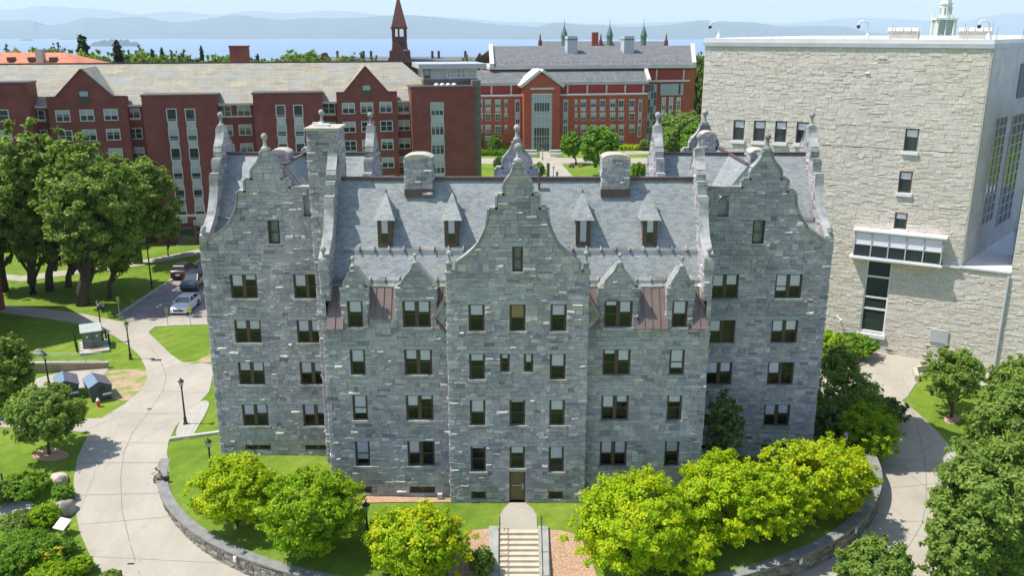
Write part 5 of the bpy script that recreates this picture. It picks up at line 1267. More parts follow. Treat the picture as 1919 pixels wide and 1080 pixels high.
for x, y in ((487, 1053), (1459, 1062), (1555, 1008)):
    v = gt(x, y); t = math.atan2((v.y-ELC[1])/ELB, (v.x-ELC[0])/ELA); a = ell_pt(t, .30); nn = (a-Vector((*ELC, 0))).normalized(); tt = Vector((-nn.y, nn.x, 0)); z = wall_top(a.y)-.42
    b = MB(); p = [a-tt*.13, a+tt*.13]; b.hexa([(*(p[0]+nn*.09).xy, z), (*(p[1]+nn*.09).xy, z), (*(p[1]-nn*.02).xy, z), (*(p[0]-nn*.02).xy, z), (*(p[0]+nn*.09).xy, z+.3), (*(p[1]+nn*.09).xy, z+.3), (*(p[1]-nn*.02).xy, z+.3), (*(p[0]-nn*.02).xy, z+.3)])
    tag(b.build('wall_sign', M['white']), 'small white notice on the curved retaining wall, %s' % {487: 'below the lime green shrub at left', 1459: 'lower one on the right curve', 1555: 'upper one on the right curve'}[x], 'notice')
zs0 = h_in(.4, STY)+.03
stairs = thing('front_stairs', 'straight concrete stairs with pale treads leading down from the front door', 'stairs')
M['step'] = noisy('pale_stair_concrete', (.52,.44,.34), (.64,.56,.45), 1.5, b=.1)
M['cheek'] = noisy('weathered_cheek_concrete', (.30,.30,.27), (.45,.44,.40), 1.6, b=.3)
for k in range(9):
    b = MB(); z = zs0-.16*k; y1 = STY-.32*k; b.box(-.8, 1.56, y1-.32, y1+.12, z-.6, z-.02 if k else z-.005); b.build('step', M['step'], stairs)
for x0, x1 in ((-1.38, -.8), (1.56, 2.2)):
    b = MB(); pr = [(STY+.25, zs0-.1), (STY+.25, zs0+.12), (STY-.1, zs0+.12), (STY-3.4, zs0-1.45), (STY-5.6, zs0-1.45), (STY-5.6, zs0-2.4), (STY+.25, zs0-2.4)]
    l = [(x0, y, z) for y, z in pr]; r = [(x1, y, z) for y, z in pr]; b.poly(l); b.poly(r[::-1])
    for i in range(len(pr)): j = (i+1) % len(pr); b.quad(l[j], l[i], r[i], r[j])
    b.build('cheek_wall', M['cheek'], stairs)
for x, s in ((-.72, 1), (1.75, -1)):
    b = MB(); sl = .5; t0 = (x, STY-.15, zs0+.88); t1 = (x, STY-3.2, zs0+.88-1.52); b.tube([(x, STY+.12, zs0+.4), (x, STY+.12, zs0+.88), t0, t1, (x, STY-3.5, zs0-.64)], .028, 6)
    if s > 0: b.tube([(x+.02, STY+.12, zs0+.42), (x+.02, STY-.14, zs0+.42)], .02, 6)
    for k in range(3): yy = STY-.1-1.4*k; b.tube([(x, yy, zs0-.08-(.5*1.4*k if k else 0)), (x, yy, zs0+.88-(.5*(1.4*k-.05) if k else 0))], .022, 6)
    b.build('handrail', M['black'], stairs)
# kerb wall at the end of the gravel patch
p, q = gt(318, 828), gt(415, 815); b = MB(); n_ = Vector((0, .35, 0)); b.hexa([p, q, q+n_, p+n_, p+Vector((0,0,.22)), q+Vector((0,0,.22)), q+n_+Vector((0,0,.22)), p+n_+Vector((0,0,.22))])
tag(b.build('low_kerb_wall', M['concrete']), 'low concrete kerb between the gravel strip and the terrace lawn', 'kerb')

# ------------------------------------------------------------ foliage
def leaf_mesh(name, m, clumps, n, size, seed, flat=.85, up=.45, vsp=.5, hollow=0):
    """clumps: (cx,cy,cz,r,out_x,out_y,out_z); n leaves, each a small rhombus with its own tilt"""
    rng = np.random.default_rng(seed); C = np.array([(list(c)+[0, 0, 0])[:7] for c in clumps], float); w = C[:, 3]**2; w /= w.sum()
    k = rng.choice(len(C), n, p=w); d = rng.normal(size=(n, 3))
    p = C[k, :3]+d*(C[k, 3]*.52)[:, None]*np.array([1, 1, flat])
    d /= np.linalg.norm(d, axis=1)[:, None]
    nr = d*.35+C[k, 4:7]*.5+rng.normal(size=(n, 3))*.5+np.array([0, 0, up]); nr /= np.linalg.norm(nr, axis=1)[:, None]
    t = np.cross(nr, rng.normal(size=(n, 3))); t /= np.linalg.norm(t, axis=1)[:, None]; b = np.cross(nr, t)
    s = size*(.6+.8*rng.random(n))[:, None]
    V = np.stack([p+t*s, p+b*s*.6, p-t*s, p-b*s*.6], 1).reshape(-1, 3).astype(np.float32)
    me = bpy.data.meshes.new(name); me.vertices.add(4*n); me.vertices.foreach_set('co', V.ravel())
    me.loops.add(4*n); me.loops.foreach_set('vertex_index', np.arange(4*n, dtype=np.int32))
    me.polygons.add(n); me.polygons.foreach_set('loop_start', np.arange(0, 4*n, 4, dtype=np.int32)); me.polygons.foreach_set('loop_total', np.full(n, 4, dtype=np.int32))
    cv = rng.random(len(C)); v = np.clip(.5+vsp*(cv[k]-.5)+.5*vsp*rng.standard_normal(n)*.7, 0, 1).astype(np.float32)
    at = me.attributes.new('v', 'FLOAT', 'FACE'); at.data.foreach_set('value', v)
    me.materials.append(m); me.update(calc_edges=True); me.validate(); return me
def crown_clumps(rx, rz, zc, n, seed, rc=.14, cone=False, fill=.3):
    rnd = random.Random(seed); out = []; lob = [(Vector((rnd.gauss(0, 1), rnd.gauss(0, 1), rnd.gauss(0, .7))).normalized(), rnd.uniform(.06, .18)) for _ in range(12)]
    for i in range(n):
        if cone:
            t = rnd.random()**1.25; a = rnd.random()*2*math.pi; lay = .8+.2*math.cos(t*42); q = (1-t)*rnd.uniform(.35, 1)*lay+.03
            out.append((math.cos(a)*q*rx, math.sin(a)*q*rx, zc+(2*t-1)*rz, rx*rc*((1-t)*.8+.25), math.cos(a), math.sin(a), .2)); continue
        d = Vector((rnd.gauss(0, 1), rnd.gauss(0, 1), rnd.gauss(0, 1)+.15)).normalized()
        k = .80
        for l, s in lob: k += s*max(0, (d.dot(l)-.55)/.45)
        k *= rnd.uniform(.80, 1.04) if rnd.random() > .14 else rnd.uniform(1.04, 1.22)
        if rnd.random() < fill: k *= rnd.uniform(.35, .85)
        zz = d.z*rz*k
        if d.z < 0: zz *= .92
        out.append((d.x*rx*k, d.y*rx*k, zc+zz, rx*rc*rnd.uniform(.55, 1.3)*(1 if k < 1.0 else .7), d.x, d.y, d.z))
    return out
def make_tree(name, label, loc, h, rx, zb, m, nleaf, leaf, seed, ncl=330, rc=.12, cat='tree', group=None, trunk_r=None, cone=False, ox=0, oy=0, vsp=.5, flat=.8, hollow=.35):
    """h total height, zb crown base height, rx crown radius, ox/oy lean of the crown"""
    rnd = random.Random(seed); root = thing(name, label, cat, loc, 0, group)
    rz = (h-zb)/2; zc = zb+rz; cl = [(c[0]+ox, c[1]+oy)+tuple(c[2:]) for c in crown_clumps(rx*.92, rz*.94, zc, ncl, seed, rc, cone)]
    me = leaf_mesh('crown', m, cl, nleaf, leaf, seed, vsp=vsp, flat=flat, hollow=hollow); o = bpy.data.objects.new('crown', me); COL.objects.link(o); o.parent = root
    tr_ = trunk_r or max(.05, h*.022); b = MB()
    zt = zb+rz*(1.3 if cone else .5)
    b.tube([(0, 0, -.3), (ox*.1, oy*.1, zb*.6), (ox*.5, oy*.5, zb+rz*.2), (ox*.9, oy*.9, zt)], [tr_*1.25, tr_, tr_*.8, tr_*.35], 8)
    for i, (x, y, z) in enumerate([c_[:3] for c_ in rnd.sample(cl, min(len(cl), 14))]):
        s = Vector((ox*.4, oy*.4, zb*.7+min(zt, z)*.25*rnd.random())); e = Vector((x, y, z)); mid = s.lerp(e, .5)+Vector((0, 0, -.08*h*rnd.random()))
        b.tube([s, mid, e], [tr_*.45, tr_*.28, tr_*.08], 5, cap=False)
    b.build('trunk', M['bark'], root, smooth=True); return root
def px_tree(name, label, bx, by, cx, top, bot, hw, m, n, leaf, seed, fn=None, **k):
    """tree from photo pixels: base, crown centre column, crown top/bottom rows, half width"""
    B = gt(bx, by, fn); mid = (top+bot)/2; C_ = atY(cx, mid, B.y); dep = B.y*CP+(CAMH-C_.z)*SP; rx = hw*dep/FPX; sh_ = (bot-top)/2*dep/FPX; th_ = math.atan2(CAMH-C_.z, B.y)
    rx = min(rx, sh_/math.sin(th_)*.93); rz = math.sqrt(max((.4*sh_)**2, sh_**2-(rx*math.sin(th_))**2))/math.cos(th_)
    h = max(.5, C_.z+rz-B.z); zb = max(.08, C_.z-rz-B.z)
    return make_tree(name, label, B, h, rx, zb, m, n, leaf, seed, ox=atY(cx, (top+bot)/2, B.y).x-B.x, **k)
LY, LL, LG, LD, LB_ = M['leaf_yellow'], M['leaf_lime'], M['leaf_green'], M['leaf_deep'], M['leaf_bright']
G1 = 'small rounded trees planted round the terrace'
def rnd_tree(label, bx, by, cx, top, bot, hw, m, n, seed, **k): return px_tree('ornamental_tree', label, bx, by, cx, top, bot, hw, m, n, k.pop('leaf', .085), seed, fn=k.pop('fn', h_in), group=G1, ncl=420, rc=.105, **k)
rnd_tree('rounded yellow green tree nearest the seated man, behind the curved wall', 445, 990, 443, 848, 990, 82, LY, 35100, 11, vsp=.55)
rnd_tree('rounded lime green tree left of the lamp post, between two yellower trees', 583, 1040, 583, 872, 1062, 97, LL, 45900, 12)
rnd_tree('yellow green tree with orange tips just left of the front stairs', 778, 1075, 778, 940, 1092, 95, LY, 45900, 13, vsp=.8)
rnd_tree('large bright yellow tree just right of the front stairs', 1192, 1060, 1190, 880, 1085, 118, LY, 56700, 14)
rnd_tree('broad yellow tree in the middle of the right hand row, in front of the wing', 1350, 1015, 1345, 848, 1045, 92, LY, 48600, 15)
rnd_tree('yellow tree squeezed between the two broadest yellow trees at right', 1435, 1010, 1440, 872, 1035, 74, LY, 35100, 16, vsp=.6)
rnd_tree('yellow tree with golden tips at the right end of the curved wall', 1545, 960, 1545, 815, 975, 92, LY, 45900, 17, vsp=.75)
rnd_tree('low yellow tree beside the lamp post right of the stairs', 1270, 1070, 1285, 975, 1090, 62, LY, 27000, 18)
rnd_tree('lime green tree leaning over the right path near the wing corner', 1622, 862, 1628, 752, 865, 60, LL, 24300, 19, fn=h_out)
G2 = 'dark shrubs in the shade of the right wing'
for k_, (lb, a) in enumerate({'dark green shrub spreading by the path in the shade of the right wing': (1600, 800, 1592, 698, 815, 66), 'low dark shrub against the foot of the right wing corner': (1545, 835, 1550, 755, 850, 48), 'dark green bush behind the lime tree at the path edge': (1650, 800, 1655, 742, 800, 34)}.items()):
    px_tree('shrub', lb, *a, LG if k_ == 0 else LD, 14000, .11, 30+k_, group=G2, cat='shrub')
px_tree('slender_tree', 'slender dark tree growing against the right wing beside the middle block', 1352, 905, 1358, 728, 872, 36, LD, 5200, .11, 41, fn=h_in)
px_tree('young_tree', 'small tree over the walking person beside the right wing', 1560, 752, 1572, 640, 725, 36, LG, 5500, .12, 42)
px_tree('shrub', 'bright green leafy bush at the foot of the pale stone block', 1600, 668, 1598, 622, 670, 42, LB_, 9000, .15, 43, cat='shrub')
px_tree('shrub', 'yellowish bush between the right wing and the bright green bush', 1558, 672, 1556, 618, 672, 26, LL, 5000, .13, 44, cat='shrub')
# right edge trees
px_tree('round_tree', 'small round tree with a bare trunk on the grass tip by the right path', 1783, 782, 1785, 650, 758, 56, LG, 9500, .12, 51)
px_tree('broad_tree', 'large mid green tree filling the lower right corner beside the path', 1880, 1085, 1862, 812, 1080, 118, LG, 50000, .12, 52)
px_tree('broad_tree', 'tall green tree at the right edge behind the corner tree', 1925, 960, 1905, 700, 930, 95, LG, 34000, .13, 53)
px_tree('broad_tree', 'green tree at the right edge in front of the pale block downpipe', 1940, 800, 1925, 670, 780, 62, LG, 15000, .14, 54)
px_tree('broad_tree', 'green tree at the bottom right whose branches overhang the path', 1790, 1120, 1800, 940, 1130, 72, LG, 26000, .12, 55)
px_tree('round_tree', 'small grey green tree cut by the bottom edge right of the wall', 1642, 1135, 1642, 1008, 1130, 74, LG, 20000, .11, 56)
# left trees
px_tree('round_tree', 'rounded tree casting its shadow on the walkway at left', 92, 852, 84, 718, 838, 72, LG, 20000, .12, 61)
px_tree('round_tree', 'bright leaved tree cut by the left edge above the ramp', 8, 775, 6, 632, 755, 56, LG, 16000, .13, 62)
px_tree('shrub', 'light green bush at the left edge below the ramp', 10, 780, 8, 715, 790, 30, LB_, 6000, .13, 63, cat='shrub')
G3 = 'tall shade trees on the lawn before the dormitory'
for k_, (lb, a, n) in enumerate([
    ('tallest shade tree, its thick trunk nearest the walkway', (155, 572, 172, 272, 525, 92), 40000),
    ('dense shade tree at the left with two leaning trunks beside it', (62, 552, 48, 246, 518, 80), 34000),
    ('shade tree rising between the thickest trunk and the left edge', (92, 545, 112, 252, 495, 66), 28000),
    ('shade tree furthest right, its crown reaching over the stair tower', (260, 494, 262, 282, 452, 68), 30000),
    ('shade tree cut by the left edge of the photo', (8, 545, -12, 300, 505, 66), 24000),
    ('lower shade tree behind the thickest trunk', (128, 538, 140, 340, 510, 62), 20000),
    ('low leafy shade tree hanging beside the tall black lamp post', (205, 560, 222, 395, 520, 44), 11000)]):
    px_tree('shade_tree', lb, *a, LG if k_ % 3 else LG, n, .21, 70+k_, group=G3, trunk_r=[.62,.5,.42,.45,.45,.35,.22][k_], vsp=.6)
px_tree('young_tree', 'young tree on the sunny strip before the dormitory entrance', 315, 480, 316, 385, 458, 26, LG, 6000, .16, 80)
# garden at the lower left
G4 = 'mixed garden shrubs at the lower left'
gard = [('leafy shrub behind the black garden fence', 42, 930, 42, 884, 934, 44, LB_, 7500, .10), ('bright leafy tuft beside the small grey boulder', 118, 938, 118, 908, 940, 20, LB_, 3500, .10), ('dark shrub left of the fence panel', 3, 945, 0, 898, 946, 26, LG, 5000, .11),
    ('olive bush left of the grey boulder', 88, 985, 86, 942, 988, 28, LL, 6000, .08), ('green bush under the garden path', 32, 992, 30, 958, 996, 36, LG, 6500, .08), ('big feathery green shrub in the lower left corner', 45, 1060, 42, 990, 1062, 58, LB_, 20000, .06),
    ('low green shrub by the white board', 118, 1040, 118, 1008, 1040, 22, LB_, 5000, .07), ('bushy perennial with dark leaves at the path edge', 150, 1075, 148, 1042, 1078, 26, LL, 5500, .07), ('lime green perennials along the bottom edge', 95, 1100, 95, 1052, 1100, 44, LL, 12000, .06), ('green tuft cut by the bottom edge beside the walkway', 212, 1095, 210, 1070, 1100, 20, LG, 3000, .08), ('small bush at the bottom left corner', 5, 1095, 2, 1052, 1098, 30, LB_, 6000, .07)]
for k_, (lb, bx, by, cx, tp_, bt, hw, m_, n, lf) in enumerate(gard): px_tree('shrub', lb, bx, by, cx, tp_, bt, hw, m_, n, lf, 90+k_, group=G4, cat='shrub', trunk_r=.04)
M['flower'] = leaf_mat('yellow_flower_heads', (.55,.42,.02), (.75,.6,.03), (.8,.7,.1), .1)
for k_, (x, y, lb) in enumerate(((62, 1035, 'yellow flowering plant in front of the feathery shrub'), (25, 1060, 'yellow flowering plant at the left end of the bed'), (90, 1052, 'orange yellow flowering plant right of the others'))):
    v = gt(x, y+20); root = thing('flowering_plant', lb, 'flowers', v, 0, 'yellow flowers in the garden'); rr = random.Random(k_)
    me = leaf_mesh('flower_heads', M['flower'], [(rr.uniform(-.7, .7), rr.uniform(-.5, .5), 1.2+rr.uniform(-.2, .3), .1) for _ in range(16)], 420, .05, k_); o = bpy.data.objects.new('flower_heads', me); COL.objects.link(o); o.parent = root
    me = leaf_mesh('stems', LL, [(rr.uniform(-.6, .6), rr.uniform(-.5, .5), .6, .5) for _ in range(12)], 1500, .07, k_+5); o = bpy.data.objects.new('stems', me); COL.objects.link(o); o.parent = root
px_tree('shrub', 'small dark green bush left of the stair cheek wall', 905, 1085, 903, 1030, 1085, 24, LG, 5000, .08, 110, fn=h_in, cat='shrub')
# quad trees in the middle distance
G5 = 'trees on the lawn before the science hall'
for k_, (lb, a, m_, n) in enumerate([('small round tree right of the hall entrance path', (1080, 308, 1071, 248, 294, 21), LB_, 6000), ('bigger light green tree between the round tree and the right chimney', (1130, 330, 1126, 230, 318, 38), LB_, 13000), ('slim young tree behind the middle gable finial', (1012, 335, 1010, 302, 332, 10), LG, 2500), ('bushy young tree right of the right roof chimney', (1198, 335, 1196, 303, 335, 15), LB_, 3500),
    ('narrow young tree nearest the dormitory flank', (896, 284, 897, 250, 283, 8), LG, 1600), ('conical young tree left of the hall entrance', (929, 286, 929, 250, 284, 12), LG, 2600), ('small tree by the right end of the science hall', (1208, 282, 1208, 260, 281, 11), LG, 1800), ('dark bush on the shaded lawn behind the main ridge', (935, 322, 935, 292, 322, 12), LD, 2200)]):
    px_tree('quad_tree', lb, *a, m_, n, .26, 120+k_, group=G5)
for k_, (lb, a) in enumerate([('large dark green tree left of the pale stone block', (1285, 300, 1283, 207, 290, 50)), ('light green tree nearer the pale stone block', (1300, 310, 1305, 228, 305, 32)), ('green tree behind the right wing parapet', (1250, 300, 1258, 238, 298, 24))]):
    px_tree('broad_tree', lb, *a, LG if k_ != 1 else LB_, 12000, .3, 135+k_, group='trees beside the pale stone block')
# hedge before the science hall
def hedge(x0, x1, y, label, h=1.0, m_=LB_, n=9000):
    a, b = gz(x0, y), gz(x1, y); L_ = (b-a).length; root = thing('hedge', label, 'hedge', a)
    cl = [((b.x-a.x)*t/40, (b.y-a.y)*t/40, h*.5, h*.75) for t in range(41)]
    me = leaf_mesh('hedge_leaves', m_, cl, n, .16, int(x0)); o = bpy.data.objects.new('hedge_leaves', me); COL.objects.link(o); o.parent = root
hedge(898, 975, 291, 'clipped green hedge along the street left of the hall entrance'); hedge(1165, 1225, 281, 'golden low hedge in front of the right end of the science hall', 1.0, LY)
hedge(905, 985, 283, 'golden grasses at the foot of the science hall, left of its door', 1.0, LY, 6000)
# tree belt beyond the dormitory: each tree its own crown and trunk
G6 = 'trees beyond the dormitory roof'
protos = {}
def belt(kind, px, top, Y, hw, label):
    p = atY(px, top, Y); s = hw/FPX*Y*(3.6 if kind == 'pine' else 2.0)
    if kind not in protos:
        if kind == 'pine': t = make_tree('pine_tree', label, (p.x, Y, 0), 20, 5, 2, M['needle'], 9000, .45, 7, cone=True, group=G6)
        elif kind == 'light': t = make_tree('distant_tree', label, (p.x, Y, 0), 20, 5, 4, LG, 6500, .42, 8, group=G6)
        else: t = make_tree('distant_tree', label, (p.x, Y, 0), 20, 5, 4, LD, 6500, .42, 9, group=G6)
        protos[kind] = t
    else:
        t = copy_tree(protos[kind]); t['label'] = label; t.name = protos[kind].name.split('.')[0]
    t.location = (p.x, Y, 0); t.scale = (s/5, s/5, p.z/20); t.rotation_euler.z = px*1.7; return t
belt('pine', 151, 60, 200, 20, 'tall dark pine right of the orange tiled roof'); belt('pine', 217, 72, 205, 17, 'second dark pine, standing right of the tallest pine'); belt('pine', 376, 82, 215, 8, 'thin dark pine beside the brick roof chimney')
belt('pine', 284, 88, 235, 9, 'short dark pine in the middle of the tree belt'); belt('pine', 302, 86, 240, 8, 'narrow pine right of the short dark pine'); belt('pine', 482, 98, 225, 8, 'low pine just right of the brick roof chimney')
belt('light', 558, 83, 240, 24, 'broad round tree standing alone left of the spired hall')
rr = random.Random(3)
for px, top, where in ((16,85,'at the far left edge of the belt'),(50,82,'over the left of the tiled roof'),(95,84,'behind the chimney of the tiled roof'),(120,86,'just left of the tallest pine'),(190,88,'between the two tallest pines'),(240,90,'just right of the second pine'),(262,91,'left of the short dark pine'),(320,92,'just right of the narrow pine'),(345,93,'left of the thin pine by the brick chimney'),(392,97,'just right of the thin pine'),(410,95,'second left of the brick roof chimney'),(425,98,'touching the left of the brick roof chimney'),(500,100,'right of the low pine'),(520,104,'left of the broad round tree'),(600,98,'just right of the broad round tree'),(640,100,'above the left end of the low sandstone roof'),(660,103,'above the low sandstone roof between chimneys'),(700,104,'just left of the pointed bell tower'),(870,103,'between the bell tower and the science hall'),(1310,95,'behind the right end of the science hall'),(1318,105,'between the science hall and the pale block'),(1322,150,'lowest in the gap by the pale block'),(32,84,'second from the left edge of the belt'),(75,86,'over the middle of the tiled roof'),(172,86,'just right of the tallest pine'),(228,93,'touching the second pine on its right'),(272,92,'just left of the short dark pine'),(293,94,'between the short and the narrow pine'),(333,95,'mid way between narrow and thin pines'),(362,96,'touching the thin pine on its left'),(470,100,'touching the brick roof chimney on its right'),(580,98,'touching the broad round tree on its right'),(536,100,'touching the broad round tree on its left')):
    kd = 'dark' if rr.random() < .45 else 'light'
    belt(kd, px, top+rr.uniform(-7, 0), rr.uniform(185, 250) if px < 1300 else 270, rr.uniform(12, 20) if px < 1300 else 10, ('dark tree ' if kd == 'dark' else 'pale green tree ')+where)
# ------------------------------------------------------------ street lamps, signs, posts
def lamp_post(bx, by, tx, ty, label, fn=h_out, group='black lantern lamp posts'):
    B = gt(bx, by, fn); h = max(2.6, atY(tx, ty, B.y).z-B.z); root = thing('lamp_post', label, 'lamp', B, 0, group)
    b = MB(); b.lathe((0, 0, -.05), [(.2, 0), (.2, .12), (.13, .2), (.12, .6), (.075, .7), (.055, h-.85), (.09, h-.8), (.05, h-.74), (.1, h-.68)], 10); b.build('pole', M['black'], root)
    b = MB(); b.lathe((0, 0, h-.7), [(.10, 0), (.17, .38)], 6); b.build('lantern_glass', M['lampglass'], root)
    b = MB()
    for k in range(6): a = k*math.pi/3; b.tube([(math.cos(a)*.105, math.sin(a)*.105, h-.7), (math.cos(a)*.178, math.sin(a)*.178, h-.32)], .012, 4)
    b.lathe((0, 0, h-.33), [(.24, 0), (.23, .04), (.1, .16), (.05, .2), (.05, .26), (.01, .33)], 8); b.build('lantern_top', M['black'], root); return root
for a in [(348, 796, 340, 708, 'lamp post standing in the gravel strip beside the walkway'), (245, 674, 237, 601, 'lamp post on the lawn edge right of the transformer box'), (193, 642, 179, 561, 'lamp post behind the transformer box'), (93, 728, 82, 659, 'lamp post left of the dumpsters by the ramp')]: lamp_post(*a)
lamp_post(396, 886, 391, 838, 'lamp post on the terrace lawn near the seated man', h_in); lamp_post(689, 1012, 686, 955, 'lamp post between the lime tree and the tree by the stairs', h_in)
lamp_post(1266, 1012, 1269, 958, 'lamp post rising from the yellow trees right of the stairs', h_in); lamp_post(1580, 872, 1587, 818, 'lamp post between the yellow tree and the lime tree at right', h_in)
lamp_post(1549, 734, 1556, 676, 'lamp post beside the walking person at the right wing')
lamp_post(1017, 300, 1017, 277, 'small distant lamp post by the science hall entrance path'); lamp_post(1037, 335, 1037, 318, 'small distant lamp post beyond the main ridge')
B = gt(285, 542); root = thing('tall_light_pole', 'tall plain black pole beside the paved road and the shade trees', 'light pole', B); h = atY(277, 451, B.y).z-B.z
b = MB(); b.lathe((0, 0, -.05), [(.12, 0), (.11, .3), (.06, h)], 8); b.build('pole', M['black'], root); b = MB(); b.box(-.5, .1, -.12, .12, h-.02, h+.12); b.build('lamp_head', M['black'], root)
def sign(bx, by, tx, ty, w, hh, m, label, rz=0):
    B = gt(bx, by); root = thing('sign_post', label, 'sign', B, rz, 'small sign posts by the road'); h = atY(tx, ty, B.y).z-B.z
    b = MB(); b.tube([(0, 0, -.1), (0, 0, h)], .035, 6); b.build('pole', M['metal'], root); b = MB(); b.box(-w/2, w/2, -.045, -.03, h-hh, h); b.build('sign_plate', m, root)
M['signyellow'] = mat('faded_yellow_sign', (.62,.60,.12), .6); M['signgreen'] = mat('dull_green_sign', (.24,.32,.12), .6)
sign(315, 611, 314, 577, .35, .6, M['signgreen'], 'thin sign post left of the white car with dull green plate'); sign(358, 612, 355, 575, .4, .6, M['signyellow'], 'thin sign post in front of the white car with yellow plate'); sign(225, 596, 217, 556, .3, .45, M['signgreen'], 'thin sign post by the road kerb near the shade trees', .4)
# ------------------------------------------------------------ transformer box on its pad
def frame_from(pa, pb): a, b = gt(*pa), gt(*pb); return a, math.atan2(b.y-a.y, b.x-a.x), (b-a).length
M['tgreen'] = noisy('grey_green_cabinet_paint', (.13,.16,.14), (.18,.21,.19), 2, rough=.5, b=0); M['tgreen_top'] = noisy('pale_grey_cabinet_lid', (.36,.42,.39), (.44,.5,.46), 2, rough=.5, b=0)
p, an, L_ = frame_from((151, 668), (206, 660))
tb = thing('transformer_box', 'grey green electrical cabinet with pale lid on a concrete pad', 'cabinet', p, an)
b = MB(); b.box(0, L_, 0, 3.6, -.2, .22); b.build('concrete_pad', M['concrete'], tb)
b = MB(); b.box(.3, L_-.5, 1.25, 3.2, .22, 1.75); b.build('cabinet', M['tgreen'], tb)
b = MB(); b.hexa([(.2, 1.15, 1.75), (L_-.4, 1.15, 1.75), (L_-.4, 3.3, 1.95), (.2, 3.3, 1.95), (.2, 1.15, 1.83), (L_-.4, 1.15, 1.83), (L_-.4, 3.3, 2.03), (.2, 3.3, 2.03)]); b.build('lid', M['tgreen_top'], tb)
b = MB(); b.box(L_/2-.03, L_/2+.01, 1.235, 1.25, .25, 1.74); b.build('door_seam', M['black'], tb)
for u in (.65, 1.5): b = MB(); b.box(u, u+.16, 1.23, 1.25, 1.25, 1.42); b.build('warning_plate', M['white'], tb)
b = MB(); b.box(.8, 2.0, .35, .8, .22, .235); b.build('pad_hatch', M['mulch'], tb)
c_, s_ = math.cos(an), math.sin(an)
def loc(u, w): return Vector((p.x+u*c_-w*s_, p.y+u*s_+w*c_, 0))
pts = [(-.2, .9, 'front one left of the cabinet'), (-.25, 1.9, 'middle one left of the cabinet'), (-.3, 2.9, 'rear one left of the cabinet'), (L_-.1, 3.4, 'rear one right of the cabinet'), (L_+.1, 2.2, 'one nearest the lamp post right of the cabinet')]
for u, w, lb in pts:
    v = loc(u, w); b = MB(); b.lathe((0, 0, -.1), [(.09, 0), (.09, 1.2), (.05, 1.28), (.01, 1.3)], 8); o = b.build('bollard', M['black'], loc=(v.x, v.y, h_out(v.x, v.y))); tag(o, 'black steel bollard, '+lb, 'bollard', 'bollards round the cabinet')
b = MB(); ch = []
for i in range(13): t = i/12; ch.append((.5+(L_-.4)*t, 1.0+1.2*t*t*.9, 1.15-.35*math.sin(math.pi*t)+.15*t))
b.tube(ch, .02, 4); b.build('chain', M['metal'], tb)
# ------------------------------------------------------------ dumpsters, hydrant
M['dgrey'] = noisy('dark_blue_grey_steel', (.05,.07,.085), (.08,.10,.12), 2, rough=.5, b=.1); M['dlid'] = noisy('purple_grey_plastic_lid', (.12,.11,.15), (.17,.155,.2), 2, rough=.5, b=0); M['dblue'] = noisy('blue_grey_chute_lid', (.16,.24,.33), (.22,.31,.40), 2, rough=.4, b=0)
def dumpster(corner, right, label, dep=1.9):
    a, an, L_ = frame_from(corner, right); L_ = max(1.5, L_); root = thing('dumpster', label, 'dumpster', a, an, 'dumpsters by the ramp')
    b = MB(); b.hexa([(.12, .1, .12), (L_-.12, .1, .12), (L_-.12, dep-.1, .12), (.12, dep-.1, .12), (0, 0, 1.25), (L_, 0, 1.25), (L_, dep, 1.25), (0, dep, 1.25)]); b.build('bin_body', M['dgrey'], root)
    root.scale = (1.12, 1.25, .86); b = MB()
    b.poly([(0, 0, 1.25), (L_, 0, 1.25), (L_, 0, 1.35), (L_*.42, 0, 1.95), (0, 0, 1.5)]); b.poly([(L_, dep, 1.25), (0, dep, 1.25), (0, dep, 1.5), (L_*.42, dep, 1.95), (L_, dep, 1.35)]); b.quad((0, dep, 1.25), (0, 0, 1.25), (0, 0, 1.5), (0, dep, 1.5)); b.quad((L_, 0, 1.25), (L_, dep, 1.25), (L_, dep, 1.35), (L_, 0, 1.35)); b.build('hood', M['dgrey'], root)
    b = MB(); b.hexa([(-.05, -.04, 1.5), (L_*.42, -.04, 1.955), (L_*.42, dep+.04, 1.955), (-.05, dep+.04, 1.5), (-.05, -.04, 1.55), (L_*.42, -.04, 2.0), (L_*.42, dep+.04, 2.0), (-.05, dep+.04, 1.55)]); b.build('chute_lid', M['dblue'], root)
    b = MB(); b.hexa([(L_*.42, -.04, 1.96), (L_+.06, -.04, 1.36), (L_+.06, dep+.04, 1.36), (L_*.42, dep+.04, 1.96), (L_*.42, -.04, 2.01), (L_+.06, -.04, 1.41), (L_+.06, dep+.04, 1.41), (L_*.42, dep+.04, 2.01)]); b.build('lid', M['dlid'], root)
    b = MB(); b.box(L_*.4, L_*.68, -.03, 0, 1.0, 1.45); b.build('side_hatch', M['black'], root); b = MB(); b.box(L_*.55, L_*.95, -.03, .08, .55, .72); b.build('label_plate', M['white'], root)
    b = MB()
    for x in (.1, L_-.25): b.box(x, x+.15, .1, .25, 0, .13); b.box(x, x+.15, dep-.3, dep-.15, 0, .13)
    b.build('skids', M['black'], root); return root
dumpster((171, 757), (207, 749), 'dark steel dumpster with sloping lids right beside the hydrant'); dumpster((108, 754), (136, 749), 'second dark dumpster half hidden behind the first and the round tree', 1.9)
M['red'] = mat('red_hydrant_paint', (.55,.06,.05), .45)
hy = thing('fire_hydrant', 'small red fire hydrant with white bonnet on the grass beside the dumpster', 'hydrant', gt(185, 763))
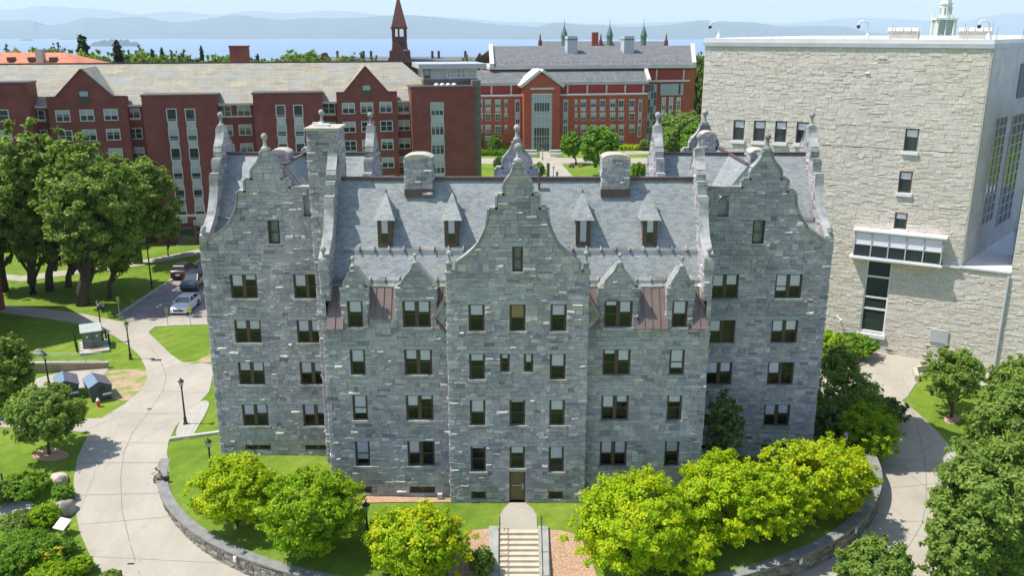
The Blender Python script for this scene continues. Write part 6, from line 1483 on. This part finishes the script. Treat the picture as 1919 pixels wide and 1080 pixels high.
b = MB(); b.lathe((0, 0, -.05), [(.17, 0), (.17, .08), (.12, .1), (.12, .5), (.15, .52), (.15, .56)], 10); b.build('barrel', M['red'], hy); b = MB(); b.lathe((0, 0, .51), [(.15, 0), (.13, .12), (.06, .2), (.04, .22), (.04, .28)], 10); b.build('bonnet', M['white'], hy)
for s in ((1, 0), (-1, 0), (0, -1)): b = MB(); b.tube([(0, 0, .38), (s[0]*.22, s[1]*.22, .38)], .065, 8); b.build('outlet', M['red'], hy)
# ------------------------------------------------------------ ramp wall with railing, garden fence, boulders, board
M['rampwall'] = noisy('stained_brown_concrete', (.22,.18,.11), (.36,.30,.20), 1.5, b=.3, sc=(1,1,.3))
a, c = gt(40, 702), gt(201, 691); rw = thing('ramp_wall', 'long stained concrete wall beside the loading ramp with a pale rail on top', 'wall')
b = MB(); z1a, z1b = atY(40, 683, a.y).z, atY(201, 681.5, c.y).z; n_ = Vector((0, .3, 0))
b.hexa([a-Vector((0,0,.5)), c-Vector((0,0,.5)), c+n_-Vector((0,0,.5)), a+n_-Vector((0,0,.5)), Vector((a.x, a.y, z1a)), Vector((c.x, c.y, z1b)), Vector((c.x, c.y+.3, z1b)), Vector((a.x, a.y+.3, z1a))]); b.build('wall_face', M['rampwall'], rw)
b = MB(); b.hexa([Vector((a.x, a.y-.05, z1a)), Vector((c.x+.1, c.y-.05, z1b)), Vector((c.x+.1, c.y+.4, z1b)), Vector((a.x, a.y+.4, z1a)), Vector((a.x, a.y-.05, z1a+.1)), Vector((c.x+.1, c.y-.05, z1b+.1)), Vector((c.x+.1, c.y+.4, z1b+.1)), Vector((a.x, a.y+.4, z1a+.1))]); b.build('wall_cap', M['concrete'], rw)
M['rail'] = mat('pale_green_rail', (.45,.58,.42), .4); a2 = Vector((a.x+1.0, a.y+.2, z1a+.1)); c2 = Vector((c.x-.4, c.y+.2, z1b+.1)); b = MB()
for hz_ in (.45, .8): b.tube([a2+Vector((0,0,hz_)), c2+Vector((0,0,hz_))], .035, 5)
for i in range(5): q = a2.lerp(c2, i/4); b.tube([q, q+Vector((0,0,.8))], .03, 5)
b.build('railing', M['rail'], rw)
def strip_fence(pts, label):
    root = thing('garden_fence', label, 'fence', gt(*pts[0]), 0, 'black fence panels in the garden'); o0 = Vector(root.location); W = [gt(*q)-o0 for q in pts]
    for q in W: b = MB(); b.box(q.x-.04, q.x+.04, q.y-.04, q.y+.04, q.z-.1, q.z+1.25); b.build('post', M['black'], root)
    for u, v in zip(W[:-1], W[1:]):
        b = MB()
        for hh in (.3, 1.05, .85): b.tube([u+Vector((0,0,hh)), v+Vector((0,0,hh))], .022, 4)
        n = int((v-u).length/.14)
        for i in range(1, n): q = u.lerp(v, i/n); b.tube([q+Vector((0,0,.1)), q+Vector((0,0,1.1))], .012, 4)
        b.build('panel', M['black'], root)
strip_fence([(58, 922), (91, 912)], 'short black metal fence panel by the pink boulders'); strip_fence([(-20, 925), (8, 920)], 'black metal fence panel cut by the left edge')
def boulder(px, py, w, h, m, label, seed, d=.8):
    rnd = random.Random(seed); v = gt(px, py); bm = bmesh.new(); bmesh.ops.create_icosphere(bm, subdivisions=3, radius=1); o_ = Vector((rnd.random()*9, rnd.random()*9, 0))
    from mathutils import noise as mn
    for q in bm.verts:
        k = 1+.28*mn.noise(q.co*1.1+o_)+.1*mn.noise(q.co*3+o_); q.co = Vector((q.co.x*k*w/2, q.co.y*k*w/2*d, max(-.3, q.co.z*k)*h*.75+h*.2))
    me = bpy.data.meshes.new('boulder'); bm.to_mesh(me); bm.free(); me.materials.append(m); o = bpy.data.objects.new('boulder', me); COL.objects.link(o); o.location = v; o.rotation_euler.z = rnd.random()*3; tag(o, label, 'boulder', 'garden boulders by the walkway')
M['rockpink'] = noisy('pinkish_boulder', (.50,.40,.33), (.62,.52,.44), 4, b=.4); M['rockgrey'] = noisy('grey_boulder', (.24,.22,.19), (.40,.37,.33), 4, b=.5)
boulder(113, 898, 1.35, .4, M['rockpink'], 'flat pinkish boulder on the grass above the others', 1); boulder(116, 906, .8, .6, M['rockgrey'], 'small pale grey boulder in front of the pink one', 2); boulder(123, 962, 1.5, .95, M['rockgrey'], 'big grey boulder touching the walkway edge', 3)
boulder(42, 660, 1.2, .6, M['rockgrey'], 'dark boulder in the tree shade by the far path', 4); boulder(73, 664, 1.0, .5, M['rockgrey'], 'low rock right of the dark boulder in the shade', 5)
v = gt(120, 1003); sb = thing('garden_board', 'tilted white information board at the edge of the garden', 'board', v, -.35); b = MB(); b.hexa([(-.45, -.35, .55), (.4, -.35, .55), (.4, .35, .9), (-.45, .35, .9), (-.45, -.35, .59), (.4, -.35, .59), (.4, .35, .94), (-.45, .35, .94)]); b.build('panel', M['white'], sb)
b = MB()
for x in (-.35, .3): b.tube([(x, 0, -.1), (x, 0, .72)], .03, 5)
b.build('legs', M['black'], sb)
# small items on the right plaza
a, c = gt(1718, 700), gt(1752, 690); M['planter'] = noisy('beige_low_wall', (.45,.41,.31), (.55,.5,.4), 2, b=.1)
pts = [gt(1722, 716), gt(1717, 700), gt(1775, 688), gt(1850, 700), gt(1868, 692)]; rw = thing('low_stone_edge', 'beige low wall round the planting corner by the pale stone block', 'wall')
for u, w_ in zip(pts[:-1], pts[1:]):
    b = MB(); d = (w_-u); d.z = 0; n_ = Vector((-d.y, d.x, 0)).normalized()*.35; up = Vector((0, 0, .55)); b.hexa([u, w_, w_+n_, u+n_, u+up, w_+up, w_+n_+up, u+n_+up]); b.build('wall_length', M['planter'], rw)
v = gt(1871, 690); b = MB(); b.box(v.x-.45, v.x+.45, v.y-.4, v.y+.4, v.z-.1, v.z+1.4); b.box(v.x-.5, v.x+.5, v.y-.45, v.y+.45, v.z+1.4, v.z+1.52); tag(b.build('stone_pier', M['planter']), 'short square pier at the foot of the downpipe', 'pier')
# ------------------------------------------------------------ cars
M['glass_car'] = mat('car_window_glass', (.05,.07,.085), .06, spec=1.0); M['tyre'] = mat('black_tyre', (.02,.02,.02), .8); M['rim'] = mat('alloy_rim', (.5,.5,.5), .3, metal=.8); M['headlight'] = mat('clear_headlight', (.8,.82,.85), .1, spec=1); M['tail'] = mat('red_tail_light', (.5,.02,.02), .2)
def car(loc, rz, paint, label, suv=False):
    """length along +y is the nose"""
    root = thing('parked_car', label, 'car', loc, rz, 'cars parked on the paved road'); W, Ln, H = 1.84, 4.55, (1.7 if suv else 1.5)
    pf = [(-2.25, .35), (-2.28, .75), (-2.15, 1.02), (-1.9, 1.08), (.95, 1.02), (1.75, .88), (2.15, .72), (2.28, .5), (2.2, .28), (-2.1, .25)]
    if suv: pf = [(y, z*1.12 if z > .5 else z) for y, z in pf]
    st = [(-W/2+.03, .93), (-W/2, .99), (-W/2+.12, 1.0), (0, 1.015), (W/2-.12, 1.0), (W/2, .99), (W/2-.03, .93)]
    v = []; f = []; n = len(pf)
    for x, k in st:
        for y, z in pf: v.append((x*(1-.04*abs(y)/2.3*abs(x)), y*(1 if abs(x) < .6 else .965), .25+(z-.25)*k+(.02 if abs(x) < .5 and z > .8 else 0)))
    for i in range(len(st)-1):
        for j in range(n): f.append((i*n+j, i*n+(j+1) % n, (i+1)*n+(j+1) % n, (i+1)*n+j))
    f.append(tuple(range(n))[::-1]); f.append(tuple((len(st)-1)*n+j for j in range(n)))
    me = bpy.data.meshes.new('body'); me.from_pydata(v, [], f); me.materials.append(paint); me.validate()
    for p_ in me.polygons: p_.use_smooth = len(p_.vertices) == 4
    o = bpy.data.objects.new('body', me); COL.objects.link(o); o.parent = root
    zb, zt = (1.14 if suv else 1.03), H; yr_, yf = (-2.05 if suv else -1.95), 1.05; tr_, tf = (-1.75 if suv else -1.2), .3
    b = MB(); b.hexa([(-.86, yr_, zb-.05), (.86, yr_, zb-.05), (.80, yf, zb-.05), (-.80, yf, zb-.05), (-.68, tr_, zt-.04), (.68, tr_, zt-.04), (.66, tf, zt-.04), (-.66, tf, zt-.04)]); b.build('window_glass', M['glass_car'], root)
    b = MB(); b.hexa([(-.70, tr_-.05, zt-.05), (.70, tr_-.05, zt-.05), (.68, tf+.05, zt-.05), (-.68, tf+.05, zt-.05), (-.62, tr_+.05, zt+.03), (.62, tr_+.05, zt+.03), (.6, tf-.1, zt+.03), (-.6, tf-.1, zt+.03)])
    for s in (-1, 1):
        for y0, y1 in ((yf, tf), (yr_, tr_), (-.35, -.3)): b.tube([(s*(.81 if y0 == yf else .87), y0, zb-.03), (s*.68, y1, zt-.02)], .045, 5)
    b.build('roof', paint, root)
    for s in (-1, 1):
        for y in (-1.4, 1.42):
            b = MB(); b.tube([(s*(W/2-.2), y, .34), (s*(W/2+.01), y, .34)], .34, 16); w = b.build('wheel', M['tyre'], root); b = MB(); b.tube([(s*(W/2), y, .34), (s*(W/2+.03), y, .34)], .2, 10); b.build('rim', M['rim'], w)
        b = MB(); b.hexa([(s*.5, 2.14, .62), (s*.84, 1.98, .62), (s*.84, 1.9, .62), (s*.5, 2.05, .62), (s*.5, 2.12, .78), (s*.84, 1.94, .8), (s*.84, 1.86, .8), (s*.5, 2.02, .8)] if s > 0 else [(s*.84, 1.98, .62), (s*.5, 2.14, .62), (s*.5, 2.05, .62), (s*.84, 1.9, .62), (s*.84, 1.94, .8), (s*.5, 2.12, .78), (s*.5, 2.02, .8), (s*.84, 1.86, .8)]); b.build('headlight', M['headlight'], root)
        b = MB(); b.box(min(s*.6, s*.88), max(s*.6, s*.88), -2.3, -2.18, .8, 1.02); b.build('tail_light', M['tail'], root)
        b = MB(); b.box(min(s*.9, s*1.06), max(s*.9, s*1.06), .68, .85, 1.02, 1.16); b.build('mirror', paint, root)
    b = MB(); b.box(-.5, .5, 2.19, 2.27, .42, .62); b.build('grille', M['black'], root); b = MB(); b.box(-.26, .26, -2.33, -2.27, .62, .76); b.build('number_plate', M['white'], root)
    b = MB(); b.box(-.85, .85, 2.1, 2.3, .28, .4); b.box(-.85, .85, -2.33, -2.2, .3, .45); b.build('bumper', M['black'] if suv else paint, root); return root
M['car_white'] = mat('pearl_white_paint', (.72,.72,.70), .25, spec=.8); M['car_blue'] = mat('dark_blue_grey_paint', (.035,.05,.075), .2, spec=.8); M['car_dark'] = mat('dark_brown_grey_paint', (.05,.04,.04), .25, spec=.8)
car((-34.9, 90.2, .02), math.pi, M['car_white'], 'white car parked nearest the walkway, nose toward the camera'); car((-37.0, 98.6, .02), math.pi+.04, M['car_blue'], 'dark blue sport utility car behind the white car, nose toward the camera', True); car((-39.8, 103.6, .02), 0, M['car_dark'], 'dark brown sport utility car farthest up the road, tail toward the camera', True)
# ------------------------------------------------------------ people
M['skin'] = mat('skin', (.45,.27,.19), .6); M['hair'] = mat('dark_hair', (.03,.02,.015), .7)
def skin_obj(name, J, E, m, parent, sub=1):
    names = list(J); me = bpy.data.meshes.new(name); me.from_pydata([J[k][0] for k in names], [(names.index(a), names.index(b)) for a, b in E], []); me.materials.append(m)
    o = bpy.data.objects.new(name, me); COL.objects.link(o); o.parent = parent; md = o.modifiers.new('skin', 'SKIN'); md.use_smooth_shade = True
    for i, k in enumerate(names):
        r = J[k][1]; sv = me.skin_vertices[0].data[i]; sv.radius = (r, r) if not isinstance(r, tuple) else r; sv.use_root = (i == 0)
    s = o.modifiers.new('subd', 'SUBSURF'); s.levels = sub; s.render_levels = sub; return o
def person(loc, rz, pose, shirt, trousers, label, group=None, sleeves='short', scale=1.0, hair=None):
    """pose: joint positions, facing +y, origin at ground/seat reference"""
    root = thing('person', label, 'person', loc, rz, group); root.scale = (scale,)*3; P_ = {k: Vector(v) for k, v in pose.items()}
    J = {'pelvis': (P_['pelvis'], .12), 'waist': (P_['pelvis'].lerp(P_['chest'], .45), .115), 'chest': (P_['chest'], (.15, .11)), 'neck': (P_['neck'], .05), 'head0': (P_['head']-(P_['head']-P_['neck']).normalized()*.05, .075), 'head': (P_['head'], .098), 'crown': (P_['head']+(P_['head']-P_['neck']).normalized()*.08, .075)}
    E = [('pelvis','waist'), ('waist','chest'), ('chest','neck'), ('neck','head0'), ('head0','head'), ('head','crown')]
    for s in 'LR':
        J.update({'sh'+s: (P_['sh'+s], .055), 'el'+s: (P_['el'+s], .04), 'wr'+s: (P_['wr'+s], .027), 'pa'+s: (P_['wr'+s]+(P_['wr'+s]-P_['el'+s]).normalized()*.07, (.035, .02)), 'hi'+s: (P_['hi'+s], .085), 'kn'+s: (P_['kn'+s], .058), 'an'+s: (P_['an'+s], .04), 'to'+s: (P_['to'+s], .035)})
        E += [('chest','sh'+s), ('sh'+s,'el'+s), ('el'+s,'wr'+s), ('wr'+s,'pa'+s), ('pelvis','hi'+s), ('hi'+s,'kn'+s), ('kn'+s,'an'+s), ('an'+s,'to'+s)]
        d = (P_['wr'+s]-P_['el'+s]).normalized(); sd = d.cross(Vector((0, 0, 1)));
        if sd.length < .1: sd = d.cross(Vector((0, 1, 0)))
        sd.normalize(); dn = d.cross(sd).normalized()*(-1 if s == 'L' else 1); base = J['pa'+s][0]
        for q, (off, ln) in enumerate(((-.027, .07), (-.009, .082), (.009, .078), (.027, .062))):
            r0 = base+sd*off+d*.02; r1 = r0+d*ln*.5+dn*.008; r2 = r1+d*ln*.45+dn*.025; J['f%d%s' % (q, s)] = (r1, .009); J['g%d%s' % (q, s)] = (r2, .007); E += [('pa'+s, 'f%d%s' % (q, s)), ('f%d%s' % (q, s), 'g%d%s' % (q, s))]
        th = P_['wr'+s]+d*.03+sd*.045; J['th'+s] = (th, .011); J['ti'+s] = (th+d*.04+dn*.015, .009); E += [('wr'+s, 'th'+s), ('th'+s, 'ti'+s)]
    skin_obj('body', J, E, M['skin'], root)
    S = {k: (J[k][0], tuple(x+.02 for x in J[k][1]) if isinstance(J[k][1], tuple) else J[k][1]+.02) for k in ('waist', 'pelvis', 'chest', 'shL', 'shR')}; SE = [('waist','pelvis'), ('waist','chest'), ('chest','shL'), ('chest','shR')]
    for s in 'LR':
        t = .55 if sleeves == 'short' else 1.0; S['se'+s] = (P_['sh'+s].lerp(P_['el'+s], t), .06 if t < 1 else .052); SE.append(('sh'+s, 'se'+s))
        if sleeves == 'long': S['sw'+s] = (P_['wr'+s], .04); SE.append(('se'+s, 'sw'+s))
    skin_obj('shirt', S, SE, shirt, root)
    T = {'pelvis': (P_['pelvis']-Vector((0,0,.03)), .135)}; TE = []
    for s in 'LR': T.update({'hi'+s: (P_['hi'+s], .1), 'kn'+s: (P_['kn'+s], .075), 'an'+s: (P_['an'+s]+(P_['kn'+s]-P_['an'+s])*.12, .058)}); TE += [('pelvis','hi'+s), ('hi'+s,'kn'+s), ('kn'+s,'an'+s)]
    skin_obj('trousers', T, TE, trousers, root)
    for s in 'LR': skin_obj('shoe', {'a': (P_['an'+s]-Vector((0,0,.02)), .05), 'b': (P_['to'+s], .045)}, [('a','b')], M['black'], root)
    up = (P_['head']-P_['neck']).normalized(); bk = Vector((0, -1, 0))
    skin_obj('hair', {'a': (P_['head']+up*.075+bk*.02, .09), 'b': (P_['head']+up*.02+bk*.055, .075)}, [('a','b')], hair or M['hair'], root)
    f_ = P_['head']+Vector((0, .1, -.01)); b = MB()
    for x in (-.032, .032): b.lathe((x, f_.y-.012, f_.z+.01), [(.008, 0), (.012, .008), (.008, .016)], 6)
    b.build('eyes', M['hair'], root)
    return root
sit = dict(pelvis=(0, 0, .1), chest=(0, .12, .46), neck=(0, .2, .62), head=(0, .27, .76), shL=(-.19, .14, .53), shR=(.19, .14, .53), elL=(-.23, .32, .32), elR=(.23, .32, .32), wrL=(-.1, .5, .36), wrR=(.1, .52, .36), hiL=(-.1, .03, .08), hiR=(.1, .03, .08), knL=(-.13, .45, .1), knR=(.13, .45, .1), anL=(-.12, .42, -.32), anR=(.12, .5, -.32), toL=(-.13, .58, -.4), toR=(.13, .66, -.4))
walk = dict(pelvis=(0, 0, .93), chest=(0, .03, 1.3), neck=(0, .04, 1.48), head=(0, .06, 1.62), shL=(-.19, .03, 1.4), shR=(.19, .03, 1.4), elL=(-.26, -.12, 1.14), elR=(.26, .12, 1.14), wrL=(-.24, -.1, .9), wrR=(.24, .3, .98), hiL=(-.09, 0, .9), hiR=(.09, 0, .9), knL=(-.1, .2, .5), knR=(.1, -.05, .48), anL=(-.1, .28, .1), anR=(.1, -.35, .14), toL=(-.11, .43, .05), toR=(.11, -.24, .05))
lawn = dict(pelvis=(0, 0, .12), chest=(0, -.05, .5), neck=(0, -.03, .66), head=(0, 0, .8), shL=(-.19, -.04, .58), shR=(.19, -.04, .58), elL=(-.24, .18, .4), elR=(.24, .18, .4), wrL=(-.14, .38, .42), wrR=(.14, .38, .42), hiL=(-.1, .03, .12), hiR=(.1, .03, .12), knL=(-.2, .42, .45), knR=(.2, .42, .45), anL=(-.14, .6, .08), anR=(.14, .6, .08), toL=(-.15, .76, .05), toR=(.15, .76, .05))
M['shirt_white'] = mat('white_grey_shirt', (.62,.62,.66), .8); M['khaki'] = mat('khaki_trousers', (.25,.20,.11), .85); M['purple'] = mat('dark_purple_top', (.10,.06,.12), .8); M['navy'] = mat('dark_trousers', (.03,.035,.05), .85); M['teal'] = mat('teal_shirt', (.10,.22,.25), .8); M['rust'] = mat('rust_shirt', (.35,.12,.06), .8)
v = gt(331, 897, h_in); t = math.atan2((v.y-ELC[1])/ELB, (v.x-ELC[0])/ELA); e = ell_pt(t, -.02); nn = (e-Vector((*ELC, 0))).normalized()
person((e.x, e.y, wall_top(e.y)+.02), math.atan2(nn.y, nn.x)-math.pi/2, sit, M['shirt_white'], M['khaki'], 'man in pale shirt and khaki trousers sitting on the curved stone wall')
b = MB(); q = e-nn*.15+Vector((.35, -.35, wall_top(e.y))); b.box(q.x-.15, q.x+.15, q.y-.1, q.y+.12, q.z, q.z+.3); tag(b.build('backpack', M['black']), 'black bag on the wall beside the seated man', 'bag')
v = gt(1604, 723); person(v, .7, walk, M['purple'], M['navy'], 'person in dark purple top with backpack walking by the right wing', sleeves='long')
v = gt(193, 580); person(v, 2.6, lawn, M['shirt_white'], M['navy'], 'person in white shirt sitting on the grass in the shade')
for k, (x, y, sh_, tr_, rz, lb) in enumerate([(1068, 314, M['teal'], M['navy'], 0, 'seated person left of the small round tree trunk, farthest left'), (1075, 314, M['navy'], M['navy'], 1, 'seated person in dark clothes just left of the trunk'), (1085, 313, M['rust'], M['khaki'], 4, 'seated person in rust shirt right of the trunk'), (1091, 312, M['teal'], M['navy'], 5, 'seated person in teal farthest right under the tree')]):
    person(gt(x, y), rz, lawn, sh_, tr_, lb, 'people sitting under the small round tree', scale=1.15)
person(gt(1044, 336), .2, walk, M['navy'], M['navy'], 'dark figure walking on the quad path beyond the main ridge'); person(gt(998, 281), 2, walk, M['rust'], M['navy'], 'small figure by the steps left of the science hall door')
